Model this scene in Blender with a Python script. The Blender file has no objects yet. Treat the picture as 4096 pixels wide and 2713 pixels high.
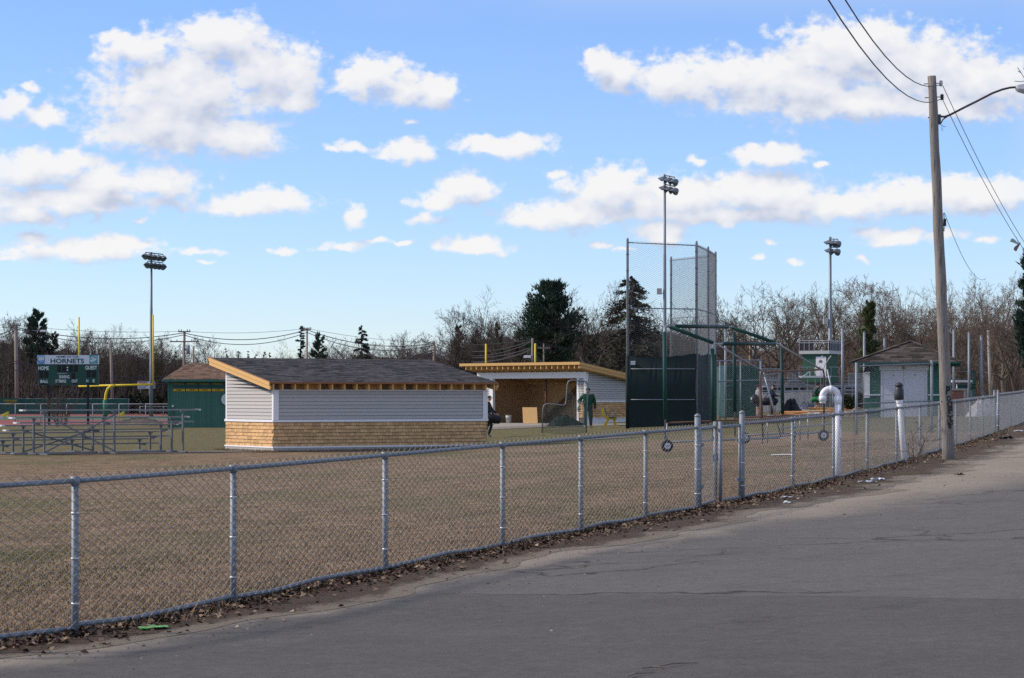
import bpy, bmesh, math, random
import numpy as np
from mathutils import Vector, Matrix

random.seed(7); np.random.seed(7)
SC = bpy.context.scene
COL = SC.collection
FPX, EYE, HOR = 9450.0, 1.91, 1590.0      # focal length in photo pixels, eye height, horizon row
R = math.radians

# ------------------------------------------------------------------ camera
cam_d = bpy.data.cameras.new('camera'); cam = bpy.data.objects.new('camera', cam_d); COL.objects.link(cam)
cam.location = (0, 0, EYE); cam.rotation_euler = (R(90), 0, 0)
cam_d.sensor_width = 36; cam_d.lens = 36 * FPX / 4096
cam_d.shift_y = (HOR - 2713 / 2) / 4096
cam_d.clip_start = 0.3; cam_d.clip_end = 6000
SC.camera = cam

# ------------------------------------------------------------------ view, sun, sky
SC.view_settings.view_transform = 'Standard'; SC.view_settings.look = 'None'
SC.view_settings.exposure = 0.0; SC.view_settings.gamma = 1
SUN = Vector((-1.0, 0.06, 0.74)).normalized()          # towards the sun
sun_d = bpy.data.lights.new('sun', 'SUN'); sun_d.energy = 3.9; sun_d.angle = R(6); sun_d.color = (1, .87, .71)
sun = bpy.data.objects.new('sun', sun_d); COL.objects.link(sun)
sun.rotation_euler = SUN.to_track_quat('Z', 'Y').to_euler()

W = bpy.data.worlds.new('World'); SC.world = W; W.use_nodes = True
wn, wl = W.node_tree.nodes, W.node_tree.links
wn.clear()
def nd(tree, typ, **kw):
    n = tree.nodes.new(typ)
    for k, v in kw.items(): setattr(n, k, v)
    return n
def math_n(tree, op, a=None, b=None, c=None, clamp=False):
    n = tree.nodes.new('ShaderNodeMath'); n.operation = op; n.use_clamp = clamp
    for i, x in enumerate((a, b, c)):
        if x is None: continue
        if isinstance(x, (int, float)): n.inputs[i].default_value = x
        else: tree.links.new(x, n.inputs[i])
    return n.outputs[0]
def vmath(tree, op, a=None, b=None, c=None):
    n = tree.nodes.new('ShaderNodeVectorMath'); n.operation = op
    for i, x in enumerate((a, b, c)):
        if x is None: continue
        if isinstance(x, (tuple, list)): n.inputs[i].default_value = x
        else: tree.links.new(x, n.inputs[i])
    return n.outputs['Value'] if op in ('DOT_PRODUCT', 'LENGTH') else n.outputs[0]
# cumulus clouds: bearing (thousandths), height (thousandths), half width, half height
CL = [(560,190,150,62),(880,150,190,80),(1040,290,230,130),(740,360,350,150),(640,500,250,110),(930,540,190,70),(1190,410,80,50),(470,150,75,32),
 (1480,310,120,85),(1620,350,170,62),(1740,370,80,52),(120,680,260,72),(420,730,200,55),(650,730,170,62),(250,800,440,50),(90,860,190,42),
 (1000,815,230,38),(1110,795,105,42),(30,430,85,60),(175,470,85,36),(110,350,60,25),(130,955,80,30),(330,1005,270,36),(500,975,140,30),
 (2400,250,60,58),(2470,290,75,70),(2700,320,170,75),(2900,310,260,85),(3150,330,330,120),(3420,220,300,120),(3640,270,330,130),(3900,330,300,105),(3400,410,420,60),(3750,420,400,50),
 (2430,760,150,85),(2300,855,240,52),(2150,880,120,35),(2700,790,240,80),(3050,775,280,85),(3350,820,280,55),(3620,790,230,68),(3930,780,260,66),(2950,860,420,32),
 (2010,580,190,38),(1640,605,105,38),(1400,588,85,28),(1640,492,48,18),(3070,615,150,40),(2790,637,45,24),(1870,755,120,52),(1740,805,90,40),(1720,880,120,28),
 (1420,870,38,46),(1370,985,140,26),(1890,980,130,34),(1600,970,70,14),(3580,950,150,32),(3790,940,130,28),(2640,935,100,40),(3090,970,35,17),(3170,1055,60,18),
 (3455,1040,40,18),(3940,955,60,22),(810,1010,120,20),(820,1052,50,10),(30,1030,45,15),(2410,985,60,14),(3040,1030,35,14),(1330,600,40,20),(1520,965,70,16),(1130,1000,90,16),(2230,700,60,16),(560,880,60,14),(3290,650,50,16),(2500,1000,60,12)]
def cloud_group():
    g = bpy.data.node_groups.new('cloud_field', 'ShaderNodeTree')
    g.interface.new_socket('P', in_out='INPUT', socket_type='NodeSocketVector')
    g.interface.new_socket('D', in_out='OUTPUT', socket_type='NodeSocketFloat')
    gi = g.nodes.new('NodeGroupInput'); go = g.nodes.new('NodeGroupOutput')
    p = gi.outputs[0]
    wz = nd(g, 'ShaderNodeTexNoise'); wz.inputs['Scale'].default_value = 95; wz.inputs['Detail'].default_value = 3
    g.links.new(p, wz.inputs['Vector'])
    warp = vmath(g, 'MULTIPLY_ADD', wz.outputs['Color'], (.009, .0075, 0), (-.0045, -.0037, 0))
    q = vmath(g, 'ADD', p, warp)
    acc = None
    for (x, y, a, b) in CL:
        cx, cy, sx, sy = (x - 2048) / FPX, (HOR - y) / FPX, FPX / (a * 1.22), FPX / (b * 1.28)
        e = vmath(g, 'MULTIPLY_ADD', q, (sx, sy, 0), (-cx * sx, -cy * sy, 0))
        d = vmath(g, 'LENGTH', e)
        if b < 30: d = math_n(g, 'ADD', d, .33)               # thin, half dissolved puffs
        acc = d if acc is None else math_n(g, 'SMOOTH_MIN', acc, d, .22)
    f = math_n(g, 'SUBTRACT', 1.0, acc)
    st = vmath(g, 'MULTIPLY', p, (1, 1.3, 1))
    for sc_, dt_, am_ in ((48, 2, .75), (120, 1.5, .55)):
        n1 = nd(g, 'ShaderNodeTexNoise'); n1.inputs['Scale'].default_value = sc_; n1.inputs['Detail'].default_value = dt_; n1.inputs['Roughness'].default_value = .55
        g.links.new(st, n1.inputs['Vector'])
        f = math_n(g, 'MULTIPLY_ADD', math_n(g, 'SUBTRACT', n1.outputs['Fac'], .5), am_ * 1.5, f)
    g.links.new(f, go.inputs[0])
    return g
T = W.node_tree
SKY_STR = .13
sky = nd(T, 'ShaderNodeTexSky'); sky.sky_type = 'NISHITA'; sky.sun_disc = False
sky.sun_elevation = math.asin(SUN.z); sky.sun_rotation = math.atan2(SUN.x, SUN.y)
sky.air_density = 1.0; sky.dust_density = 0.0; sky.ozone_density = 1.5; sky.altitude = 0
tc = nd(T, 'ShaderNodeTexCoord'); sep = nd(T, 'ShaderNodeSeparateXYZ'); wl.new(tc.outputs['Generated'], sep.inputs[0])
yy = math_n(T, 'MAXIMUM', sep.outputs['Y'], .02)
cmb = nd(T, 'ShaderNodeCombineXYZ'); wl.new(math_n(T, 'DIVIDE', sep.outputs['X'], yy), cmb.inputs[0]); wl.new(math_n(T, 'DIVIDE', sep.outputs['Z'], yy), cmb.inputs[1])
P0 = cmb.outputs[0]
cg = cloud_group()
nf = nd(T, 'ShaderNodeTexNoise'); nf.inputs['Scale'].default_value = 210; nf.inputs['Detail'].default_value = 7; nf.inputs['Roughness'].default_value = .6; wl.new(vmath(T, 'MULTIPLY', P0, (1, 1.3, 1)), nf.inputs['Vector'])
fine_c = math_n(T, 'SUBTRACT', nf.outputs['Fac'], .5)
g1 = nd(T, 'ShaderNodeGroup'); g1.node_tree = cg; wl.new(P0, g1.inputs[0])
g2 = nd(T, 'ShaderNodeGroup'); g2.node_tree = cg; wl.new(vmath(T, 'ADD', P0, (-.0035, .0085, 0)), g2.inputs[0])
# the rest of the sky (behind and above the camera) carries scattered cumulus, its cover thickened to whiten the fill light
n3 = nd(T, 'ShaderNodeTexNoise'); n3.inputs['Scale'].default_value = 4.5; n3.inputs['Detail'].default_value = 7
wl.new(vmath(T, 'MULTIPLY', tc.outputs['Generated'], (1, 1, 2.4)), n3.inputs['Vector'])
rest = math_n(T, 'MULTIPLY_ADD', n3.outputs['Fac'], 4.2, -2.12)
au = math_n(T, 'ABSOLUTE', math_n(T, 'DIVIDE', sep.outputs['X'], yy))
inx = math_n(T, 'MULTIPLY_ADD', au, -12.0, 12 * .29, clamp=True)
inz = math_n(T, 'MULTIPLY_ADD', math_n(T, 'DIVIDE', sep.outputs['Z'], yy), -12.0, 12 * .24, clamp=True)
iny = math_n(T, 'GREATER_THAN', sep.outputs['Y'], .03)
win = math_n(T, 'MULTIPLY', math_n(T, 'MULTIPLY', inx, inz), iny)
above = math_n(T, 'MULTIPLY_ADD', sep.outputs['Z'], 40.0, -.6, clamp=True)
def cover_of(x, sharp=None):
    mr = nd(T, 'ShaderNodeMapRange', interpolation_type='SMOOTHSTEP'); wl.new(x, mr.inputs[0]); mr.inputs[1].default_value = -.24; mr.inputs[2].default_value = .50
    if sharp is not None: wl.new(math_n(T, 'MULTIPLY_ADD', sharp, .08, -.27), mr.inputs[1]); wl.new(math_n(T, 'MULTIPLY_ADD', sharp, -.18, .60), mr.inputs[2])     # crisp sunlit tops, soft undersides
    return math_n(T, 'MULTIPLY', math_n(T, 'MULTIPLY', mr.outputs[0], .96), above)
# light from above and one side: compare the field here with the field a little nearer the sun
slope = math_n(T, 'MULTIPLY_ADD', fine_c, .65, math_n(T, 'SUBTRACT', g1.outputs[0], g2.outputs[0]))
sh = math_n(T, 'MULTIPLY_ADD', slope, .62, .56)
sh = math_n(T, 'SUBTRACT', sh, math_n(T, 'MULTIPLY', math_n(T, 'MAXIMUM', g2.outputs[0], 0.0), .13), clamp=True)
cr = nd(T, 'ShaderNodeValToRGB'); wl.new(sh, cr.inputs[0])
cr.color_ramp.elements[0].color = (.565, .605, .735, 1); cr.color_ramp.elements[1].color = (.94, .93, .925, 1)
cr.color_ramp.elements[0].position = .06; cr.color_ramp.elements[1].position = .92
ce = cr.color_ramp.elements.new(.47); ce.color = (.78, .80, .865, 1)
cbr = vmath(T, 'MULTIPLY', cr.outputs[0], (1 / SKY_STR, 1 / SKY_STR, 1 / SKY_STR))
tint = vmath(T, 'MULTIPLY', sky.outputs[0], (.785, .935, 1.34))
mx = nd(T, 'ShaderNodeMix', data_type='RGBA'); wl.new(cover_of(math_n(T, 'MULTIPLY_ADD', fine_c, 1.15, g1.outputs[0]), sh), mx.inputs[0]); wl.new(tint, mx.inputs[6]); wl.new(cbr, mx.inputs[7])
mx2 = nd(T, 'ShaderNodeMix', data_type='RGBA'); wl.new(cover_of(rest), mx2.inputs[0]); wl.new(tint, mx2.inputs[6]); mx2.inputs[7].default_value = (.87 / SKY_STR, .87 / SKY_STR, .90 / SKY_STR, 1)
bg = nd(T, 'ShaderNodeBackground'); wl.new(mx.outputs[2], bg.inputs[0]); bg.inputs[1].default_value = SKY_STR
bg2 = nd(T, 'ShaderNodeBackground'); wl.new(mx2.outputs[2], bg2.inputs[0]); bg2.inputs[1].default_value = SKY_STR
ms = nd(T, 'ShaderNodeMixShader'); wl.new(win, ms.inputs[0]); wl.new(bg2.outputs[0], ms.inputs[1]); wl.new(bg.outputs[0], ms.inputs[2])
wo = nd(T, 'ShaderNodeOutputWorld'); wl.new(ms.outputs[0], wo.inputs[0])
W.cycles.sampling_method = 'MANUAL'; W.cycles.sample_map_resolution = 512
SC.cycles.use_denoising = False; SC.cycles.max_bounces = 4; SC.cycles.diffuse_bounces = 2; SC.cycles.transparent_max_bounces = 8
SC.cycles.sample_clamp_indirect = 3; SC.cycles.sample_clamp_direct = 6

# ------------------------------------------------------------------ helpers
def G(x, y=0.0):
    t = x + 3.5
    g = .042 * (math.sqrt(t * t + 9) + t) / 2
    g = 1.7 * math.tanh(g / 1.7)
    def ss(a, b, v):
        v = min(1, max(0, (v - a) / (b - a))); return v * v * (3 - 2 * v)
    return g + .2 * ss(86, 108, y) * ss(-7, 2, x) * (1 - ss(170, 210, y))
def PX(px, py, Z):                       # the point that stands Z metres off in the direction of a photo pixel
    return Vector(((px - 2048) * Z / FPX, Z, EYE + (HOR - py) * Z / FPX))
def XY(px, Z): return ((px - 2048) * Z / FPX, Z)
def ON(px, Z):
    x = (px - 2048) * Z / FPX
    return Vector((x, Z, G(x, Z)))

MATS = {}
def M(name, col, rough=.75, var=.12, scale=5., metal=0., bump=0., bscale=60., isl=0., stretch=(1, 1, 1), spec=.3, col2=None, mixscale=None):
    if name in MATS: return MATS[name]
    m = bpy.data.materials.new(name); m.use_nodes = True; t = m.node_tree; b = t.nodes['Principled BSDF']
    b.inputs['Roughness'].default_value = rough; b.inputs['Metallic'].default_value = metal
    b.inputs['Specular IOR Level'].default_value = spec
    tcn = nd(t, 'ShaderNodeTexCoord'); mp = nd(t, 'ShaderNodeMapping'); mp.inputs['Scale'].default_value = stretch
    t.links.new(tcn.outputs['Object'], mp.inputs[0])
    n = nd(t, 'ShaderNodeTexNoise'); n.inputs['Scale'].default_value = scale; n.inputs['Detail'].default_value = 6; n.inputs['Roughness'].default_value = .65
    t.links.new(mp.outputs[0], n.inputs['Vector'])
    val = math_n(t, 'MULTIPLY_ADD', n.outputs['Fac'], 2 * var, 1 - var)
    if isl:
        ge = nd(t, 'ShaderNodeNewGeometry'); oi = nd(t, 'ShaderNodeObjectInfo')
        r = math_n(t, 'FRACT', math_n(t, 'ADD', ge.outputs['Random Per Island'], oi.outputs['Random']))
        val = math_n(t, 'ADD', val, math_n(t, 'MULTIPLY_ADD', r, 2 * isl, -isl))
    hv = nd(t, 'ShaderNodeHueSaturation'); t.links.new(val, hv.inputs['Value'])
    if col2:
        n2 = nd(t, 'ShaderNodeTexNoise'); n2.inputs['Scale'].default_value = mixscale or scale * .4; n2.inputs['Detail'].default_value = 4
        t.links.new(mp.outputs[0], n2.inputs['Vector'])
        mxx = nd(t, 'ShaderNodeMix', data_type='RGBA'); mxx.inputs[6].default_value = (*col, 1); mxx.inputs[7].default_value = (*col2, 1)
        t.links.new(math_n(t, 'MULTIPLY_ADD', n2.outputs['Fac'], 4, -1.5, clamp=True), mxx.inputs[0])
        t.links.new(mxx.outputs[2], hv.inputs['Color'])
    else: hv.inputs['Color'].default_value = (*col, 1)
    t.links.new(hv.outputs[0], b.inputs['Base Color'])
    if bump:
        n4 = nd(t, 'ShaderNodeTexNoise'); n4.inputs['Scale'].default_value = bscale; n4.inputs['Detail'].default_value = 4
        t.links.new(mp.outputs[0], n4.inputs['Vector'])
        bp = nd(t, 'ShaderNodeBump'); bp.inputs['Strength'].default_value = min(1, bump); bp.inputs['Distance'].default_value = .02 * max(1, bump)
        t.links.new(n4.outputs['Fac'], bp.inputs['Height']); t.links.new(bp.outputs[0], b.inputs['Normal'])
    MATS[name] = m
    return m

class MB:
    def __init__(s): s.v = []; s.f = []; s.m = []
    def add(s, vs, fs, mi=0):
        o = len(s.v); s.v += [tuple(p) for p in vs]; s.f += [tuple(o + i for i in q) for q in fs]; s.m += [mi] * len(fs); return s
    def hexa(s, p, mi=0):                 # 8 corners: bottom ring, top ring
        return s.add(p, [(0, 3, 2, 1), (4, 5, 6, 7), (0, 1, 5, 4), (1, 2, 6, 5), (2, 3, 7, 6), (3, 0, 4, 7)], mi)
    def box(s, x0, x1, y0, y1, z0, z1, mi=0):
        return s.hexa([(x0, y0, z0), (x1, y0, z0), (x1, y1, z0), (x0, y1, z0), (x0, y0, z1), (x1, y0, z1), (x1, y1, z1), (x0, y1, z1)], mi)
    def cbox(s, c, sx, sy, sz, M3=None, mi=0):
        pts = [Vector((a * sx / 2, b * sy / 2, d * sz / 2)) for d in (-1, 1) for a, b in ((-1, -1), (1, -1), (1, 1), (-1, 1))]
        if M3 is not None: pts = [M3 @ q for q in pts]
        return s.hexa([Vector(c) + q for q in pts], mi)
    def beam(s, a, b, w, h, mi=0):        # rectangular bar from a to b
        a, b = Vector(a), Vector(b); d = (b - a).normalized()
        sd = d.cross(Vector((0, 0, 1)))
        if sd.length < 1e-4: sd = Vector((1, 0, 0))
        sd.normalize(); up = sd.cross(d)
        pts = []
        for q in (a, b):
            for i, j in ((-1, -1), (1, -1), (1, 1), (-1, 1)): pts.append(q + sd * (i * w / 2) + up * (j * h / 2))
        return s.add(pts, [(0, 1, 2, 3), (7, 6, 5, 4), (0, 4, 5, 1), (1, 5, 6, 2), (2, 6, 7, 3), (3, 7, 4, 0)], mi)
    def tube(s, pts, r, n=8, caps=True, mi=0):
        pts = [Vector(p) for p in pts]; k = len(pts)
        rs = [r] * k if isinstance(r, (int, float)) else list(r)
        o = len(s.v); up = None
        for i, p in enumerate(pts):
            d = (pts[min(i + 1, k - 1)] - pts[max(i - 1, 0)])
            d = d.normalized() if d.length > 1e-9 else Vector((0, 0, 1))
            if up is None:
                up = d.orthogonal().normalized()
            up = (up - d * up.dot(d)); up = up.normalized() if up.length > 1e-6 else d.orthogonal().normalized()
            sd = d.cross(up)
            for j in range(n):
                a = 2 * math.pi * j / n
                s.v.append(tuple(p + (up * math.cos(a) + sd * math.sin(a)) * rs[i]))
        for i in range(k - 1):
            for j in range(n):
                s.f.append((o + i * n + j, o + i * n + (j + 1) % n, o + (i + 1) * n + (j + 1) % n, o + (i + 1) * n + j)); s.m.append(mi)
        if caps:
            s.f.append(tuple(o + j for j in range(n))[::-1]); s.m.append(mi)
            s.f.append(tuple(o + (k - 1) * n + j for j in range(n))); s.m.append(mi)
        return s
    def lathe(s, prof, n=16, c=(0, 0, 0), mi=0):   # prof: (radius, z)
        return s.tube([(c[0], c[1], c[2] + z) for _, z in prof], [max(r, 1e-4) for r, _ in prof], n, True, mi)
    def prism(s, poly, y0, y1, mi=0):      # polygon in x,z extruded along y
        n = len(poly)
        vs = [(x, y0, z) for x, z in poly] + [(x, y1, z) for x, z in poly]
        fs = [tuple(range(n)), tuple(range(2 * n - 1, n - 1, -1))] + [(i, i + n, (i + 1) % n + n, (i + 1) % n) for i in range(n)]
        return s.add(vs, fs, mi)
    def mesh(s, name, mats=(), smooth=False):
        me = bpy.data.meshes.new(name); me.from_pydata(s.v, [], s.f)
        if not isinstance(mats, (list, tuple)): mats = [mats]
        for m in mats: me.materials.append(m)
        if len(mats) > 1: me.polygons.foreach_set('material_index', s.m)
        if smooth: me.shade_smooth()
        me.update(); return me
    def build(s, name, mats=(), parent=None, smooth=False, loc=None, kind=None):
        return obj(name, s.mesh(name, mats, smooth), parent, loc, kind)
def obj(name, me, parent=None, loc=None, kind=None):
    o = bpy.data.objects.new(name, me); COL.objects.link(o)
    if parent is not None: o.parent = parent
    if loc is not None: o.location = loc
    if kind: o['kind'] = kind
    return o
def tag(o, label, cat, group=None):
    o['label'] = label; o['category'] = cat
    if group: o['group'] = group
    return o
def thing(name, label, cat, loc=(0, 0, 0), rz=0., group=None):
    o = bpy.data.objects.new(name, None); COL.objects.link(o); o.empty_display_size = .2
    o.location = loc; o.rotation_euler = (0, 0, rz)
    return tag(o, label, cat, group)
def struct(name, me): return obj(name, me, kind='structure')
def np_mesh(name, V, F, mats, mi=None):
    me = bpy.data.meshes.new(name); V = np.asarray(V, np.float32).reshape(-1, 3); F = np.asarray(F, np.int32)
    k = F.shape[1]
    me.vertices.add(len(V)); me.vertices.foreach_set('co', V.ravel())
    me.loops.add(F.size); me.loops.foreach_set('vertex_index', F.ravel())
    me.polygons.add(len(F)); me.polygons.foreach_set('loop_start', np.arange(0, F.size, k, dtype=np.int32))
    for m in (mats if isinstance(mats, (list, tuple)) else [mats]): me.materials.append(m)
    if mi is not None: me.polygons.foreach_set('material_index', np.asarray(mi, np.int32))
    me.update(calc_edges=True); me.validate(); return me
def text_mesh(txt, w, h, mat, name='lettering', bold=0.0):
    cu = bpy.data.curves.new('t', 'FONT'); cu.body = txt; cu.extrude = .004; cu.offset = bold; cu.resolution_u = 3
    cu.align_x = 'CENTER'; cu.align_y = 'CENTER'
    o = bpy.data.objects.new('t', cu); COL.objects.link(o)
    dg = bpy.context.evaluated_depsgraph_get(); dg.update()
    me = bpy.data.meshes.new_from_object(o.evaluated_get(dg)); bpy.data.objects.remove(o); bpy.data.curves.remove(cu)
    co = np.empty(len(me.vertices) * 3, np.float32); me.vertices.foreach_get('co', co); co = co.reshape(-1, 3)
    lo, hi = co.min(0), co.max(0); c = (lo + hi) / 2; e = np.maximum(hi - lo, 1e-5)
    out = np.stack([(co[:, 0] - c[0]) / e[0] * w, -co[:, 2], (co[:, 1] - c[1]) / e[1] * h], 1).astype(np.float32)
    me.vertices.foreach_set('co', out.ravel()); me.materials.clear(); me.materials.append(mat); me.name = name; me.update()
    return me
def lettering(parent, txt, w, h, x, y, z, mat, name='lettering', bold=0.0):   # faces -y
    return obj(name, text_mesh(txt, w, h, mat, name, bold), parent, (x, y, z))
def arc(c, r, a0, a1, n, ax=('x', 'z')):
    out = []
    for i in range(n + 1):
        a = a0 + (a1 - a0) * i / n; p = [c[0], c[1], c[2]]
        p['xyz'.index(ax[0])] += r * math.cos(a); p['xyz'.index(ax[1])] += r * math.sin(a); out.append(tuple(p))
    return out

# chain link: interlocked zigzag wires between two path functions
def chain_link(pos, s0, s1, h0, h1, w=.073, hh=.0365, r=.0027, lift=None):
    """pos(s) -> (x, y, ground z); wires from s0 to s1, heights h0..h1 (numbers or functions of s)."""
    n = max(2, int(round((s1 - s0) / w))); w = (s1 - s0) / n
    V = []; F = []
    samp = [pos(s0 + i * w) for i in range(n + 2)]
    nb = 0
    for i in range(n):
        p0, p1 = samp[i], samp[i + 1]
        t = Vector((p1[0] - p0[0], p1[1] - p0[1], 0)).normalized(); nr = Vector((t.y, -t.x, 0))
        H1 = h1(s0 + i * w) if callable(h1) else h1
        k = max(2, int(round((H1 - h0) / hh)))
        kk = np.arange(k + 1); odd = (kk + i) % 2
        A = np.array(p0); B = np.array(p1)
        c = np.where(odd[:, None] == 0, A[None], B[None]); c = c.astype(float)
        c[:, 2] += h0 + (H1 - h0) * kk / k
        dep = np.where(odd == 0, .6, -.6) * r
        c[:, :2] += dep[:, None] * np.array([nr.x, nr.y])[None]
        ring = [np.array([nr.x, nr.y, 0]) * r, np.array([t.x * .87, t.y * .87, .5]) * r - np.array([nr.x, nr.y, 0]) * r * .5, -np.array([t.x * .87, t.y * .87, .5]) * r - np.array([nr.x, nr.y, 0]) * r * .5]
        v = np.stack([c + q[None] for q in ring], 1).reshape(-1, 3)
        V.append(v)
        b = nb + 3 * np.arange(k)
        for j in range(3):
            j2 = (j + 1) % 3
            F.append(np.stack([b + j, b + j2, b + 3 + j2, b + 3 + j], 1))
        nb += 3 * (k + 1)
    return np.concatenate(V), np.concatenate(F)

# common materials
galv = M('galvanised_steel', (.235, .262, .295), .6, .25, 9, metal=.35, spec=.4)
wire = M('galvanised_wire', (.27, .29, .315), .55, .15, 20, metal=.4)
alu = M('weathered_aluminium', (.24, .248, .255), .5, .12, 7, metal=.45)
black_m = M('black_plastic', (.015, .015, .018), .55, .2, 10)
white_trim = M('white_trim_paint', (.80, .80, .82), .5, .04, 3)
# ================================================================== GROUND, ROAD
C4 = [-2.45489978, -0.25773856, 0.05956386, -0.09402703, 0.03658644]
def fz(u): return 1 / np.polyval(C4, u)
_u = np.linspace(-.2167, .2167, 260); _pts = [(u * fz(u), fz(u)) for u in _u]
d0 = Vector((_pts[0][0] - _pts[8][0], _pts[0][1] - _pts[8][1])).normalized(); d1 = Vector((_pts[-1][0] - _pts[-8][0], _pts[-1][1] - _pts[-8][1])).normalized()
_pts = [(_pts[0][0] + d0.x * k, _pts[0][1] + d0.y * k) for k in np.linspace(34, .4, 50)] + _pts + [(_pts[-1][0] + d1.x * k, _pts[-1][1] + d1.y * k) for k in np.linspace(.6, 150, 90)]
FP = np.array(_pts); FS = np.concatenate([[0], np.cumsum(np.hypot(*np.diff(FP, axis=0).T))])
def fpos(s):
    x = float(np.interp(s, FS, FP[:, 0])); y = float(np.interp(s, FS, FP[:, 1])); return (x, y, G(x, y))
_ok = FP[:, 1] > 6
_rat, _rs = (FP[:, 0] / FP[:, 1])[_ok], FS[_ok]
def s_at(px): return float(np.interp((px - 2048) / FPX, _rat, _rs))     # arc length where the fence crosses a bearing

def pos_nodes(t):
    ge = nd(t, 'ShaderNodeNewGeometry'); sp = nd(t, 'ShaderNodeSeparateXYZ'); t.links.new(ge.outputs['Position'], sp.inputs[0]); return ge.outputs['Position'], sp.outputs
def noise(t, vec, scale, detail=5, rough=.6, stretch=None):
    n = nd(t, 'ShaderNodeTexNoise'); n.inputs['Scale'].default_value = scale; n.inputs['Detail'].default_value = detail; n.inputs['Roughness'].default_value = rough
    if stretch: vec = vmath(t, 'MULTIPLY', vec, stretch)
    t.links.new(vec, n.inputs['Vector']); return n.outputs['Fac']
def mixc(t, fac, a, b):
    m = nd(t, 'ShaderNodeMix', data_type='RGBA')
    for i, x in ((0, fac), (6, a), (7, b)):
        if isinstance(x, (int, float)): m.inputs[i].default_value = x
        elif isinstance(x, tuple): m.inputs[i].default_value = (*x, 1)
        else: t.links.new(x, m.inputs[i])
    return m.outputs[2]
def newmat(name, rough=.95, spec=.15):
    m = bpy.data.materials.new(name); m.use_nodes = True; b = m.node_tree.nodes['Principled BSDF']
    b.inputs['Roughness'].default_value = rough; b.inputs['Specular IOR Level'].default_value = spec; MATS[name] = m
    return m, m.node_tree, b
def ramp(t, x, lo, hi): 
    r = nd(t, 'ShaderNodeMapRange', interpolation_type='SMOOTHSTEP'); t.links.new(x, r.inputs[0]); r.inputs[1].default_value = lo; r.inputs[2].default_value = hi; return r.outputs[0]

gm, t, b = newmat('winter_lawn')
pos, xyz = pos_nodes(t)
straw = mixc(t, ramp(t, noise(t, pos, 1.3, 6), .35, .68), (.262, .184, .112), (.160, .113, .070))
green = mixc(t, noise(t, pos, 3.0, 4), (.088, .092, .032), (.150, .138, .058))
far = ramp(t, xyz[1], 78, 100)
patch = noise(t, pos, .16, 5, .62, (1, .55, 1))
gfac = ramp(t, math_n(t, 'ADD', patch, math_n(t, 'MULTIPLY', far, .34)), .47, .64)
fine = noise(t, pos, 34, 6, .75)
col = mixc(t, math_n(t, 'MULTIPLY', gfac, .80), straw, green)
bare = ramp(t, noise(t, pos, .45, 6, .7, (1, .6, 1)), .62, .74)
col = mixc(t, math_n(t, 'MULTIPLY', bare, .55), col, (.135, .105, .082))
tuft = math_n(t, 'MULTIPLY_ADD', noise(t, pos, 2.4, 5, .7), 1.3, math_n(t, 'MULTIPLY_ADD', noise(t, pos, 7.5, 5, .7), .9, -.60))
hv = nd(t, 'ShaderNodeHueSaturation'); t.links.new(col, hv.inputs['Color'])
t.links.new(math_n(t, 'ADD', math_n(t, 'MULTIPLY_ADD', fine, 1.1, .45), math_n(t, 'MULTIPLY_ADD', tuft, 1.0, -.5)), hv.inputs['Value']); t.links.new(hv.outputs[0], b.inputs['Base Color'])
bp = nd(t, 'ShaderNodeBump'); bp.inputs['Strength'].default_value = .9; bp.inputs['Distance'].default_value = .05
t.links.new(math_n(t, 'ADD', noise(t, pos, 14, 5, .7), tuft), bp.inputs['Height']); t.links.new(bp.outputs[0], b.inputs['Normal'])

xs = np.unique(np.concatenate([np.linspace(-1600, -60, 24), np.linspace(-60, 60, 160), np.linspace(60, 1600, 24)]))
ys = np.unique(np.concatenate([np.linspace(-60, 0, 8), np.linspace(0, 260, 110), np.linspace(260, 3200, 40)]))
V = [(x, y, G(x, y) - .014) for y in ys for x in xs]; nx = len(xs)
F = [(j * nx + i, j * nx + i + 1, (j + 1) * nx + i + 1, (j + 1) * nx + i) for j in range(len(ys) - 1) for i in range(nx - 1)]
ground = struct('ground', np_mesh('ground', V, F, gm))

# road: one sheet that follows the fence; 'off' is the distance from the fence line
rm, t, b = newmat('asphalt', .9, .2)
pos, xyz = pos_nodes(t)
at = nd(t, 'ShaderNodeAttribute', attribute_name='off'); off = at.outputs['Fac']
at2 = nd(t, 'ShaderNodeAttribute', attribute_name='run'); run = at2.outputs['Fac']
agg = noise(t, pos, 42, 5, .85); mid = noise(t, pos, 2.2, 6, .65); big = noise(t, pos, .3, 5, .6)
asp = mixc(t, mid, (.086, .081, .075), (.135, .127, .118))
asp = mixc(t, ramp(t, big, .35, .7), asp, (.112, .106, .098))
# newer, darker lift of asphalt on the camera side of a seam
seam = math_n(t, 'MULTIPLY_ADD', xyz[0], -.55, 20.9)
seam = math_n(t, 'ADD', seam, math_n(t, 'MULTIPLY_ADD', noise(t, pos, .35, 5), 1.0, -.5))
new = ramp(t, math_n(t, 'SUBTRACT', seam, xyz[1]), -.05, .10)
asp = mixc(t, math_n(t, 'MULTIPLY', new, .48), asp, (.060, .057, .054))
line = math_n(t, 'SUBTRACT', 1.0, ramp(t, math_n(t, 'ABSOLUTE', math_n(t, 'SUBTRACT', seam, xyz[1])), .0, .05))
asp = mixc(t, math_n(t, 'MULTIPLY', line, .6), asp, (.03, .03, .03))
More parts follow.
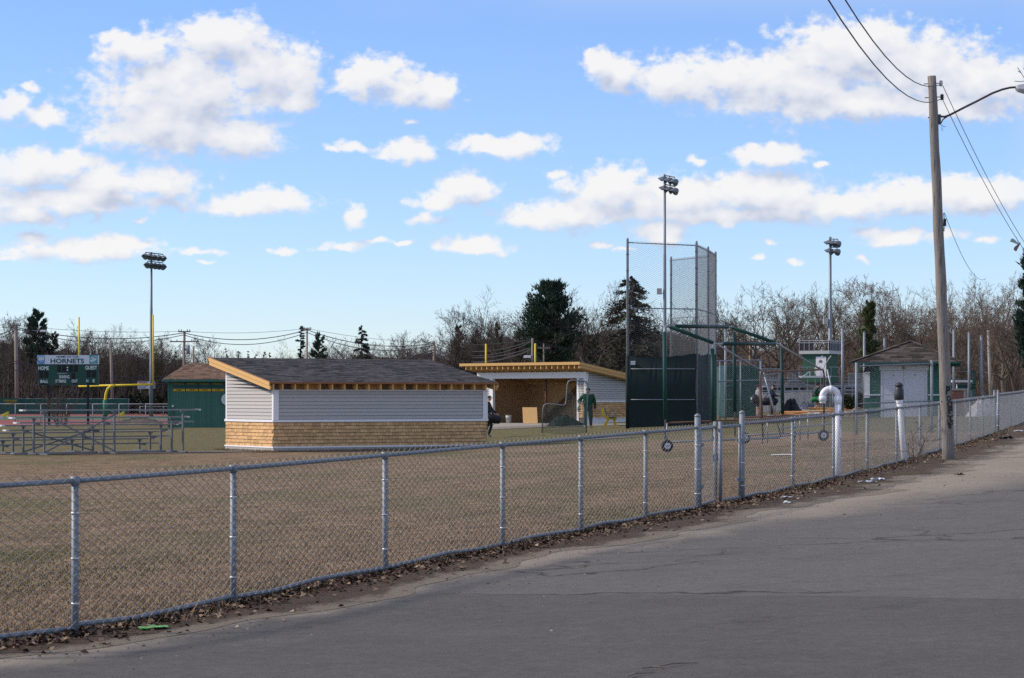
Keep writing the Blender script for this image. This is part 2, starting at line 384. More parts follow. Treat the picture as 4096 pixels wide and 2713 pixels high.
# cracks
wob = nd(t, 'ShaderNodeTexNoise'); wob.inputs['Scale'].default_value = 1.7; wob.inputs['Detail'].default_value = 6; t.links.new(pos, wob.inputs['Vector'])
pw = vmath(t, 'ADD', pos, vmath(t, 'MULTIPLY_ADD', wob.outputs['Color'], (1.1, 1.1, 0), (-.55, -.55, 0)))
for sc, thr, lo, hi in ((.19, .012, .40, .54), (.50, .018, .50, .60)):
    vo = nd(t, 'ShaderNodeTexVoronoi', feature='DISTANCE_TO_EDGE'); vo.inputs['Scale'].default_value = sc; t.links.new(vmath(t, 'MULTIPLY', pw, (.75, 1, 0)), vo.inputs['Vector'])
    ck = math_n(t, 'SUBTRACT', 1.0, ramp(t, vo.outputs['Distance'], 0.0, thr))
    msk = ramp(t, noise(t, pos, .33, 3), lo, hi)
    ck = math_n(t, 'MULTIPLY', ck, math_n(t, 'MULTIPLY', msk, math_n(t, 'SUBTRACT', 1.0, math_n(t, 'MULTIPLY', new, .8))))
    asp = mixc(t, math_n(t, 'MULTIPLY', ck, .85), asp, (.022, .020, .019))
speck = ramp(t, agg, .56, .70)
asp = mixc(t, math_n(t, 'MULTIPLY', speck, .42), asp, (.30, .29, .28))
asp = mixc(t, math_n(t, 'MULTIPLY', ramp(t, noise(t, pos, 30, 4, .8), .56, .66), .38), asp, (.05, .05, .05))
asp = mixc(t, math_n(t, 'MULTIPLY', ramp(t, noise(t, pos, .55, 6, .72, (.5, 1, 1)), .52, .70), .45), asp, (.064, .060, .056))
asp = mixc(t, math_n(t, 'MULTIPLY', ramp(t, noise(t, pos, .8, 6, .75, (1, .6, 1)), .56, .72), .35), asp, (.165, .152, .135))
rough_ = nd(t, 'ShaderNodeHueSaturation'); t.links.new(asp, rough_.inputs['Color']); t.links.new(math_n(t, 'ADD', math_n(t, 'MULTIPLY_ADD', noise(t, pos, 7, 9, .95), 1.9, .05), math_n(t, 'MULTIPLY_ADD', noise(t, pos, .9, 5, .7), .5, -.25)), rough_.inputs['Value']); asp = rough_.outputs[0]
# wind-blown sand over the shoulder
edge = math_n(t, 'SUBTRACT', off, math_n(t, 'MULTIPLY_ADD', noise(t, pos, .55, 7, .65, (1, .45, 1)), 3.0, -1.5))
sw = math_n(t, 'MULTIPLY_ADD', ramp(t, run, 38, 66), 3.4, 1.15)
sand_f = math_n(t, 'SUBTRACT', 1.0, ramp(t, math_n(t, 'DIVIDE', edge, sw), .50, 1.25))
sand = mixc(t, noise(t, pos, 1.4, 6), (.235, .200, .155), (.310, .268, .210))
sand = mixc(t, ramp(t, noise(t, pos, 60, 4, .8), .6, .72), sand, (.15, .125, .095))
col = mixc(t, math_n(t, 'MULTIPLY', sand_f, .86), asp, sand)
t.links.new(col, b.inputs['Base Color'])
bp = nd(t, 'ShaderNodeBump'); bp.inputs['Strength'].default_value = .55; bp.inputs['Distance'].default_value = .006
t.links.new(math_n(t, 'ADD', agg, math_n(t, 'MULTIPLY', mid, 1.5)), bp.inputs['Height']); t.links.new(bp.outputs[0], b.inputs['Normal'])

dm, t, b = newmat('verge_soil')
pos, xyz = pos_nodes(t); at = nd(t, 'ShaderNodeAttribute', attribute_name='off'); off = at.outputs['Fac']
soil = mixc(t, noise(t, pos, 3, 6, .7), (.066, .047, .034), (.130, .098, .072))
soil = mixc(t, ramp(t, noise(t, pos, 38, 5, .75), .55, .72), soil, (.20, .15, .11))
soil = mixc(t, ramp(t, noise(t, pos, 22, 4, .75), .60, .7), soil, (.028, .020, .016))
moss = math_n(t, 'MULTIPLY', ramp(t, noise(t, pos, .5, 4), .56, .68), ramp(t, xyz[1], 26, 33))
soil = mixc(t, math_n(t, 'MULTIPLY', moss, .55), soil, (.10, .098, .035))
rel = nd(t, 'ShaderNodeAttribute', attribute_name='rel').outputs['Fac']
fr_ = ramp(t, math_n(t, 'ADD', rel, math_n(t, 'MULTIPLY_ADD', noise(t, pos, 3.2, 7, .75, (1, .4, 1)), 1.7, -.85)), .92, 1.30)
snd = mixc(t, noise(t, pos, 1.4, 6), (.235, .200, .155), (.310, .268, .210))
snd = mixc(t, ramp(t, noise(t, pos, 60, 4, .8), .6, .72), snd, (.15, .125, .095))
soil = mixc(t, math_n(t, 'MULTIPLY', fr_, .86), soil, snd)
t.links.new(soil, b.inputs['Base Color'])
bp = nd(t, 'ShaderNodeBump'); bp.inputs['Strength'].default_value = 1; bp.inputs['Distance'].default_value = .04
t.links.new(noise(t, pos, 26, 5, .8), bp.inputs['Height']); t.links.new(bp.outputs[0], b.inputs['Normal'])

def strip(name, offs, lift, mat, fine=1, wob=0.):
    S = np.unique(np.concatenate([np.linspace(0, FS[-1], 240 * fine), np.linspace(34, 110, 260 * fine)]))
    V = []; O = []; RN = []; RL = []
    dx, dy = .944, -.33
    for s in S:
        x, y, _ = fpos(s)
        if wob: ww = 1 + .16 * math.sin(s * .7) + .12 * math.sin(s * 1.7) + .05 * math.sin(s * 4.1 + 1)
        else: ww = 1
        wid = (np.interp(s, [30, 60], [.46, 1.15]) * ww) if wob else 1
        for o in offs:
            o2 = o * wid if wob and o > 0 else o
            px, py = x + dx * o2, y + dy * o2
            V.append((px, py, G(px, py) + (lift if not wob or o < 1.3 else .003))); O.append(o2); RN.append(s); RL.append(o)
    k = len(offs); F = [(j * k + i, j * k + i + 1, (j + 1) * k + i + 1, (j + 1) * k + i) for j in range(len(S) - 1) for i in range(k - 1)]
    me = np_mesh(name, V, F, mat)
    for nm, arr in (('off', O), ('run', RN), ('rel', RL)):
        a = me.attributes.new(nm, 'FLOAT', 'POINT'); a.data.foreach_set('value', np.array(arr, np.float32))
    return struct(name, me)
strip('road', [.25, .6, 1, 1.5, 2, 2.6, 3.3, 4.2, 5.2, 6.5, 8, 10, 13, 17, 22, 30, 45, 70, 120, 200], 0.0, rm)
strip('verge', [-.45, -.2, 0, .3, .6, .85, 1.05, 1.25, 1.5], .010, dm, 3, 1.)

def sheet(name, poly, lift, mat):
    bm = bmesh.new(); vs = [bm.verts.new((x, y, 0)) for x, y in poly]; bm.faces.new(vs)
    bmesh.ops.triangulate(bm, faces=bm.faces[:]); 
    for _ in range(4): bmesh.ops.subdivide_edges(bm, edges=[e for e in bm.edges if e.calc_length() > 2.5], cuts=1)
    for v in bm.verts: v.co.z = G(v.co.x, v.co.y) + lift
    me = bpy.data.meshes.new(name); bm.to_mesh(me); bm.free(); me.materials.append(mat)
    return struct(name, me)
track_m = M('red_rubber_track', (.235, .062, .055), .95, .2, 1.5)
turf_m = M('synthetic_turf', (.060, .105, .048), .95, .25, .8)
path_m = M('path_asphalt', (.15, .145, .142), .95, .2, 3)
gravel_m = M('grey_gravel', (.20, .185, .165), .98, .3, 4, bump=.5)
sheet('running_track', [(-110, 163), (-18, 163), (-18, 199), (-110, 199)], .004, track_m)
sheet('turf_field', [(-110, 199), (-8, 199), (-8, 243), (-110, 243)], .006, turf_m)
sheet('running_track', [(-110, 243), (-8, 243), (-8, 268), (-110, 268)], .004, track_m)
U31, V31 = Vector((math.cos(R(31)), math.sin(R(31)))), Vector((-math.sin(R(31)), math.cos(R(31))))
def quadp(o, u0, u1, v0, v1): return [tuple(Vector(o) + U31 * a + V31 * c) for a, c in ((u0, v0), (u1, v0), (u1, v1), (u0, v1))]
sheet('footpath', quadp((-8.27, 82), -9, 16, .9, 2.6), .004, path_m)
sheet('gravel_apron', [XY(1880, 121), XY(2520, 113), XY(2520, 119), XY(2345, 125.6), XY(1900, 131.5)], .004, gravel_m)
sheet('dirt_lot', [XY(2960, 118), XY(3480, 112), XY(3520, 128), XY(3000, 134)], .004, M('trampled_dirt', (.17, .135, .10), .98, .3, 2, bump=.6))
line_w = M('field_paint', (.7, .71, .7), .9, .1, 4)
sheet('field_line', [(-60, 210), (-26, 210), (-26, 210.5), (-60, 210.5)], .012, line_w)
sheet('field_line', [(-110, 199), (-18, 199), (-18, 199.25), (-110, 199.25)], .014, line_w)
sheet('track_line', [(-110, 166), (-18, 166), (-18, 166.2), (-110, 166.2)], .010, line_w)
sheet('foul_line', [XY(3085, 60.5), XY(3162, 60.3), XY(3166, 60.9), XY(3084, 61.1)], .006, line_w)

# ------------------------------------------------------------------ grass and leaves
def blades(name, n, region, hmin, hmax, wd, mats, weights, lean=.5, patchy=False):
    P = region(n); n = len(P)
    h = np.random.uniform(hmin, hmax, n); a = np.random.uniform(0, 2 * np.pi, n); la = np.random.uniform(0, 2 * np.pi, n); ln = np.random.uniform(0, lean, n) * h
    w = np.random.uniform(.6, 1.3, n) * wd
    ax = np.stack([np.cos(a), np.sin(a), 0 * a], 1) * w[:, None] / 2
    tip = P + np.stack([np.cos(la) * ln, np.sin(la) * ln, h], 1)
    V = np.stack([P - ax, P + ax, tip], 1).reshape(-1, 3); F = np.arange(3 * n).reshape(-1, 3)
    mi = np.random.choice(len(mats), n, p=weights)
    if patchy:
        s_ = 1.2 * np.sin(P[:, 0] * .9 + 1.3 * np.sin(P[:, 1] * .35)) + np.sin(P[:, 1] * .42 + P[:, 0] * .5) + .7 * np.sin(P[:, 0] * 2.3 - P[:, 1] * .8) + np.random.normal(0, .55, n)
        mi = np.where(s_ > .60, 2, np.where(np.random.random(n) < .25, 1, 0))
    o = obj(name, np_mesh(name, V, F, mats, mi), kind='stuff'); return o
def Gv(x, y): return np.array([G(a, c) for a, c in zip(x, y)])
def lawn(n):
    u = np.random.uniform(-.225, .17, n); q = np.random.uniform(0, 1, n)
    z0 = 1 / np.polyval(C4, u); z1 = np.maximum(z0 + 6, 74)
    iz = 1 / z0 + (1 / z1 - 1 / z0) * q ** 1.0; Y = 1 / iz; X = u * Y; keep = (Y > z0 * 1.012)
    X, Y = X[keep], Y[keep]
    return np.stack([X, Y, Gv(X, Y) - .014], 1)
straw1 = M('dry_grass', (.25, .176, .106), .9, .25, 3, isl=.18); straw2 = M('pale_dry_grass', (.30, .222, .14), .9, .2, 3, isl=.18); grn1 = M('green_grass', (.125, .113, .046), .9, .2, 3, isl=.35)
tag(blades('grass', 170000, lawn,   .010, .030, .011, [straw1, straw2, grn1], [.50, .24, .26], .9, True), 'short brown winter grass behind the chain link fence', 'grass')
def fence_edge(n):
    s = np.random.uniform(30, 105, n); P = np.array([fpos(v) for v in s]); o = np.abs(np.random.normal(0, .13, n)) * np.sign(np.random.uniform(-1, .6, n))
    P[:, 0] += .944 * o; P[:, 1] -= .33 * o; keep = (np.sin(s * .9) + np.sin(s * 2.3) + np.random.uniform(-1.6, 1.6, n)) > .2
    return P[keep]
tag(blades('grass', 9000, fence_edge, .06, .20, .010, [straw1, straw2, grn1], [.6, .3, .1], .9), 'tall dry grass tufts along the foot of the roadside fence', 'grass')
def base_grass(n):
    t_ = np.random.uniform(-.1, 1.15, n); k = np.random.random(n) < .75; off_ = np.abs(np.random.normal(0, .12, n)) + .03
    o0 = np.array([-8.27, 82.]); U = np.array([U31.x, U31.y]); Vv = np.array([V31.x, V31.y])
    P2 = np.where(k[:, None], o0 + U * (t_ * 8.56)[:, None] - Vv * off_[:, None], o0 + Vv * (t_ * 4.)[:, None] - U * off_[:, None])
    return np.stack([P2[:, 0], P2[:, 1], Gv(P2[:, 0], P2[:, 1]) - .014], 1)
tag(blades('grass', 5000, base_grass, .04, .13, .012, [straw1, straw2, grn1], [.6, .25, .15], .8), 'longer dry grass fringing the foot of the near dugout walls', 'grass')
def leaf_litter(name, n, spread, size):
    s = np.concatenate([np.random.uniform(31, 60, n * 3 // 4), np.random.uniform(60, 95, n - n * 3 // 4)]); n = len(s)
    P = np.array([fpos(v) for v in s]); o = np.random.exponential(spread, n) - .06
    P[:, 0] += .944 * o; P[:, 1] -= .33 * o; P[:, 2] = Gv(P[:, 0], P[:, 1]) + .012 + np.random.uniform(0, .05, n) * np.exp(-np.abs(o) * 5)
    a = np.random.uniform(0, 6.283, n); sz = np.random.uniform(.5, 1.2, n) * size
    e1 = np.stack([np.cos(a), np.sin(a), np.random.uniform(-.5, .5, n)], 1) * sz[:, None] / 2
    e2 = np.stack([-np.sin(a), np.cos(a), np.random.uniform(-.6, .9, n)], 1) * sz[:, None] * .33
    up = np.stack([0 * a, 0 * a, np.random.uniform(.1, .5, n) * sz * .4], 1)
    V = np.stack([P - e1, P + e2 + up, P + e1, P - e2 + up], 1).reshape(-1, 3)
    V[:, 2] = np.maximum(V[:, 2], Gv(V[:, 0], V[:, 1]) + .008)
    F = np.arange(4 * n).reshape(-1, 4)
    return obj(name, np_mesh(name, V, F, [M('dead_leaf_dark', (.070, .040, .026), .8, .3, 8, isl=.4), M('dead_leaf_tan', (.21, .145, .095), .8, .3, 8, isl=.4), M('dead_leaf_pale', (.34, .27, .20), .8, .2, 8, isl=.3)], np.random.choice(3, n, p=[.62, .32, .06])), kind='stuff')
tag(leaf_litter('leaves', 11000, .17, .062), 'brown dead leaves drifted against the foot of the fence', 'leaves')

# ================================================================== ROADSIDE FENCE
POSTS1 = [-420, 0 - 260, 300, 933, 1540, 2010, 2323, 2582, 2790]
POSTS2 = [2968, 3170, 3334, 3468, 3586, 3680, 3757, 3823, 3880, 3930, 3978]
POSTS3 = [3992, 4040, 4080, 4115]
def fence_run(label, posts, ends, h=1.22, mesh_w=.073, base=None):
    base = base or fpos
    ss = [s_at(p) for p in posts]
    o = Vector(base(ss[0])); root = thing('chain_link_fence', label, 'fence', o, 0)
    L = lambda p: (p[0] - o.x, p[1] - o.y, p[2] - o.z)
    for i, s in enumerate(ss):
        p = base(s); m = MB(); end = (i in ends)
        hh = 1.36 if end else h - .025
        m.tube([(0, 0, -.3), (0, 0, hh)], .044 if end else .0275, 10)
        if end: m.tube([(0, 0, hh), (0, 0, hh + .02), (0, 0, hh + .045)], [.048, .046, .015], 10)
        ob = m.build('post', galv, root, True, L(p))
        for zz in (.25, .6, .95):
            MB().tube([(0, 0, zz - .008), (0, 0, zz + .008)], .049 if end else .0315, 10).build('tie_band', M('bright_band', (.6, .62, .64), .4, .1, 5, metal=.4), ob, True)
        if not end: MB().tube([(0, 0, h - .055), (0, 0, h + .012)], .036, 10).build('rail_cap', galv, ob, True)
    for i in range(len(ss) - 1):
        n = max(2, int((ss[i + 1] - ss[i]) / .8)); seg = [L(base(ss[i] + (ss[i + 1] - ss[i]) * k / n)) for k in range(n + 1)]
        sag = [(.016 * math.sin(k * 2.1 + i)) for k in range(n + 1)]
        MB().tube([(x, y, z + h - .02) for x, y, z in seg], .021, 9).build('top_rail', galv, root, True)
        MB().tube([(x, y, z + .075 + sg) for (x, y, z), sg in zip(seg, sag)], .021, 9).build('bottom_rail', galv, root, True)
    V, F = chain_link(lambda s: L(tuple(np.array(base(s)) + np.array([.026, -.012, 0]))), ss[0], ss[-1], .03, h + .04, mesh_w)
    ob = obj('wire_mesh', np_mesh('wire_mesh', V, F, wire), root, kind='stuff')
    return root
fence_run('low galvanised chain link fence beside the road, ending at the walk gate', POSTS1, {8})
fence_run('low chain link fence running from the walk gate past the white vent pipes', POSTS2, {0, 10})
fence_run('far stretch of low chain link fence beyond the double end posts', POSTS3, {0}, 1.26)

# walk gate: two leaves that stand a little open, away from the road
def gate_leaf(label, a, b, flip):
    a, b = Vector(a), Vector(b); root = thing('gate', label, 'gate', a, 0); d = b - a; Ln = math.hypot(d.x, d.y)
    q = lambda s, h: (d.x * s, d.y * s, d.z * s + h)
    fr = MB()
    h0, h1 = .08, 1.20
    rr = .024
    MB().tube([q(.03, h0), q(.03, h1)], rr, 8).build('stile', galv, root, True)
    MB().tube([q(.99, h0), q(.99, h1 + .06)], rr * 1.25, 8).build('stile', galv, root, True)
    MB().tube([q(.03, h0), q(.99, h0)], rr, 8).build('bottom_rail', galv, root, True)
    MB().tube([q(.03, h1 - .02), q(.99, h1 - .02)], rr, 8).build('top_rail', galv, root, True)
    pos = lambda s: (d.x * s / Ln + .02, d.y * s / Ln - .01, d.z * s / Ln)
    V, F = chain_link(pos, .03, Ln - .02, .06, 1.24)
    obj('wire_mesh', np_mesh('wire_mesh', V, F, wire), root, kind='stuff')
    for h in (.35, .95): MB().cbox(q(-.01 if Ln else 0, h), .13, .09, .05).build('hinge', galv, root)
    if flip: MB().cbox(q(1.0, .72), .10, .08, .10).build('latch', galv, root); MB().cbox(q(1.0, 1.02), .14, .06, .04).build('latch_bar', galv, root)
    return root
ga, gc = fpos(s_at(2797)), fpos(s_at(2961))
u = (2862 - 2048) / FPX; gz = 35.55; gb = (u * gz, gz, G(u * gz, gz))
gate_leaf('narrow chain link gate leaf with a latch, hinged on the tall post', ga, gb, True)
gate_leaf('wider chain link gate leaf swung inward between latch and far gate post', gc, (gb[0] + .06, gb[1] - .1, gb[2]), False)

# ================================================================== UTILITY POLE AND STREET LAMP
pole_wood, t, b = newmat('weathered_pole_wood', .9, .1)
tcx = nd(t, 'ShaderNodeTexCoord'); ov = tcx.outputs['Object']
wcol = mixc(t, noise(t, ov, 5, 6, .7, (6, 6, .35)), (.175, .155, .138), (.335, .31, .285))
wcol = mixc(t, ramp(t, noise(t, ov, 16, 5, .7, (3, 3, .12)), .53, .64), wcol, (.065, .055, .047))
wcol = mixc(t, ramp(t, noise(t, ov, 9, 2, .5), .72, .76), wcol, (.03, .025, .02))
t.links.new(wcol, b.inputs['Base Color'])
bp = nd(t, 'ShaderNodeBump'); bp.inputs['Strength'].default_value = .8; bp.inputs['Distance'].default_value = .015
t.links.new(noise(t, ov, 14, 5, .7, (4, 4, .15)), bp.inputs['Height']); t.links.new(bp.outputs[0], b.inputs['Normal'])
PZ = 52.0
pb = PX(3795, 1838, PZ); pt = PX(3727, 305, PZ); pb.z = G(pb.x, pb.y) - .02
pole = thing('utility_pole', 'leaning weathered wooden utility pole with dark lettering beside the road', 'utility pole', pb)
ptl = pt - pb
m = MB(); ks = 26
m.tube([ptl * (k / ks) + Vector((.005 * math.sin(k * 1.1), .005 * math.cos(k * .9), 0)) + (Vector((0, 0, -.4)) if k == 0 else Vector()) for k in range(ks + 1)], [.138 + (.092 - .138) * (k / ks) + .003 * math.sin(k * 1.7) for k in range(ks + 1)], 20)
trunk = m.build('pole_shaft', pole_wood, pole, True)
def pp(px, py, dz=0.): return PX(px, py, PZ + dz) - pb
paint_k = M('black_spray_paint', (.022, .026, .024), .8, .3, 30); paint_g = M('green_spray_paint', (.03, .075, .05), .8, .3, 30)
def on_pole(me_name, txt, w, h, px, py, mat, rot=0.):
    me = text_mesh(txt, w, h, mat, me_name, .03); c = np.empty(len(me.vertices) * 3, np.float32); me.vertices.foreach_get('co', c); c = c.reshape(-1, 3)
    if rot: c[:, 0], c[:, 2] = c[:, 0] * math.cos(rot) - c[:, 2] * math.sin(rot), c[:, 0] * math.sin(rot) + c[:, 2] * math.cos(rot)
    q = pp(px, py); fr = max(0, q.z / ptl.z); ax = ptl * fr; rad = (.138 + (.092 - .138) * fr) + .013
    xx = c[:, 0] + q.x - ax.x; xx = np.clip(xx, -rad * .999, rad * .999)
    out = np.stack([ax.x + xx, ax.y - np.sqrt(rad * rad - xx * xx) - np.clip(-c[:, 1], 0, 1) * .2, q.z + c[:, 2]], 1).astype(np.float32)
    me.vertices.foreach_set('co', out.ravel()); me.update(); return obj('graffiti_lettering', me, pole)
on_pole('graffiti', 'P', .105, .18, 3788, 1562, paint_k, -.08); on_pole('graffiti', 'O', .11, .115, 3791, 1594, paint_k); on_pole('graffiti', 'O', .12, .13, 3796, 1617, paint_k)
on_pole('graffiti', 'P', .105, .18, 3799, 1641, paint_k, -.05); on_pole('graffiti', 'H', .15, .15, 3797, 1674, paint_k, 1.57); on_pole('graffiti', 'F', .13, .14, 3800, 1699, paint_k, .35)
def frame_line(pts, name='graffiti_outline'):
    m = MB()
    for (x0, y0), (x1, y1) in zip(pts, pts[1:]):
        n = 6; pl = []
        for k in range(n + 1):
            q = pp(x0 + (x1 - x0) * k / n, y0 + (y1 - y0) * k / n); fr = q.z / ptl.z; ax = ptl * fr; rad = .138 - .046 * fr + .009
            dx = max(-rad * .99, min(rad * .99, q.x - ax.x)); pl.append((ax.x + dx, ax.y - math.sqrt(rad * rad - dx * dx), q.z))
        m.tube(pl, .0055, 4)
    m.build(name, paint_g, pole)
frame_line([(3779, 1545), (3803, 1544), (3806, 1600), (3808, 1652)]); frame_line([(3779, 1545), (3783, 1600), (3787, 1650), (3808, 1652)])
iron = M('dark_iron', (.045, .045, .05), .55, .2, 12, metal=.5); porc = M('porcelain', (.55, .56, .58), .3, .05, 4); arm_m = M('brown_steel_arm', (.085, .070, .075), .5, .15, 6, metal=.4)
for (px, py, mt) in ((3764, 333, porc), (3768, 388, iron)):
    q = pp(px, py); m = MB(); m.tube([q + Vector((-.38, 0, -.02)), q + Vector((-.02, 0, 0))], .010, 6); m.build('bolt', iron, pole)
    e = MB().lathe([(.02, -.07), (.045, -.06), (.028, -.03), (.05, -.01), (.03, .015), (.045, .04), (.02, .06)], 12, q); e.build('insulator', mt, pole, True)
MB().tube([pp(3712, 471) , pp(3735, 471)], .012, 6).build('bolt', iron, pole)
lampr = pole                                  # the arm is bolted to the pole
m = MB(); m.cbox(pp(3758, 478), .05, .07, .22).tube([pp(3760, 466), pp(3784, 468)], .022, 8).tube([pp(3762, 496), pp(3772, 478), pp(3790, 466)], .014, 8); m.build('lamp_bracket', arm_m, pole)
apts = [(3776, 469), (3800, 460), (3850, 434), (3910, 404), (3970, 373), (4010, 358), (4040, 351), (4066, 349), (4092, 349)]
MB().tube([pp(*a) for a in apts], .024, 10).build('lamp_arm', arm_m, pole, True)
m = MB(); q = pp(4062, 350)
sec = [(0, .045, .03, -.045), (.05, .08, .05, -.095), (.22, .13, .075, -.14), (.5, .14, .07, -.13), (.68, .10, .045, -.07)]
vs = []; fs = []
for (x, w, zt, zb) in sec: vs += [(q.x + x, q.y - w, q.z + zb * .4), (q.x + x, q.y - w * .7, q.z + zt), (q.x + x, q.y + w * .7, q.z + zt), (q.x + x, q.y + w, q.z + zb * .4), (q.x + x, q.y + w * .6, q.z + zb), (q.x + x, q.y - w * .6, q.z + zb)]
for i in range(len(sec) - 1):
    for j in range(6): fs.append((i * 6 + j, i * 6 + (j + 1) % 6, i * 6 + 6 + (j + 1) % 6, i * 6 + 6 + j))
fs += [tuple(range(6))[::-1], tuple(range((len(sec) - 1) * 6, len(sec) * 6))]
m.add(vs, fs); m.build('lamp_head', M('lamp_grey_metal', (.42, .46, .50), .5, .08, 6, metal=.2), pole)
MB().tube([pp(3766, 500), pp(3776, 508), pp(3783, 506)], .006, 5).tube([pp(3762, 492), pp(3768, 524), pp(3773, 512)], .004, 5).build('loose_wire', iron, pole)
MB().cbox(pp(3779, 890), .055, .06, .16).tube([pp(3775, 852), pp(3777, 880), pp(3776, 926)], .010, 6).build('cable_clamp', iron, pole)
def wire_obj(label, a, c, sag, r=.009, n=24, name='overhead_wire', group=None, mat=None):
    a, c = Vector(a), Vector(c); pts = [a.lerp(c, k / n) - a - Vector((0, 0, 4 * sag * (k / n) * (1 - k / n))) for k in range(n + 1)]
    o = MB().tube(pts, r, 6).build(name, mat or M('cable_black', (.05, .05, .055), .6, .1, 3), None, True, a); tag(o, label, 'wire', group); return o
wire_obj('upper overhead wire sagging from the pole top insulator across the road', PX(3762, 338, PZ), (-4.2, -8, 8.73), 2.29)
wire_obj('lower overhead wire sagging from the second insulator across the road', PX(3766, 395, PZ), (-4.2, -8, 8.39), 2.29)
def thru(label, a, px, py, Zm, Ze, r=.008):      # from a through a bearing at depth Zm and on to depth Ze
    a = Vector(a); mid = PX(px, py, Zm); tt = (Zm - a.y) / (Ze - a.y); ex = a.x + (mid.x - a.x) / tt; sag = .5
    ez = (mid.z + 4 * sag * tt * (1 - tt) - a.z * (1 - tt)) / tt
    return wire_obj(label, a, (ex, Ze, ez), sag, r)
thru('upper wire running down from the pole top past the street lamp arm', PX(3772, 345, PZ), 4096, 968, 70, 84)
thru('lower wire with hanging shoes running away from the utility pole', PX(3772, 402, PZ), 4096, 1000, 70, 84)
thru('thin service cable dropping from the clamp on the pole shaft', PX(3778, 852, PZ), 3905, 1108, 80, 96, .007)
# a pair of shoes tied over the wire
sp = PX(4066, 966, 68.3); shoe = thing('pair_of_shoes', 'pair of old shoes dangling by laces from the overhead wire', 'shoes', sp)
for dx, rz, zz in ((-.07, .35, -.04), (.05, -1.1, -.17)):
    m = MB(); pr = [(-.13, .05, .02), (-.12, .045, .09), (-.04, .04, .10), (.04, .045, .06), (.12, .045, .035), (.15, .02, .02)]
    vs = []; fs = []
    for x, w, h in pr: vs += [(x, -w, 0), (x, w, 0), (x, w * .6, h), (x, -w * .6, h)]
    for i in range(5):
        for j in range(4): fs.append((4 * i + j, 4 * i + (j + 1) % 4, 4 * i + 4 + (j + 1) % 4, 4 * i + 4 + j))
    fs += [(3, 2, 1, 0), (20, 21, 22, 23)]
    Rm = Matrix.Rotation(rz, 3, 'Y'); vs = [Rm @ Vector(v) + Vector((dx, 0, zz)) for v in vs]
    m.add(vs, fs); m.build('shoe', M('shoe_pale_green' if dx < 0 else 'shoe_brown', (.35, .42, .38) if dx < 0 else (.16, .10, .09), .8), shoe)
MB().tube([(-.07, 0, .03), (0, 0, .13), (.05, 0, -.06)], .006, 5).build('laces', white_trim, shoe)

# ================================================================== VENT PIPES
pvc = M('white_pvc', (.80, .80, .83), .35, .04, 3, spec=.5); purple = M('purple_primer', (.16, .09, .36), .6, .2, 20)
vz = 44.6; vb = ON(3352, vz); vent = thing('vent_pipe', 'white plastic vent pipe bent over like a cane behind the fence', 'vent pipe', vb)
ztop = PX(0, 1586, vz).z - vb.z; rp = .060
MB().tube([(0, 0, -.2), (0, 0, ztop - .12)], rp, 20).build('riser', pvc, vent, True)
MB().tube([(0, 0, ztop - .14), (0, 0, ztop - .135), (0, 0, ztop), (0, 0, ztop + .005)], [.060, .072, .072, .064], 20).build('coupling', pvc, vent, True)
rb = .135
MB().tube(arc((-rb, 0, ztop), rb, 0, math.pi / 2, 10), rp, 18).build('elbow', pvc, vent, True)
MB().tube([(-rb + .03, 0, ztop + rb), (-rb + .025, 0, ztop + rb), (-rb - .025, 0, ztop + rb), (-rb - .03, 0, ztop + rb)], [.062, .070, .070, .062], 18).build('coupling', pvc, vent, True)
MB().tube(arc((-rb - .02, 0, ztop), rb, math.pi / 2, math.pi, 10), rp, 18).build('elbow', pvc, vent, True)
MB().tube([(-2 * rb - .02, 0, ztop + .01), (-2 * rb - .02, 0, ztop - .09)], [.071, .071], 18).build('coupling', pvc, vent, True)
MB().tube([(-2 * rb - .02, 0, ztop - .09), (-2 * rb - .02, 0, ztop - .13)], [.056, .056], 18).build('stub', pvc, vent, True)
for (dx, z0, z1) in ((.045, .55, .75), (.04, .95, 1.28), (.05, .22, .3), (.02, 1.22, 1.24), (.045, ztop + .03, ztop + .09)):
    m = MB(); r2 = rp + .0025 if z0 < ztop - .2 else rp + .016; pl = [(dx + .012 * math.sin(k * 2.3), -math.sqrt(max(0.0001, r2 * r2 - (dx + .012 * math.sin(k * 2.3)) ** 2)), z0 + (z1 - z0) * k / 5) for k in range(6)]
    m.tube(pl, .006, 5); m.build('purple_scrawl', purple, vent)
vz = 51.0; vb = ON(3621, vz); vent2 = thing('vent_pipe', 'leaning white plastic pipe topped with a black vent cap', 'vent pipe', vb)
tp = PX(3596, 1590, vz) - vb
MB().tube([(0, 0, -.2), tp], .062, 18).build('riser', pvc, vent2, True)
MB().tube([tp * .90, tp * .905, tp * .99, tp * .995], [.064, .072, .072, .064], 18).build('coupling', pvc, vent2, True)
MB().lathe([(.068, -.06), (.102, -.04), (.106, .08), (.098, .10), (.098, .16), (.088, .18), (.078, .22), (.07, .235)], 18, tp).build('cap_body', M('dark_grey_plastic', (.040, .043, .050), .5, .1, 6), vent2, True)
MB().lathe([(.082, .235), (.092, .24), (.084, .28), (.058, .31), (.02, .325)], 18, tp).build('cap_dome', MATS['dark_grey_plastic'], vent2, True)

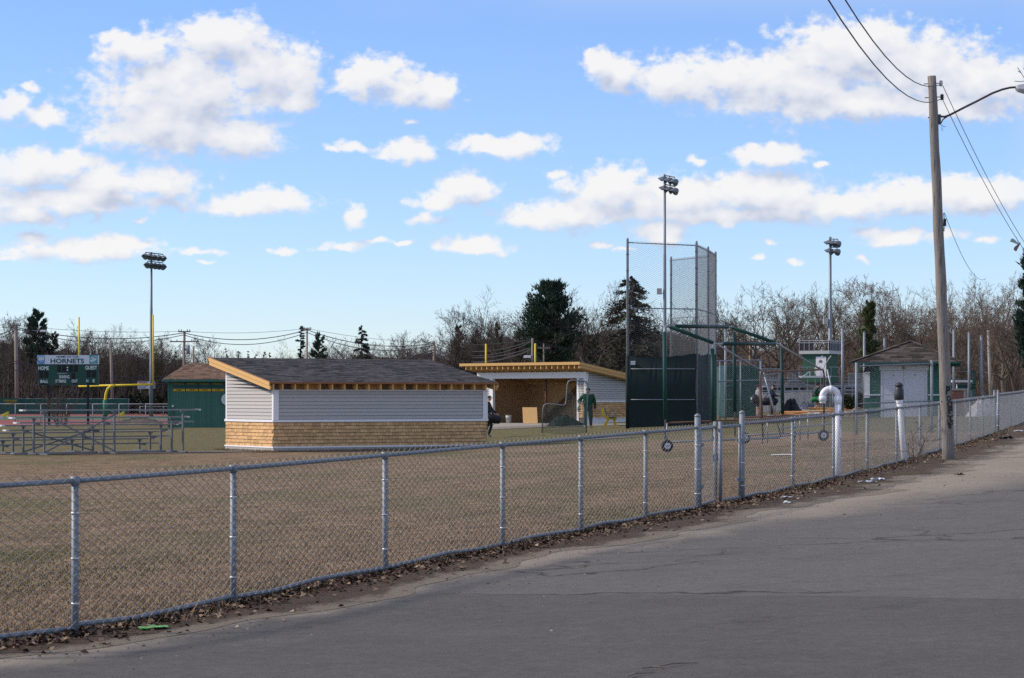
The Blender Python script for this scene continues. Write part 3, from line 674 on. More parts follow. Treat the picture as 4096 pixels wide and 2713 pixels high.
# ------------------------------------------------------------------ litter
def crumple(name, label, px, py, sx, sy, h, col, rz, cat='litter', seed=1, col2=None):
    rnd = random.Random(seed); Z = 20.
    for _ in range(40):
        x = (px - 2048) * Z / FPX; Z = .5 * Z + .5 * FPX * (EYE - G(x, Z)) / (py - HOR)
    m = MB(); n = 6; vs = [(sx * (i / n - .5) + rnd.uniform(-.01, .01), sy * (j / 4 - .5) + rnd.uniform(-.01, .01), .012 + h * rnd.random() * (1 - abs(i / n - .5))) for j in range(5) for i in range(n + 1)]
    vs2 = [(a, c, d - .008) for a, c, d in vs]
    k = len(vs); fs = [(j * (n + 1) + i, j * (n + 1) + i + 1, (j + 1) * (n + 1) + i + 1, (j + 1) * (n + 1) + i) for j in range(4) for i in range(n)]
    m.add(vs + vs2, fs + [tuple(k + q for q in f[::-1]) for f in fs])
    o = m.build(name, M(name + str(seed), col, .6, .25, 14, col2=col2), None, False); o.location = (x, Z, G(x, Z) + .012); o.rotation_euler = (0, 0, rz); tag(o, label, cat); return o
crumple('snack_wrapper', 'crumpled bright green snack wrapper lying in dirt by the fence', 615, 2522, .22, .16, .016, (.085, .30, .06), .35, seed=3, col2=(.20, .42, .16))
crumple('paper_scrap', 'long white paper scrap lying below a fence post', 3470, 1933, .32, .09, .03, (.62, .66, .74), -.3, seed=4)
crumple('paper_scrap', 'torn white paper scrap with raised corner by the verge', 3512, 1925, .24, .12, .06, (.66, .70, .76), .2, seed=5)
crumple('paper_scrap', 'small white paper scrap lying on mossy soil near the gate', 3146, 1997, .17, .10, .03, (.60, .62, .68), -.2, seed=6)
crumple('paper_scrap', 'crumpled pale paper scrap on the sandy shoulder edge', 3150, 2018, .13, .10, .04, (.55, .56, .58), .5, seed=7)
crumple('paper_scrap', 'white scrap on the verge past the utility pole', 4075, 1728, .35, .15, .05, (.6, .62, .68), .1, seed=8)
crumple('tyre_scrap', 'black lump of tyre rubber on the verge past the pole', 4026, 1760, .42, .22, .16, (.02, .02, .022), .2, seed=9)
crumple('bark_scrap', 'reddish scrap of bark lying on the sandy road shoulder', 3837, 1905, .17, .10, .04, (.13, .055, .04), .3, seed=10)
for i, (px, py, L, rz) in enumerate(((2710, 2665, .34, .7), (2625, 2680, .2, .2), (2560, 2705, .3, .9), (3860, 1808, .5, .1), (4010, 1800, .9, -.1))):
    Z = 18.
    for _ in range(40):
        x = (px - 2048) * Z / FPX; Z = .5 * Z + .5 * FPX * (EYE - G(x, Z)) / (py - HOR)
    o = MB().tube([(-L / 2, 0, .012), (-L * .1, .02, .018), (L / 2, -.01, .012)], [.004, .006, .003], 5).build('twig', M('twig_bark', (.26, .205, .165), .9, .2, 9), None, False, (x, Z, G(x, Z))); o.rotation_euler = (0, 0, rz)
    tag(o, ['dry twig lying on the dark asphalt beyond the seam', 'short pale twig lying on the dark asphalt', 'bent twig lying at the near road surface', 'dark twig on the sandy shoulder below the pole', 'long dead stick on the sandy shoulder past the pole'][i], 'twig')
# pebbles on the shoulder
def pebbles(n):
    s = np.random.uniform(32, 100, n); P = np.array([fpos(v) for v in s]); o = .5 + np.random.exponential(1.1, n) * np.interp(s, [32, 60], [.5, 2.0])
    P[:, 0] += .944 * o; P[:, 1] -= .33 * o; P[:, 2] = Gv(P[:, 0], P[:, 1]); r = np.random.uniform(.004, .012, n) * np.where(np.random.random(n) > .97, 2.2, 1)
    oc = np.array([(1, 0, 0), (0, 1, 0), (-1, 0, 0), (0, -1, 0), (0, 0, .8), (0, 0, -.4)]); V = (P[:, None] + oc[None] * r[:, None, None] * np.random.uniform(.7, 1.3, (n, 6, 1))).reshape(-1, 3)
    tr = np.array([(0, 1, 4), (1, 2, 4), (2, 3, 4), (3, 0, 4)]); F = (np.arange(n)[:, None, None] * 6 + tr[None]).reshape(-1, 3)
    return obj('gravel', np_mesh('gravel', V, F, [M('pebble_dark', (.07, .062, .055), .9, .3, 9, isl=.4), M('pebble_pale', (.22, .20, .17), .9, .3, 9, isl=.3)], np.repeat(np.random.choice(2, n, p=[.85, .15]), 4)), kind='stuff')
tag(pebbles(2600), 'loose gravel strewn over the sandy road shoulder', 'gravel')
# ================================================================== DUGOUTS
cedar_shingle = M('cedar_shingle', (.60, .375, .18), .85, .18, 9, isl=.22, stretch=(6, 6, 1), bump=.25, bscale=40)
siding = M('grey_clapboard', (.45, .435, .415), .65, .06, 4, isl=.04)
paper = M('gap_shade_backing', (.13, .125, .12), .95, .1, 2)  # dark wall backing: shade in the siding and shingle gaps put into colour
lumber = M('new_lumber', (.60, .37, .145), .75, .18, 5, isl=.10, stretch=(1, 1, 6))
lumber2 = M('framing_lumber', (.66, .37, .135), .8, .2, 5, isl=.14)
sheath = M('roof_sheathing', (.42, .22, .10), .85, .2, 4)
plywood = M('brown_plywood', (.64, .39, .20), .8, .10, 3, stretch=(3, 3, .5), isl=.06)
roof_sh = M('charcoal_roof_shingle', (.105, .094, .090), .95, .25, 14, isl=.55, bump=.3, bscale=200)
drip = M('rust_drip_edge', (.26, .115, .055), .6, .1, 6)
concrete = M('pale_concrete', (.33, .31, .28), .95, .15, 5, bump=.2)
def lathe_box(root, name, x0, x1, y0, y1, z0, z1, mat): return MB().box(x0, x1, y0, y1, z0, z1).build(name, mat, root)
def roof_courses(parent, L, Dp, pt, rise, tab=.30, course=.14, mat=None, seed=3, th=.012):
    """asphalt shingle tabs over a sloping rectangle: pt(u, v) gives the surface point"""
    rnd = np.random.RandomState(seed); V = []; F = []; k = 0
    nc = int(Dp / course)
    for c in range(nc + 1):
        v0 = c * course; v1 = min(Dp, v0 + course * 1.25); x = -rnd.uniform(0, tab)
        while x < L:
            w = tab * rnd.uniform(.5, 1.5); a, e = max(0, x), min(L, x + w - .006); x += w
            if e - a < .02: continue
            lift = th * rnd.uniform(.7, 1.5)
            p = [Vector(pt(a, v0)), Vector(pt(e, v0)), Vector(pt(e, v1)), Vector(pt(a, v1))]
            up = Vector((0, 0, 1))
            V += [p[0] + up * lift, p[1] + up * lift, p[2] + up * .003, p[3] + up * .003, p[0], p[1]]
            F += [(k, k + 1, k + 2, k + 3), (k + 4, k + 5, k + 1, k)]; k += 6
    o = obj('roof_shingles', np_mesh('roof_shingles', V, F, mat or roof_sh), parent, kind='stuff'); return o
_shing_meshes = [MB().hexa([(-w / 2 + .004, -.034, 0), (w / 2 - .004, -.034, 0), (w / 2 - .004, -.004, 0), (-w / 2 + .004, -.004, 0), (-w / 2 + .004, -.012, .108), (w / 2 - .004, -.012, .108), (w / 2 - .004, 0, .108), (-w / 2 + .004, 0, .108)]).mesh('shingle', cedar_shingle) for w in (.09, .11, .13, .155, .18)]
_sw = (.09, .11, .13, .155, .18)
def shingle_wall(parent, L, z0, z1, budget, rnd, course=.119, place=lambda x, z: (x, 0, z), rz=0., rests=None):
    """wood shingles nailed to a wall face that looks along -y of its own frame; the first `budget` are parts, the rest one mesh"""
    n = int(round((z1 - z0) / course)); course = (z1 - z0) / n; cnt = 0; rest = MB()
    cells = []
    for c in range(n):
        x = -rnd.uniform(0, .1)
        while x < L - .02:
            k = rnd.choice((0, 1, 1, 2, 2, 3, 4)); w = _sw[k]
            if x + w > L + .05 or x < -.03:
                if x < -.03: x += rnd.uniform(.02, .05); continue
                break
            cells.append((x + w / 2, z0 + c * course + rnd.uniform(-.006, .004), k)); x += w
    step = max(1, math.ceil(len(cells) / max(budget, 1)))
    for i, (x, z, k) in enumerate(cells):
        p = place(x, z)
        if budget and i < budget:
            o = obj('shingle', _shing_meshes[k], parent, p); o.rotation_euler = (0, 0, rz)
        else:
            Rm = Matrix.Rotation(rz, 3, 'Z'); me = _shing_meshes[k]
            rest.add([Rm @ v.co + Vector(p) for v in me.vertices], [tuple(f.vertices) for f in me.polygons])
    if rest.v: rest.build('shingle_courses', cedar_shingle, parent, kind='stuff')
def clapboards(parent, L, z0, z1fun, place, rz, course=.125):
    """lap siding boards under a possibly sloping top line z1fun(x)"""
    z = z0
    top = max(z1fun(0), z1fun(L))
    while z < top - .02:
        zz = min(z + course, top)
        xs = [L * k / 60 for k in range(61) if z1fun(L * k / 60) > z + .015]
        if not xs: break
        a, c = xs[0], xs[-1]
        if c - a < .05: break
        ha, hc = min(zz, z1fun(a)), min(zz, z1fun(c))
        # board polygon, bottom edge proud
        m = MB(); m.hexa([(a, -.036, z), (c, -.036, z), (c, 0, z), (a, 0, z), (a, -.014, max(z + .004, ha - .009)), (c, -.014, max(z + .004, hc - .009)), (c, 0, max(z + .004, hc - .009)), (a, 0, max(z + .004, ha - .009))])
        o = m.build('clapboard', siding, parent, False, place(0, 0)); o.rotation_euler = (0, 0, rz); z += course

# ---- near dugout (its back and one end face the road)
TH = R(31); nd_o = Vector((-8.27, 82, 0)); nd_o.z = G(nd_o.x + 2, 82) - .0
L0, D0 = 8.56, 4.0
dug = thing('dugout', 'new dugout seen from behind with dark roof, grey clapboards and cedar shingles', 'dugout', nd_o, TH)
H0 = 2.13; SL = .178                                   # wall height at the back, roof slope
wt = lambda v: H0 + SL * v
zt = lambda v: 2.43 + SL * (v + .35) - .012             # roof top surface
rnd = random.Random(5)
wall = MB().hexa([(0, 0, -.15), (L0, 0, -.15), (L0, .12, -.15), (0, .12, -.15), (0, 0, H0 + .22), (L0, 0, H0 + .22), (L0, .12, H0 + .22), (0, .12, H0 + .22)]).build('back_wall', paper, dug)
w2 = MB(); w2.prism([(0, 0), (1, 0), (1, 1), (0, 1)], 0, 1); 
def side_wall(x0, x1): return MB().hexa([(x0, .12, -.15), (x1, .12, -.15), (x1, D0, -.15), (x0, D0, -.15), (x0, .12, wt(.12) + .03), (x1, .12, wt(.12) + .03), (x1, D0, wt(D0) + .03), (x0, D0, wt(D0) + .03)])
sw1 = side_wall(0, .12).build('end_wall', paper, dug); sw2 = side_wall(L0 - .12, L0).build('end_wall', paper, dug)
MB().box(.12, L0 - .12, .12, D0, -.15, .05).build('floor_slab', concrete, dug)
ZS0, ZS1 = .16, 1.02                                    # shingled band
shingle_wall(wall, L0, ZS0, ZS1, 235, rnd)
shingle_wall(sw1, D0, ZS0, ZS1, 65, rnd, place=lambda x, z: (0, D0 - x, z), rz=-math.pi / 2)
shingle_wall(sw2, D0, ZS0, ZS1, 0, rnd, place=lambda x, z: (L0, x, z), rz=math.pi / 2)
clapboards(wall, L0 - .36, 1.12, lambda x: H0 - .015, lambda x, z: (.18, -.001, 0), 0)
clapboards(sw1, D0 - .22, 1.12, lambda x: wt(D0 - .11 - x) - .01, lambda x, z: (-.001, D0 - .11, 0), -math.pi / 2)
clapboards(sw2, D0 - .22, 1.12, lambda x: wt(.11 + x) - .01, lambda x, z: (L0 + .001, .11, 0), math.pi / 2)
def trim(parent, *b): return MB().box(*b).build('trim', white_trim, parent)
trim(wall, -.035, L0 + .035, -.055, -.002, 1.02, 1.105); trim(sw1, -.052, -.002, -.05, D0 + .05, 1.021, 1.104); trim(sw2, L0 + .002, L0 + .052, -.05, D0 + .05, 1.021, 1.104)
trim(wall, -.05, L0 + .05, -.058, -.002, .12, .17); MB().box(-.03, L0 + .03, -.036, -.002, -.06, .118).build('skirt_board', siding, wall)
trim(sw1, -.056, -.002, -.056, D0 + .05, .121, .169); MB().box(-.034, -.002, -.034, D0 + .03, -.06, .117).build('skirt_board', siding, sw1)
trim(wall, -.028, .17, -.044, -.001, 1.106, H0 + .02); trim(wall, L0 - .17, L0 + .028, -.044, -.001, 1.106, H0 + .02)
MB().hexa([(-.028, -.029, 1.106), (-.001, -.029, 1.106), (-.001, .10, 1.106), (-.028, .10, 1.106), (-.028, -.029, wt(0)), (-.001, -.029, wt(0)), (-.001, .10, wt(.1)), (-.028, .10, wt(.1))]).build('trim', white_trim, sw1)
MB().hexa([(-.028, D0 - .10, 1.106), (-.001, D0 - .10, 1.106), (-.001, D0, 1.106), (-.028, D0, 1.106), (-.028, D0 - .10, wt(D0 - .1)), (-.001, D0 - .10, wt(D0 - .1)), (-.001, D0, wt(D0)), (-.028, D0, wt(D0))]).build('trim', white_trim, sw1)
trim(wall, .172, L0 - .172, -.028, -.001, H0 - .012, H0 + .022)
# roof deck, rafters, fascia
OV, OB, OF = .30, .35, .80
rl = lambda x, v, dz: (x, v, zt(v) + dz)
deck = MB().hexa([rl(-OV, -OB, -.035), rl(L0 + OV, -OB, -.035), rl(L0 + OV, D0 + OF, -.035), rl(-OV, D0 + OF, -.035), rl(-OV, -OB, -.012), rl(L0 + OV, -OB, -.012), rl(L0 + OV, D0 + OF, -.012), rl(-OV, D0 + OF, -.012)]).build('roof', sheath, dug)
roof_courses(deck, L0 + 2 * OV, D0 + OB + OF, lambda a, c: (a - OV, c - OB, zt(c - OB) - .011), SL, tab=.34, course=.145)
def rafter(x, w=.045, mat=lumber2, v0=-OB + .03, v1=D0 + OF - .05):
    return MB().hexa([(x - w, v0, zt(v0) - .275), (x + w, v0, zt(v0) - .275), (x + w, v1, zt(v1) - .24), (x - w, v1, zt(v1) - .24), (x - w, v0, zt(v0) - .037), (x + w, v0, zt(v0) - .037), (x + w, v1, zt(v1) - .037), (x - w, v1, zt(v1) - .037)]).build('rafter', mat, dug)
nr = 18
for k in range(nr): rafter(.20 + (L0 - .40) * k / (nr - 1), .024)
rafter(-.16, .03, lumber); rafter(L0 + .16, .03, lumber)
for k in range(nr - 1):
    x0, x1 = .20 + (L0 - .4) * k / (nr - 1) + .026, .20 + (L0 - .4) * (k + 1) / (nr - 1) - .026
    MB().box(x0, x1, .0, .10, H0 + .024, zt(.05) - .04).build('blocking_board', lumber2, dug)
MB().box(-OV, L0 + OV, -OB - .022, -OB, zt(-OB) - .06, zt(-OB) + .004).build('drip_edge', drip, dug)
def rake(x0, x1, a, c, mat): 
    v0, v1 = -OB - .01, D0 + OF
    return MB().hexa([(x0, v0, zt(v0) + a), (x1, v0, zt(v0) + a), (x1, v1, zt(v1) + a), (x0, v1, zt(v1) + a), (x0, v0, zt(v0) + c), (x1, v0, zt(v0) + c), (x1, v1, zt(v1) + c), (x0, v1, zt(v1) + c)])
rake(-OV - .045, -OV - .001, -.13, .002, lumber).build('rake_board', lumber, dug); rake(-OV - .022, -OV + .04, -.27, -.132, lumber).build('rake_board', lumber, dug)
rake(L0 + OV - .05, L0 + OV - .006, -.17, -.04, lumber).build('rake_board', lumber, dug); rake(L0 + OV - .09, L0 + OV - .052, -.27, -.10, lumber).build('rake_board', lumber, dug)
rake(-OV - .05, -OV + .01, .003, .016, drip).build('drip_edge', drip, dug)
MB().box(-OV, L0 + OV, D0 + OF, D0 + OF + .04, zt(D0 + OF) - .25, zt(D0 + OF) - .005).build('fascia', lumber, dug)

# ---- far dugout (its open front faces the diamond)
PH = R(45); fo = Vector((3.92, 125.0, 0)); fo.z = G(2.5, 126) + .04
# local frame: +x runs along the front away from the camera-side corner, -y looks out of the front
dug2 = thing('dugout', 'open fronted dugout with plywood interior, white header and exposed new rafters', 'dugout', fo, math.pi - PH)
L1, D1 = 8.2, 4.0; FH = 2.78; SB = .155                  # front height; roof falls to the back
# mirrored frame: with rz = 180-45 the local +y axis looks back toward the camera, so the front is at y = 0 and the body lies at -y
wb = lambda v: FH - SB * v
def hx(x0, x1, v0, v1, z0, z1, f0=None, f1=None):
    a, c = (z1, z1) if f0 is None else (f0, f1)
    return MB().hexa([(x0, -v1, z0), (x1, -v1, z0), (x1, -v0, z0), (x0, -v0, z0), (x0, -v1, c), (x1, -v1, c), (x1, -v0, a), (x0, -v0, a)])
hx(-.1, L1 + .1, -.35, D1, -.4, .0).build('floor_slab', concrete, dug2)
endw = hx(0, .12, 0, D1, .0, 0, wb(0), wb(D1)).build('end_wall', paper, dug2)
hx(L1 - .12, L1, 0, D1, .0, 0, wb(0), wb(D1)).build('end_wall', plywood, dug2)
bk = hx(.12, L1 - .12, D1 - .12, D1, .0, wb(D1)).build('back_wall', plywood, dug2)
for k in range(7):
    x0 = .13 + k * 1.135; hx(x0, x0 + 1.13, D1 - .138, D1 - .121, .04, wb(D1) - .04).build('plywood_sheet', plywood, dug2)
hx(.121, .137, .3, D1 - .14, .03, 2.0).build('plywood_sheet', plywood, dug2)
hx(L1 - .137, L1 - .121, .3, D1 - .14, .03, 2.0).build('plywood_sheet', plywood, dug2)
PW, PE = .62, 1.1                                        # width of the front wall stubs at the two ends
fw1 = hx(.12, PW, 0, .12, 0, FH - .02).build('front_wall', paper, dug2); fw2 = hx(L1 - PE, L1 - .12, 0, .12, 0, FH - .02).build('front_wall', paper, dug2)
rnd = random.Random(9)
for (w, xa, ln) in ((fw1, PW - .12, PW - .24), (fw2, L1 - .06, PE - .18)):
    shingle_wall(w, ln, .32, 1.15, 0, rnd, place=lambda x, z, xa=xa: (xa - x, .001, z), rz=math.pi)
    clapboards(w, ln, 1.24, lambda x: FH - .36, lambda x, z, xa=xa: (xa, .001, 0), math.pi)
shingle_wall(endw, D1 - .1, .32, 1.15, 150, rnd, place=lambda x, z: (-.001, -(x + .05), z), rz=-math.pi / 2)
clapboards(endw, D1 - .18, 1.24, lambda x: wb(D1 - .02 - x) - .0, lambda x, z: (-.001, -.16, 0), -math.pi / 2) if False else None
z = 1.24
while z < FH - .05:                                       # clapboards of the sloping end
    ve = min(D1, (FH - z - .01) / SB)
    if ve > .3: MB().hexa([(-.036, -ve, z), (-.001, -ve, z), (-.001, -.11, z), (-.036, -.11, z), (-.012, -ve, min(z + .108, wb(ve) + .05)), (-.001, -ve, min(z + .108, wb(ve) + .05)), (-.001, -.11, z + .108), (-.012, -.11, z + .108)]).build('clapboard', siding, endw)
    z += .121
def tr2(x0, x1, v0, v1, z0, z1): return hx(x0, x1, v0, v1, z0, z1).build('trim', white_trim, dug2)
tr2(-.055, -.002, -.05, D1, 1.15, 1.235); tr2(-.05, -.002, -.04, D1, .02, .27); tr2(-.07, -.002, -.06, D1, .271, .315)
tr2(-.035, .14, -.035, -.002, .02, FH - .02); tr2(-.034, -.002, -.001, .11, .316, FH - .03)
tr2(PW - .12, PW + .02, -.04, .13, .02, FH - .35); tr2(L1 - PE - .10, L1 - PE + .16, -.045, .14, .0, FH - .35)
tr2(L1 - PE + .17, L1 - .02, -.05, -.003, 1.15, 1.235); tr2(L1 - PE + .17, L1 - .02, -.045, -.003, .02, .27)
hx(-.036, L1 + .03, -.05, .14, FH - .35, FH - .015).build('header', white_trim, dug2)
# steel post, brace, stair stringer inside
rust = M('oxide_red_steel', (.11, .045, .035), .6, .2, 6)
MB().tube([(3.3, -.35, 0), (3.3, -.35, FH - .36)], .06, 12).build('steel_post', rust, dug2, True)
MB().beam((6.6, -3.4, .02), (3.6, -3.3, 2.05), .05, .24).build('brace', M('stained_plank', (.17, .085, .045), .8, .2, 4), dug2)
MB().beam((6.9, -3.75, .02), (3.9, -3.6, 2.05), .05, .1).build('brace', MATS['stained_plank'], dug2)
# roof
zr = lambda v: FH + .34 - SB * (v)                        # top surface
OF2, OB2, OS = .95, .4, .42
def rp2(x0, x1, v0, v1, a, c): return MB().hexa([(x0, -v1, zr(v1) + a), (x1, -v1, zr(v1) + a), (x1, -v0, zr(v0) + a), (x0, -v0, zr(v0) + a), (x0, -v1, zr(v1) + c), (x1, -v1, zr(v1) + c), (x1, -v0, zr(v0) + c), (x0, -v0, zr(v0) + c)])
rp2(-OS, L1 + OS, -OF2, D1 + OB2, -.045, -.01).build('roof', sheath, dug2)
rp2(-OS - .02, L1 + OS + .02, -OF2 - .02, D1 + OB2, -.009, .006).build('roofing_felt', M('dark_felt', (.05, .045, .045), .9), dug2)
nr = 21
for k in range(nr):
    x = -.02 + (L1 + .04) * k / (nr - 1); rp2(x - .026, x + .026, -OF2 + .02, D1 + OB2 - .05, -.34, -.047).build('rafter', lumber, dug2)
rp2(-OS + .03, -OS + .10, -OF2 + .02, D1 + OB2 - .05, -.34, -.047).build('rafter', lumber, dug2)
rp2(-OS - .045, L1 + OS + .045, -OF2 - .045, -OF2 - .001, -.15, -.003).build('fascia', lumber, dug2)
rp2(-OS - .045, -OS - .001, -OF2, D1 + OB2, -.16, -.003).build('rake_board', lumber, dug2); rp2(-OS - .022, -OS + .02, -OF2 + .05, D1 + OB2, -.30, -.162).build('rake_board', lumber, dug2)

# ---- things in and round the far dugout
def dl(x, v, z=0.): return dug2.matrix_basis @ Vector((x, -v, z))
def world_of(root, p):
    c, s_ = math.cos(root.rotation_euler.z), math.sin(root.rotation_euler.z); return Vector((root.location.x + p[0] * c - p[1] * s_, root.location.y + p[0] * s_ + p[1] * c, root.location.z + p[2]))
bkt = thing('bucket', 'white plastic bucket standing on the dugout floor', 'bucket', world_of(dug2, (5.95, -.15, 0)))
MB().lathe([(.13, 0), (.16, .30), (.172, .305), (.172, .33), (.165, .335), (.16, .40), (.172, .405), (.172, .43), (.155, .43), (.14, .1)], 18).build('pail', M('white_bucket_plastic', (.62, .62, .60), .5, .05), bkt, True)
MB().tube(arc((0, -.17, .36), .15, math.pi, 2 * math.pi, 10), .004, 5).build('bail_handle', iron, bkt)
osb = M('osb_board', (.52, .33, .15), .85, .25, 9, bump=.2)
o = MB().box(-.55, .55, -.01, .01, 0, .86).build('plywood_sheet', osb, None, False, world_of(dug2, (4.08, .05, .01))); o.rotation_euler = (R(-4), 0, math.pi - PH); tag(o, 'square sheet of pale chipboard leaning in the dugout opening', 'board')
for i, (x, v, ln, rz, zz) in enumerate(((2.3, .9, 1.7, 0, .02), (2.2, 1.0, 1.6, .1, .075), (1.4, .7, 1.1, -.1, .02), (1.5, 1.25, 1.3, .05, .13))):
    o = MB().box(-ln / 2, ln / 2, -.14, .14, 0, .05).build('lumber_plank', lumber, None, False, world_of(dug2, (x, -v, zz))); o.rotation_euler = (0, 0, math.pi - PH + rz); tag(o, 'new plank stacked on the dugout floor behind the net heap', 'plank', 'planks stacked in the dugout')
def heap(name, label, c, sx, sy, h, mat, cat, seed=1, rz=0., n=16, kn=.22):
    rnd = random.Random(seed); m = MB(); vs = [(0, 0, h)]; fs = []
    rings = 6
    for r in range(1, rings + 1):
        for k in range(n):
            a = 2 * math.pi * k / n; q = r / rings; wob = 1 + kn * math.sin(3 * a + seed) + kn * .6 * math.sin(5 * a + 2 * seed)
            z = h * (1 - q ** 1.6) * (1 + rnd.uniform(-.22, .22)) if r < rings else -.03
            vs.append((sx / 2 * q * wob * math.cos(a) + rnd.uniform(-.03, .03) * sx, sy / 2 * q * wob * math.sin(a), max(z, -.03)))
    for k in range(n): fs.append((0, 1 + k, 1 + (k + 1) % n))
    for r in range(rings - 1):
        for k in range(n): fs.append((1 + r * n + k, 1 + (r + 1) * n + k, 1 + (r + 1) * n + (k + 1) % n, 1 + r * n + (k + 1) % n))
    m.add(vs, fs); o = m.build(name, mat, None, False, c); o.rotation_euler = (0, 0, rz); tag(o, label, cat); return o
net_dark = M('dark_green_netting', (.014, .024, .020), .9, .4, 9, bump=.8, bscale=30)
q = ON(2252, 118.5); heap('netting_heap', 'heap of dark green netting on the apron before the dugout', q, 1.75, 1.1, .52, net_dark, 'netting', 2)
q = ON(2300, 119.4); heap('netting_heap', 'low trailing heap of dark netting beside the dugout jamb', q, 1.3, .8, .22, net_dark, 'netting', 5)
q = world_of(dug2, (.9, -1.2, .0)); heap('tarp_bundle', 'dark bundle piled against the dugout end wall', q, 1.1, .9, .85, M('dark_brown_cloth', (.055, .04, .03), .9, .4, 6), 'bundle', 7)

# protective L-shaped batting screen
lz = 99.0; lo = ON(2258, lz); lsc = thing('pitching_screen', 'L-shaped steel pipe screen with torn green net before the dugout', 'screen', lo)
def lp(px, py): v = PX(px, py, lz) - lo; return (v.x, 0, v.z)
zb = 0.02
outl = [(lp(2168, 1700)[0], 0, zb), lp(2172, 1636), lp(2176, 1622), lp(2186, 1616), lp(2220, 1618), lp(2252, 1622), lp(2262, 1616), lp(2265, 1600), lp(2269, 1540), lp(2274, 1526), lp(2286, 1521), lp(2336, 1524), lp(2348, 1529), lp(2352, 1545), lp(2348, 1640), (lp(2345, 1700)[0], 0, zb)]
pipe_m = M('grey_green_pipe', (.17, .20, .20), .5, .2, 8, metal=.4)
MB().tube(outl, .026, 10).build('pipe_frame', pipe_m, lsc, True)
MB().tube([(outl[0][0], -.55, .02), (outl[0][0], 0, .025), (outl[0][0], .55, .02)], .024, 8).build('foot_pipe', pipe_m, lsc, True)
MB().tube([(outl[-1][0], -.55, .02), (outl[-1][0], 0, .025), (outl[-1][0], .55, .02)], .024, 8).build('foot_pipe', pipe_m, lsc, True)
netm = M('green_net_cord', (.10, .13, .11), .9, .2, 6)
def inside(x, z):
    poly = [(a[0], a[2]) for a in outl]; n = len(poly); c = False; j = n - 1
    for i in range(n):
        if (poly[i][1] > z) != (poly[j][1] > z) and x < (poly[j][0] - poly[i][0]) * (z - poly[i][1]) / (poly[j][1] - poly[i][1] + 1e-9) + poly[i][0]: c = not c
        j = i
    return c
nm = MB(); st = .06; xs0, xs1 = outl[0][0] - .05, outl[-1][0] + .1
def bag(x, z): return .10 * math.sin((x - xs0) * 2.2) * math.sin(z * 1.6) + .02 * math.sin(x * 9 + z * 5)
x = xs0
V = []; F = []; k = 0
for ax in (0, 1):
    lim = (xs0, xs1, 0, 2.5)
    c0 = lim[0] if ax == 0 else lim[2]
    while c0 < (lim[1] if ax == 0 else lim[3]):
        t0 = lim[2] if ax == 0 else lim[0]
        while t0 < (lim[3] if ax == 0 else lim[1]):
            a = (c0, t0) if ax == 0 else (t0, c0); e = (c0, t0 + st) if ax == 0 else (t0 + st, c0)
            if inside(*a) and inside(*e) and not (a[1] > 1.35 and math.sin(a[0] * 5 + a[1] * 3) > .55):
                w = .0065; dx, dz = (w, 0) if ax == 0 else (0, w)
                dip = lambda q: q[1] - .05 * math.sin(3.1416 * (q[0] - xs0) / (xs1 - xs0))
                V += [(a[0] - dx, bag(*a), dip(a) - dz), (a[0] + dx, bag(*a), dip(a) + dz), (e[0] + dx, bag(*e), dip(e) + dz), (e[0] - dx, bag(*e), dip(e) - dz)]; F.append((k, k + 1, k + 2, k + 3)); k += 4
            t0 += st
        c0 += st
obj('net', np_mesh('net', V, F, netm), lsc, kind='stuff')
MB().tube([lp(2278, 1523), lp(2284, 1560), lp(2283, 1600), lp(2286, 1650), lp(2290, 1690)], .007, 5).tube([lp(2316, 1524), lp(2312, 1560), lp(2322, 1590), lp(2330, 1600)], .006, 5).tube([lp(2175, 1640), lp(2195, 1668), lp(2230, 1690)], .007, 5).build('net_rope', M('dark_rope', (.035, .04, .04), .9), lsc)

# park bench with yellow legs
bz = 112.5; bo = ON(2440, bz); bench = thing('bench', 'small bench with yellow frame and dark green slats by dugout wall', 'bench', bo, R(0))
yel = M('yellow_paint', (.72, .47, .02), .5, .1, 5); dgreen = M('green_bench_slat', (.055, .11, .085), .6, .15, 5)
def bp_(px, py): v = PX(px, py, bz) - bo; return v.x, v.z
for dy in (0, 1.25):
    m = MB()
    def strip2(p0, p1, w=.075):
        a, c = bp_(*p0), bp_(*p1); m.beam((a[0], dy, a[1]), (c[0], dy, c[1]), .06, w)
    for p0, p1 in (((2413, 1636), (2416, 1660)), ((2416, 1660), (2421, 1668)), ((2421, 1668), (2436, 1676)), ((2436, 1676), (2468, 1676)), ((2434, 1677), (2421, 1707)), ((2458, 1677), (2466, 1706))): strip2(p0, p1)
    m.build('leg_frame', yel, bench)
for px, py in ((2441, 1670), (2451, 1670), (2462, 1669)):
    a = bp_(px, py); MB().box(a[0] - .05, a[0] + .05, -.1, 1.35, a[1] - .03, a[1] + .02).build('seat_slat', dgreen, bench)
for px, py in ((2419, 1637), (2421, 1648), (2424, 1659)):
    a = bp_(px, py); MB().box(a[0] - .02, a[0] + .025, -.1, 1.35, a[1] - .055, a[1] + .055).build('back_slat', dgreen, bench)
a = bp_(2451, 1667); bt = MB().lathe([(.035, 0), (.038, .01), (.036, .10), (.03, .14), (.014, .17), (.014, .20), (.018, .205), (.018, .225)], 12).build('bottle', M('clear_pale_bottle', (.45, .50, .52), .25, .1), None, True, bo + Vector((a[0], .15, a[1] + .0))); tag(bt, 'pale drink bottle standing on the yellow legged bench', 'bottle')

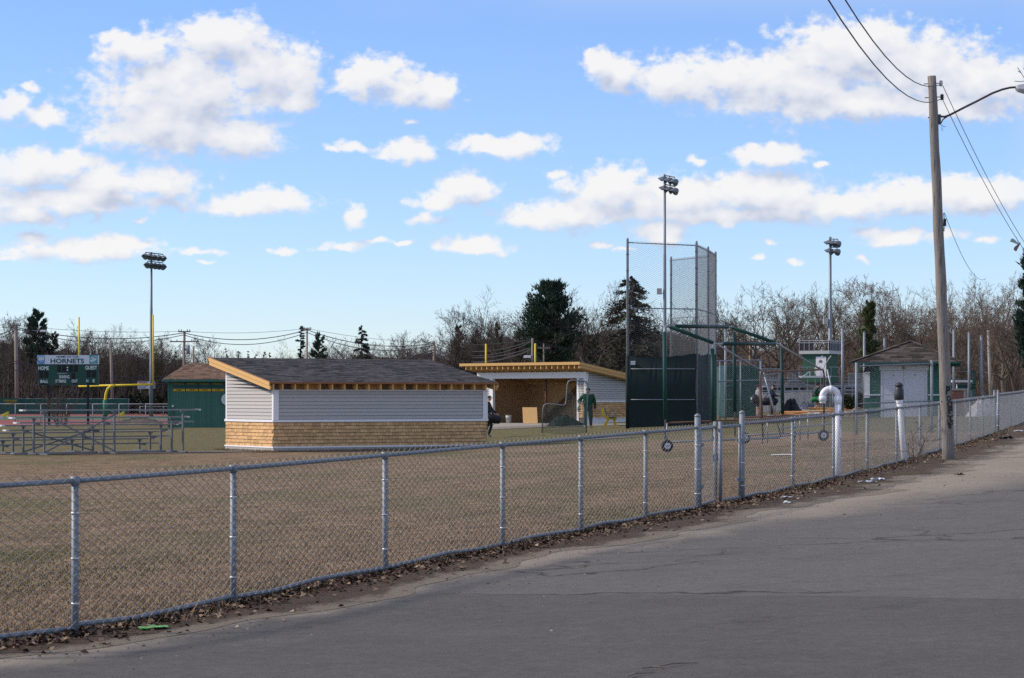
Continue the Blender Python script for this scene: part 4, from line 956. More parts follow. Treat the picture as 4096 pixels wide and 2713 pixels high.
# ================================================================== BLEACHERS (seen from behind)
bo = Vector((-16.1, 77.5, 0)); bo.z = G(bo.x, bo.y)
ble = thing('bleachers', 'small aluminium bleachers seen from behind with crossed braces', 'bleachers', bo, R(40))
BL = 6.84; RZ = [1.50, 1.245, .985, .725, .465]; BD = .72
capw = M('plank_end_cap', (.66, .66, .66), .5, .05)
galv2 = M('dull_frame_steel', (.17, .18, .195), .55, .15, 8, metal=.5)
for i, z in enumerate(RZ):
    v = i * BD
    sp_ = MB().box(0, BL, v - .12, v + .12, z - .045, z).build('seat_plank', alu, ble); MB().box(-.012, .11, v - .124, v + .124, z - .049, z + .003).build('end_cap', capw, sp_); MB().box(BL - .08, BL + .012, v - .124, v + .124, z - .049, z + .003).build('end_cap', capw, sp_)
    if i < 4:
        f0 = MB().box(0, BL, v + .30, v + .54, z - .46, z - .415).build('foot_plank', alu, ble); MB().box(-.012, .11, v + .297, v + .543, z - .463, z - .412).build('end_cap', capw, f0)
for fx in (.85, 3.5, 6.2):
    for i, z in enumerate(RZ):
        v = i * BD
        MB().beam((fx, v, .05), (fx, v, z - .046), .06, .06).build('upright', galv2, ble)
        MB().beam((fx, v - .14, z - .07), (fx, v + .14, z - .07), .05, .045).build('seat_bracket', galv2, ble)
        if i < 4: MB().beam((fx + .001, v, z - .485), (fx + .001, v + .7, z - .485), .045, .045).build('foot_bracket', galv2, ble)
    MB().beam((fx, -.25, .03), (fx, 4 * BD + .35, .03), .07, .06).build('ground_runner', galv2, ble)
MB().box(0.3, BL - .2, 1.1, 1.3, .02, .06).build('ground_plank', alu, ble)
for (a, c) in (((.85, .0, 1.33), (3.5, .0, .08)), ((.85, -.005, .08), (3.5, .005, 1.33))): MB().beam((a[0], a[1] - .045, a[2]), (c[0], c[1] - .045, c[2]), .02, .05).build('cross_brace', galv2, ble)
for (a, c) in (((.85, 1.44, .80), (3.5, 1.44, .08)), ((.85, 1.45, .08), (3.5, 1.45, .80))): MB().beam((a[0], a[1] - .045, a[2]), (c[0], c[1] - .045, c[2]), .02, .05).build('cross_brace', galv2, ble)
# ================================================================== SCOREBOARD
sz = 160.0; so = ON(273, sz); sb = thing('scoreboard', 'green baseball scoreboard with white banner reading home of the hornets', 'scoreboard', so)
k = sz / FPX
def sx_(px): return (px - 2048) * k - so.x
def sz_(py): return EYE + (HOR - py) * k - so.z
sgreen = M('scoreboard_green', (.018, .070, .052), .5, .08, 2); sban = M('banner_white', (.66, .68, .75), .5, .03, 2); led = M('led_black', (.012, .013, .014), .6, .3, 30)
sletter = M('pale_letter', (.72, .76, .78), .5, .03); dletter = M('dark_green_letter', (.010, .075, .065), .5, .03)
for px in (195, 351): MB().box(sx_(px) - .075, sx_(px) + .075, .08, .23, -.3, sz_(1542)).build('leg', M('black_post', (.018, .018, .024), .6), sb)
MB().box(sx_(150), sx_(393.5), 0, .26, sz_(1542), sz_(1457.5)).build('display_panel', sgreen, sb)
ban = MB().box(sx_(149), sx_(394), -.03, .26, sz_(1457), sz_(1421)).build('banner', sban, sb)
def zx(x): return 140 + x * 270 / 2368
def zy(y): return 1400 + y * 270 / 2368
def sl(txt, x0, x1, y0, y1, mat=sletter, yo=-.012, bold=.012, par=sb):
    lettering(par, txt, (zx(x1) - zx(x0)) * k, (zy(y1) - zy(y0)) * k, (sx_(zx(x0)) + sx_(zx(x1))) / 2, yo, (sz_(zy(y0)) + sz_(zy(y1))) / 2, mat, bold=bold)
sl('HOME OF THE', 760, 1520, 205, 272, dletter, -.042, .012, ban); sl('HORNETS', 550, 1725, 305, 470, dletter, -.042, .022, ban)
for a in (('HOME', 120, 485, 575, 705), ('GUEST', 1765, 2180, 560, 690), ('INNING', 858, 1205, 888, 1000), ('BALL', 188, 465, 1050, 1158), ('STRIKE', 720, 1092, 1042, 1150), ('OUT', 1288, 1495, 1040, 1147), ('H', 1800, 1870, 1035, 1140), ('E', 2030, 2095, 1032, 1140)): sl(*a, bold=.02)
sl('DAKTRONICS', 790, 1105, 808, 842, bold=.0)
def panel(x0, x1, y0, y1, name='digit_window', mat=led, yo=-.008, par=sb): return MB().box(sx_(zx(x0)), sx_(zx(x1)), yo, .0, sz_(zy(y1)), sz_(zy(y0))).build(name, mat, par)
for a in ((783, 922, 540, 785), (955, 1103, 540, 785), (1180, 1328, 540, 783), (1360, 1505, 535, 780), (148, 290, 738, 985), (320, 470, 735, 980), (1815, 1955, 722, 968), (1987, 2140, 720, 965), (1280, 1408, 820, 1022), (183, 470, 1165, 1225), (808, 985, 1165, 1218), (1315, 1485, 1160, 1212), (1810, 2090, 1155, 1208)): panel(*a)
dmat = M('led_dot', (.03, .03, .032), .5)
for y in (617, 707): MB().tube([(sx_(zx(1140)), -.012, sz_(zy(y))), (sx_(zx(1140)), 0, sz_(zy(y)))], .045, 14).build('colon_dot', sletter, sb)
for (x0, x1, y) in ((515, 760, 850), (1515, 1760, 845)): panel(x0, x1, y, y + 6, 'panel_seam', M('seam_dark', (.008, .035, .028), .6), -.003)
# sponsor emblems on the banner
blue = M('emblem_blue', (.02, .16, .50), .5); pale = M('emblem_pale_blue', (.28, .45, .68), .5); grey_b = M('emblem_grey_blue', (.24, .36, .55), .5); teal = M('emblem_teal', (.012, .22, .30), .5); teal2 = M('emblem_light_teal', (.25, .50, .56), .5); cream = M('emblem_cream', (.62, .66, .64), .5)
panel(75, 352, 190, 497, 'emblem_panel', pale, -.036, ban)
def disc(x, y, rx, ry, yo, mat, name, a0=0, a1=2 * math.pi, wave=None):
    n = 28; pts = []
    for i in range(n + (0 if a1 - a0 > 6.2 else 1)):
        a = a0 + (a1 - a0) * i / n; pts.append((sx_(zx(x + rx * math.cos(a))), sz_(zy(y - ry * math.sin(a)))))
    if wave: pts += [(sx_(zx(px)), sz_(zy(py))) for px, py in wave]
    MB().prism(pts, yo, yo + .005).build(name, mat, ban)
disc(218, 340, 132, 145, -.044, blue, 'emblem_ring'); disc(225, 345, 108, 112, -.052, cream, 'emblem_globe')
disc(228, 350, 104, 105, -.060, grey_b, 'emblem_wave', -math.pi + .05, -.15, [(290, 355), (240, 345), (190, 380), (150, 370)])
lettering(ban, 'PEPSI', 240 * 270 / 2368 * k, 48 * 270 / 2368 * k, sx_(zx(213)), -.066, sz_(zy(252)), sban, bold=.02)
panel(1913, 2205, 180, 482, 'emblem_panel', teal, -.036, ban)
for i, (rx, ry, m_) in enumerate(((135, 140, teal2), (112, 116, teal), (92, 100, teal2))): disc(2065, 330, rx, ry, -.044 - .008 * i, m_, 'emblem_swirl')
for (x0, y0, x1, y1, w) in ((1950, 400, 2150, 290, 95), (2100, 290, 2170, 215, 40), (1985, 260, 1990, 350, 30), (2030, 240, 2035, 330, 26)):
    a = Vector((sx_(zx(x0)), -.068, sz_(zy(y0)))); c = Vector((sx_(zx(x1)), -.068, sz_(zy(y1)))); MB().beam(a, c, .006, w * 270 / 2368 * k).build('emblem_lettering', cream, ban)

# ================================================================== GOAL POST (near end) and the far one
yell = M('goalpost_yellow', (.70, .50, .03), .45, .12, 3)
gz_ = 222.0; k2 = gz_ / FPX; go_ = ON(421, gz_); gp = thing('goal_post', 'yellow gooseneck football goal post with green padded base', 'goal post', go_)
def gq(px, py, dz=0.): v = PX(px, py, gz_ + dz) - go_; return v
L_, R_ = gq(315, 1545, 2.0), gq(613, 1538, -2.0)
MB().tube([L_, R_], .095, 12).build('crossbar', yell, gp, True)
MB().tube([L_ + Vector((0, 0, -.02)), gq(316, 1269, 2.0)], .075, 10).build('upright', yell, gp, True); MB().tube([R_ + Vector((0, 0, -.02)), gq(612, 1260, -2.0)], .075, 10).build('upright', yell, gp, True)
MB().tube([gq(421, 1612), gq(421, 1600), gq(424, 1575), gq(431, 1556), gq(443, 1545), gq(462, 1541)], .13, 12).build('gooseneck', yell, gp, True)
MB().tube([(0, 0, -.1), gq(421, 1600)], .22, 14).build('base_pad', M('goal_pad_green', (.012, .13, .085), .6), gp, True)
g2 = ON(2042, 200.); gp2 = thing('goal_post', 'distant yellow goal post uprights rising behind the open dugout', 'goal post', g2)
for px, top in ((1944, 1376), (2141, 1374)):
    a = PX(px, 1540, 200.) - g2; c = PX(px, top, 200.) - g2; MB().tube([a, c], .075, 8).build('upright', yell, gp2, True)
MB().tube([PX(1944, 1540, 200.) - g2, PX(2141, 1540, 200.) - g2], .12, 8).build('crossbar', yell, gp2, True); MB().tube([(0, 0, -.1), PX(2042, 1540, 200.) - g2], .15, 8).build('gooseneck', yell, gp2, True)
# blocking sled dollies at the field edge
for i, (px, Z, lab) in enumerate(((22, 208., 'small yellow equipment dolly with white wheels by the track'), (477, 208., 'yellow padded sled standing behind the bleachers'))):
    q = ON(px, Z); t_ = thing('field_dolly', lab, 'dolly', q); t_.scale = (.8,) * 3
    if i == 0:
        MB().hexa([(-.45, -.3, .25), (.3, -.3, .25), (.3, .3, .25), (-.45, .3, .25), (-.35, -.25, .5), (.35, -.25, .85), (.35, .25, .85), (-.35, .25, .5)]).build('body', yell, t_)
        for dx in (-.4, .35): MB().tube([(dx, -.36, .17), (dx, -.28, .17)], .17, 12).build('wheel', capw, t_)
        MB().beam((.3, 0, .8), (.45, 0, 1.1), .05, .05).build('handle', black_m, t_)
    else:
        MB().hexa([(-.2, -.3, .0), (.5, -.3, .0), (.5, .3, .0), (-.2, .3, .0), (-.1, -.25, .5), (.55, -.25, .9), (.55, .25, .9), (-.1, .25, .5)]).build('pad', yell, t_)
        MB().beam((-.5, 0, .1), (.2, 0, .6), .1, .1).build('push_bar', M('rust_brown', (.20, .08, .03), .8), t_)

# ================================================================== STADIUM LIGHTS
steel_pole = M('grey_steel_pole', (.19, .22, .255), .5, .15, 2, metal=.45); flood = M('floodlight_grey', (.16, .18, .21), .5, .15, 3, metal=.35); lens = M('floodlight_lens', (.05, .04, .035), .25, .1)
def floodlight(parent, p, aim, sc=1.):
    """a hooded lamp that looks along aim"""
    d = Vector(aim).normalized(); q = d.to_track_quat('X', 'Z').to_matrix()
    m = MB(); prof = [(-.34, .10), (-.30, .17), (-.16, .25), (-.02, .32), (.05, .335), (.06, .31)]
    m.tube([q @ Vector((x * sc, 0, 0)) for x, r in prof], [r * sc for x, r in prof], 14)
    n = 8; vs = []
    for j, xx in enumerate((.03, .48)):
        for i in range(n + 1):
            a = math.pi * i / n; rr = .34 if j == 0 else .30
            vs.append(q @ Vector(((xx - (.24 * (1 - math.sin(a)) if j else 0)) * sc, rr * math.cos(a) * sc, rr * math.sin(a) * sc)))
    base = len(m.v); m.add(vs, [(i, i + 1, n + 2 + i, n + 1 + i) for i in range(n)] + [(n + 1 + i, n + 2 + i, i + 1, i) for i in range(n)])
    o = m.build('floodlight', flood, parent, False, p)
    MB().tube([q @ Vector((.05 * sc, 0, 0)), q @ Vector((.055 * sc, 0, 0))], .29 * sc, 14).build('lens', lens, o)
    MB().beam((0, 0, .1), (0, 0, .45), .05, .05).build('yoke', flood, o)
    return o
def light_mast(label, px, top, Z, r0, r1, rows, aimdir, armdir, box=None, base_py=None):
    o = ON(px, Z); t_ = thing('light_mast', label, 'light pole', o); H = PX(px, top, Z).z - o.z
    m = MB(); m.tube([(0, 0, -.3), (0, 0, H * .33), (0, 0, H * .331), (0, 0, H * .66), (0, 0, H * .661), (0, 0, H)], [r0, r0 * .8, r0 * .76, r1 * 1.2, r1 * 1.12, r1], 14); m.build('mast', steel_pole, t_, True)
    ad = Vector(armdir).normalized()
    for (dz, n, ln, off) in rows:
        a = Vector((0, -.2, H - dz)) + ad * (off - ln / 2); c = a + ad * ln
        arm = MB().beam(a, c, .10, .10).build('crossarm', flood, t_)
        for i in range(n):
            p = a.lerp(c, i / max(1, n - 1)) + Vector((0, -.12, -.42)); fan = (i / max(1, n - 1) - .5)
            floodlight(t_, p, Vector(aimdir) + ad * fan * .9 + Vector((0, 0, -.42)), 1.0)
    if box:
        b_ = PX(box[0], box[1], Z) - o; MB().box(b_.x - .2, b_.x + .2, -.2, .2, b_.z - .25, b_.z + .25).build('control_box', M('pale_box', (.50, .50, .48), .6), t_); MB().beam((0, 0, b_.z - .15), (b_.x, 0, b_.z - .15), .06, .06).build('box_bracket', flood, t_)
    return t_
light_mast('tall grey stadium light mast with two rows of floodlights beyond the goal post', 605, 1009, 236., .21, .12, ((.1, 5, 1.75, .35), (.95, 5, 1.55, .45)), (.1, -1, 0), (1, .25, -.1))
light_mast('tall stadium light mast rising behind the backstop cage', 2659, 698, 196., .20, .10, ((.1, 3, 1.3, -.55), (.85, 3, 1.25, -.6)), (-1, -.25, 0), (-.75, .9, .25), box=(2637, 1166))
light_mast('slender stadium light mast standing behind the press box', 3321, 948, 205., .25, .11, ((.2, 3, .95, -.35), (.9, 2, .8, -.35)), (-1, -.25, 0), (-.75, .9, .1), box=(3302, 1286))

# ================================================================== GREEN SHED WITH BANNERS
hz = 150.0; hk = hz / FPX; ho = ON(672, hz); shed = thing('storage_shed', 'green board sided shed with brown roof and baseball banners', 'shed', ho)
def hx_(px): return (px - 672) * hk
def hz_(py): return EYE + (HOR - py) * hk - ho.z
sgr = M('shed_green_board', (.055, .150, .115), .75, .12, 2, isl=.10); sgr2 = M('shed_green_trim', (.05, .145, .115), .6, .08, 2)
SW, SD = 6.4, 5.0; WT = hz_(1526)
MB().box(0.05, SW, .05, SD, -.4, WT).build('wall', sgr, shed)
bw = .165; nb = int(SW / bw)
bm_ = MB().box(.004, bw - .004, 0, .03, -.35, WT - .002).mesh('wall_board', sgr)
for i in range(nb): obj('wall_board', bm_, shed, (i * bw, 0.018, 0))
bm2 = MB().box(0, .03, .004, bw - .004, -.35, WT - .004).mesh('wall_board', sgr)
for i in range(int(SD / bw)): obj('wall_board', bm2, shed, (0.02, i * bw + .05, 0))
MB().box(-.02, .09, -.02, .09, -.35, WT - .01).build('corner_board', sgr2, shed)
OVh = (672 - 653) * hk; ze, zr_ = hz_(1518), hz_(1452)
e0 = (-OVh, -.55); e1 = (SW + .5, SD + .55); rin = hx_(727)
rf = MB(); A = [(e0[0], e0[1], ze), (e1[0], e0[1], ze), (e1[0], e1[1], ze), (e0[0], e1[1], ze)]; ry = SD / 2; Rg = [(rin, ry, zr_), (SW - rin, ry, zr_)]
rf.add(A + Rg, [(0, 1, 5, 4), (1, 2, 5), (2, 3, 4, 5), (3, 0, 4), (3, 2, 1, 0)]); brown_roof = M('brown_roof_shingle', (.205, .128, .088), .95, .2, 9, isl=.38)
rfo = rf.build('roof', brown_roof, shed)
def face_courses(par, a, b, c, d, nrow, mat, tab=.3, seed=1):
    """tabs over a sloping quad a-b (eave) to d-c (ridge)"""
    rnd = np.random.RandomState(seed); V = []; F = []; k = 0; a, b, c, d = map(Vector, (a, b, c, d)); nrm = (b - a).cross(d - a).normalized()
    if nrm.z < 0: nrm = -nrm
    for r in range(nrow):
        t0, t1 = r / nrow, min(1, (r + 1.25) / nrow); l0, r0 = a.lerp(d, t0), b.lerp(c, t0); l1, r1 = a.lerp(d, t1), b.lerp(c, t1); w = (r0 - l0).length
        if w < .05: continue
        x = -rnd.uniform(0, tab)
        while x < w:
            tw = tab * rnd.uniform(.55, 1.5); s0, s1 = max(0, x) / w, min(w, x + tw - .008) / w; x += tw
            if s1 - s0 < .003: continue
            li = .014 * rnd.uniform(.7, 1.5)
            V += [l0.lerp(r0, s0) + nrm * li, l0.lerp(r0, s1) + nrm * li, l1.lerp(r1, s1) + nrm * .004, l1.lerp(r1, s0) + nrm * .004, l0.lerp(r0, s0), l0.lerp(r0, s1)]; F += [(k, k + 1, k + 2, k + 3), (k + 4, k + 5, k + 1, k)]; k += 6
    return obj('roof_shingles', np_mesh('roof_shingles', V, F, mat), par, kind='stuff')
face_courses(rfo, A[0], A[1], Rg[1], Rg[0], 18, brown_roof, .33, 4); face_courses(rfo, A[3], A[0], Rg[0], Rg[0], 18, brown_roof, .33, 5)
MB().box(e0[0] - .01, e1[0], e0[1] - .03, e0[1] - .002, ze - .14, ze - .005).build('gutter', sgr2, shed); MB().box(e0[0] - .03, e0[0] - .002, e0[1], e1[1], ze - .13, ze - .005).build('gutter', sgr2, shed)
MB().box(e0[0], e1[0], e0[1], .0, ze - .10, ze - .06).build('soffit', sgr2, shed)
ban_b = M('banner_dark_blue', (.012, .075, .085), .6, .1, 3); ban_y = M('banner_gold', (.62, .36, .01), .6, .05, 3); ban_t = M('banner_faded_gold', (.30, .22, .015), .6); ban_k = M('banner_black', (.02, .02, .02), .6); ban_g = M('banner_faded_teal', (.06, .16, .17), .6)
LINES = ['CLASS B', 'CLASS C', 'DIVISION I', 'DIVISION II', 'DIVISION II']
for i, yr in enumerate(('1969', '1970', '1974', '1975', '1976')):
    x0, x1 = 600 + (270 + i * 149.5) / 2.888, 600 + (403 + i * 149.5) / 2.888; zt_, zb_ = hz_(1350 + 525 / 2.888), hz_(1350 + 622 / 2.888)
    zb2 = hz_(1350 + 594 / 2.888)
    bb = MB().box(hx_(x0), hx_(x1), -.03, -.008, zb2, zt_).build('banner', ban_b, shed)
    lettering(bb, 'BASEBALL', (hx_(x1) - hx_(x0)) * .9, .11, hx_((x0 + x1) / 2), -.036, hz_(1350 + 536 / 2.888), ban_t, bold=.03)
    lettering(bb, 'STATE CHAMPIONS', (hx_(x1) - hx_(x0)) * .85, .05, hx_((x0 + x1) / 2), -.036, hz_(1350 + 559 / 2.888), ban_g, bold=.0)
    lettering(bb, LINES[i], (hx_(x1) - hx_(x0)) * .5, .05, hx_((x0 + x1) / 2), -.036, hz_(1350 + 577 / 2.888), ban_g, bold=.0)
    yb = MB().box(hx_(x0) - .01, hx_(x1) + .01, -.034, -.008, zb_, zb2 - .003).build('year_banner', ban_y, shed)
    lettering(yb, yr, (hx_(x1) - hx_(x0)) * .42, .095, hx_((x0 + x1) / 2), -.04, (zb_ + zb2) / 2, ban_k, bold=.02)
MB().box(hx_(688), hx_(695), -.08, -.01, hz_(1629), hz_(1621)).build('meter_box', capw, shed); MB().tube([(hx_(692), -.03, -.2), (hx_(692), -.03, hz_(1628))], .03, 8).build('conduit', M('dark_conduit', (.03, .06, .05), .6), shed)
rg = thing('life_ring', 'white round disc hanging on the green shed wall', 'disc', PX(908, 1598, hz - .1)); MB().tube([(0, -.04, 0), (0, .02, 0)], .36, 24).build('disc', capw, rg); MB().tube([(0, -.05, 0), (0, -.041, 0)], .25, 24).build('disc_face', M('disc_pale', (.55, .58, .60), .5), rg)

# ================================================================== FAR LEFT: WINDSCREEN FENCE, SIGN, HEDGE
wgreen = M('windscreen_green', (.016, .090, .070), .85, .2, .7)
def line_fence(label, pts, Z0s, h, posts, mat_panel=None, rail=.03, w=.16, r=.006, rails=(1.,), post_r=.04, mesh=True, group=None):
    """a straight fence through ground points; panel fabric or wire mesh"""
    P = [Vector(p) for p in pts]; o = P[0]; t_ = thing('chain_link_fence', label, 'fence', o, 0, group)
    Ls = [0]
    for a, c in zip(P, P[1:]): Ls.append(Ls[-1] + (c - a).length)
    def pos(s):
        s = min(max(s, 0), Ls[-1])
        for i in range(len(P) - 1):
            if s <= Ls[i + 1] + 1e-6:
                q = P[i].lerp(P[i + 1], (s - Ls[i]) / (Ls[i + 1] - Ls[i])); return (q.x - o.x, q.y - o.y, G(q.x, q.y) - o.z)
    n = posts
    pm = MB().tube([(0, 0, -.3), (0, 0, h + .02)], post_r, 8).mesh('post', galv, True)
    for i in range(n + 1): obj('post', pm, t_, pos(Ls[-1] * i / n))
    for i in range(n):
        sgm = [pos(Ls[-1] * (i + q / 4) / n) for q in range(5)]
        for hh in rails: MB().tube([(x, y, z + h * hh) for x, y, z in sgm], rail, 6).build('rail', galv, t_, True)
    if mat_panel:
        for i in range(n):
            sgm = [pos(Ls[-1] * (i + q / 6) / n) for q in range(7)]; m = MB(); vs = []; fs = []
            for q, (x, y, z) in enumerate(sgm):
                wv = .02 * math.sin(q * 1.7 + i); vs += [(x + wv, y - .06 + wv, z + .05), (x + wv, y - .06 - wv, z + h), (x + wv, y - .045 + wv, z + .05), (x + wv, y - .045 - wv, z + h)]
            for q in range(6): b0 = q * 4; fs += [(b0, b0 + 4, b0 + 5, b0 + 1), (b0 + 2, b0 + 3, b0 + 7, b0 + 6), (b0 + 1, b0 + 5, b0 + 7, b0 + 3)]
            m.add(vs, fs); m.build('windscreen_panel', mat_panel, t_)
    if mesh:
        V, F = chain_link(pos, 0, Ls[-1], .03, h + .03, w, w / 2, r); obj('wire_mesh', np_mesh('wire_mesh', V, F, wire), t_, kind='stuff')
    return t_
wf = line_fence('far fence hung with green windscreen along the running track', [ON(-60, 262), ON(515, 262)], None, 1.75, 7, wgreen, mesh=False)
sgn = thing('field_sign', 'green sign with gold lettering above the far windscreen fence', 'sign', ON(44, 260))
MB().box((0 - 44) * 260 / FPX, (74 - 44) * 260 / FPX, -.08, -.02, .2, EYE + (HOR - 1593) * 260 / FPX - G(-55, 260)).build('board', wgreen, sgn)
gold = M('gold_letter', (.42, .30, .015), .6)
lettering(sgn, 'ARTHUR J. KINNEY', 56 * 260 / FPX, .26, -.05, -.10, EYE + (HOR - 1604) * 260 / FPX - sgn.location.z, gold, bold=.03); lettering(sgn, 'ATHLETIC FIELD', 46 * 260 / FPX, .24, -.05, -.10, EYE + (HOR - 1615) * 260 / FPX - sgn.location.z, gold, bold=.03)
line_fence('long grey chain link fence between the bleachers and the running track', [ON(-40, 178), ON(690, 172)], None, 1.42, 7, w=.17, r=.0065, rail=.03, post_r=.032)
line_fence('low black railed fence along the far edge of the turf', [ON(560, 246), ON(700, 246)], None, .95, 3, w=.2, r=.006, mesh=False, rails=(1., .5))
# sponsor sign
dz_ = 275.; dk = dz_ / FPX; do = ON(586, dz_); ds = thing('sponsor_sign', 'white roadside sign with red lettering and blue roof emblem', 'sign', do)
def dx_(px): return (px - 586) * dk
def dzz(py): return EYE + (HOR - py) * dk - do.z
MB().box(dx_(550), dx_(598), 0, .1, dzz(1555), dzz(1524)).build('panel', M('sign_white', (.66, .67, .68), .5), ds); MB().box(dx_(598.3), dx_(621), .02, .1, dzz(1555), dzz(1525)).build('panel', M('sign_grey', (.26, .29, .34), .5), ds)
for px in (554, 561, 595): MB().box(dx_(px) - .05, dx_(px) + .05, .12, .22, -.2, dzz(1540)).build('post', M('pale_post', (.32, .28, .24), .8), ds)
redl = M('sign_red', (.42, .015, .02), .5); bluel = M('sign_blue', (.02, .03, .25), .5)
lettering(ds, 'Duval', dx_(579.5) - dx_(554.5), .22, dx_(567), -.02, dzz(1531), redl, bold=.03); lettering(ds, 'Roofing', dx_(590) - dx_(554), .20, dx_(572), -.02, dzz(1541), redl, bold=.03); lettering(ds, '978.664.2557', dx_(584) - dx_(552.5), .11, dx_(568), -.02, dzz(1550), bluel, bold=.02)
MB().prism([(dx_(580), dzz(1533.5)), (dx_(585.5), dzz(1527)), (dx_(591), dzz(1533.5))], -.012, 0).build('roof_emblem', bluel, ds); MB().box(dx_(553), dx_(586), -.01, 0, dzz(1546), dzz(1545)).build('underline', bluel, ds)

# ================================================================== BACKSTOP
bsz = 104.0
pole_g = galv
def bs(px, Z): return ON(px, Z)
A_, B_, C_, D_ = bs(2510, 104), bs(2786, 104.), bs(2832, 108.), bs(2862, 112.0)
E_ = bs(2684, 124.)
bst = thing('backstop', 'tall baseball backstop of steel pipe and chain link with dark windscreen', 'backstop', A_)
def bl(v): return Vector(v) - A_
screen_m = M('dark_windscreen', (.009, .021, .020), .8, .35, 1.5)
def topz(px, py, Z): return PX(px, py, Z).z
posts = [(A_, topz(0, 956, 104)), (B_, topz(0, 968, 104)), (C_, topz(0, 990, 108)), (D_, topz(0, 1010, 112)), (E_, topz(0, 1030, 124))]
band = M('dark_band', (.12, .13, .14), .6, .1)
for p, zt_ in posts:
    q = bl(p); H = zt_ - p.z
    m = MB(); m.tube([q + Vector((0, 0, -.3)), q + Vector((0, 0, H - .05)), q + Vector((0, 0, H)), q + Vector((0, 0, H + .05))], [.062, .058, .055, .02], 12); po = m.build('post', galv, bst, True)
    for i in range(min(9, int((H - 2.7) / .72) + 1)): MB().tube([q + Vector((0, 0, 2.6 + i * .72)), q + Vector((0, 0, 2.64 + i * .72))], .07, 10).build('tension_band', band, po, True)
def bay(p, q, zp, zq, mids, scr, scr_h, w=.085, r=.0046):
    a, c = bl(p), bl(q); Hp, Hq = zp - p.z - .16, zq - q.z - .16
    MB().tube([a + Vector((0, 0, Hp)), c + Vector((0, 0, Hq))], .024, 8).build('top_rail', galv, bst, True)
    for fr in mids: MB().tube([a + Vector((0, 0, Hp * fr)), c + Vector((0, 0, Hq * fr))], .024, 8).build('mid_rail', galv, bst, True)
    Ln = math.hypot(c.x - a.x, c.y - a.y)
    V, F = chain_link(lambda s: (a.x + (c.x - a.x) * s / Ln, a.y + (c.y - a.y) * s / Ln - .03, a.z + (c.z - a.z) * s / Ln), .05, Ln - .05, .05, lambda s: Hp + (Hq - Hp) * s / Ln + .08, w, w * .5, r)
    obj('wire_mesh', np_mesh('wire_mesh', V, F, wire), bst, kind='stuff')
    if scr:
        n = 14; m = MB(); vs = []; fs = []
        for i in range(n + 1):
            t_ = i / n; x, y, z = a.x + (c.x - a.x) * t_, a.y + (c.y - a.y) * t_ - .07, a.z + (c.z - a.z) * t_; ht = scr_h - .10 * math.sin(t_ * 3.14) + .02 * math.sin(i * 2.1)
            bw_ = .04 * math.sin(i * 1.3)
            vs += [(x, y + .02 + bw_, z + .02), (x, y - bw_, z + ht * .5), (x, y, z + ht), (x, y + .035 + bw_, z + .02), (x, y + .015 - bw_, z + ht * .5), (x, y + .015, z + ht)]
        for i in range(n):
            b0 = 6 * i; fs += [(b0, b0 + 6, b0 + 7, b0 + 1), (b0 + 1, b0 + 7, b0 + 8, b0 + 2), (b0 + 3, b0 + 4, b0 + 10, b0 + 9), (b0 + 4, b0 + 5, b0 + 11, b0 + 10), (b0 + 2, b0 + 8, b0 + 11, b0 + 5)]
        m.add(vs, fs); m.build('windscreen', screen_m, bst, True)
    return a, c
sh_ = topz(0, 1425, 104) - A_.z
a, c = bay(A_, B_, posts[0][1], posts[1][1], (.647,), True, sh_)
for py in (1476, 1599): 
    zz = topz(0, py, 103.9) - A_.z; MB().tube([(a.x + .15, a.y - .10, zz), (c.x - .08, c.y - .10, zz)], .022, 8).build('mid_rail', galv, bst, True)
bay(B_, C_, posts[1][1], posts[2][1], (.647,), True, sh_ + .03); bay(C_, D_, posts[2][1], posts[3][1], (.647,), True, sh_ + .05)
bay(E_, D_, posts[4][1], posts[3][1], (.64, .3), False, 0, .11, .0045)
MB().tube([bl(A_) + Vector((0, -.01, 0)), bl(A_) + Vector((0, -.01, sh_ + .02))], .085, 12).build('post_wrap', screen_m, bst, True)
sgp = PX(2532, 1452, 103.85); o = MB().box(-.1, .1, -.01, .01, -.085, .085).build('small_sign', capw, bst, False, sgp - A_)
for zz in (-.03, .02): MB().box(-.075, .075, -.013, -.0105, zz - .008, zz + .008).build('sign_print', M('print_grey', (.3, .32, .36), .6), o)

# ================================================================== ROLLING BATTING CAGE
cz = 68.0
CA1, CA2 = ON(2662, 68.), ON(2940, 74.); CB1, CB2 = ON(2852, 68.6), ON(3132, 74.4); CC1, CC2 = ON(3052, 69.2), ON(3296, 74.8)
cage = thing('batting_cage', 'rolling batting cage frame of green padded hoops and bare pipe on wheels', 'batting cage', CA1)
padg = M('green_foam_pad', (.008, .058, .048), .6, .15, 6); padd = M('dark_green_pad', (.008, .040, .042), .6, .15, 6); pipe = M('bare_pipe', (.25, .27, .30), .45, .25, 8, metal=.5); rustp = M('rusty_pipe', (.15, .085, .06), .7, .35, 10, metal=.2)
def cq(px, py, Z): return PX(px, py, Z) - CA1
def seg(name, pts, r, mat): return MB().tube(pts, r, 10).build(name, mat, cage, True)
fr_z = .27
tA1, tA2, tB1, tB2, tC1, tC2 = cq(2657, 1305, 68), cq(2936, 1308, 74), cq(2850, 1376, 68.6), cq(3126, 1376, 74.4), cq(3040, 1490, 69.2), cq(3296, 1478, 74.8)
def elbow(a, b, c, rad=.16): 
    a, b, c = Vector(a), Vector(b), Vector(c); p = b + (a - b).normalized() * rad; q = b + (c - b).normalized() * rad
    return [p, b + (a - b).normalized() * rad * .35 + (c - b).normalized() * rad * .35, q]
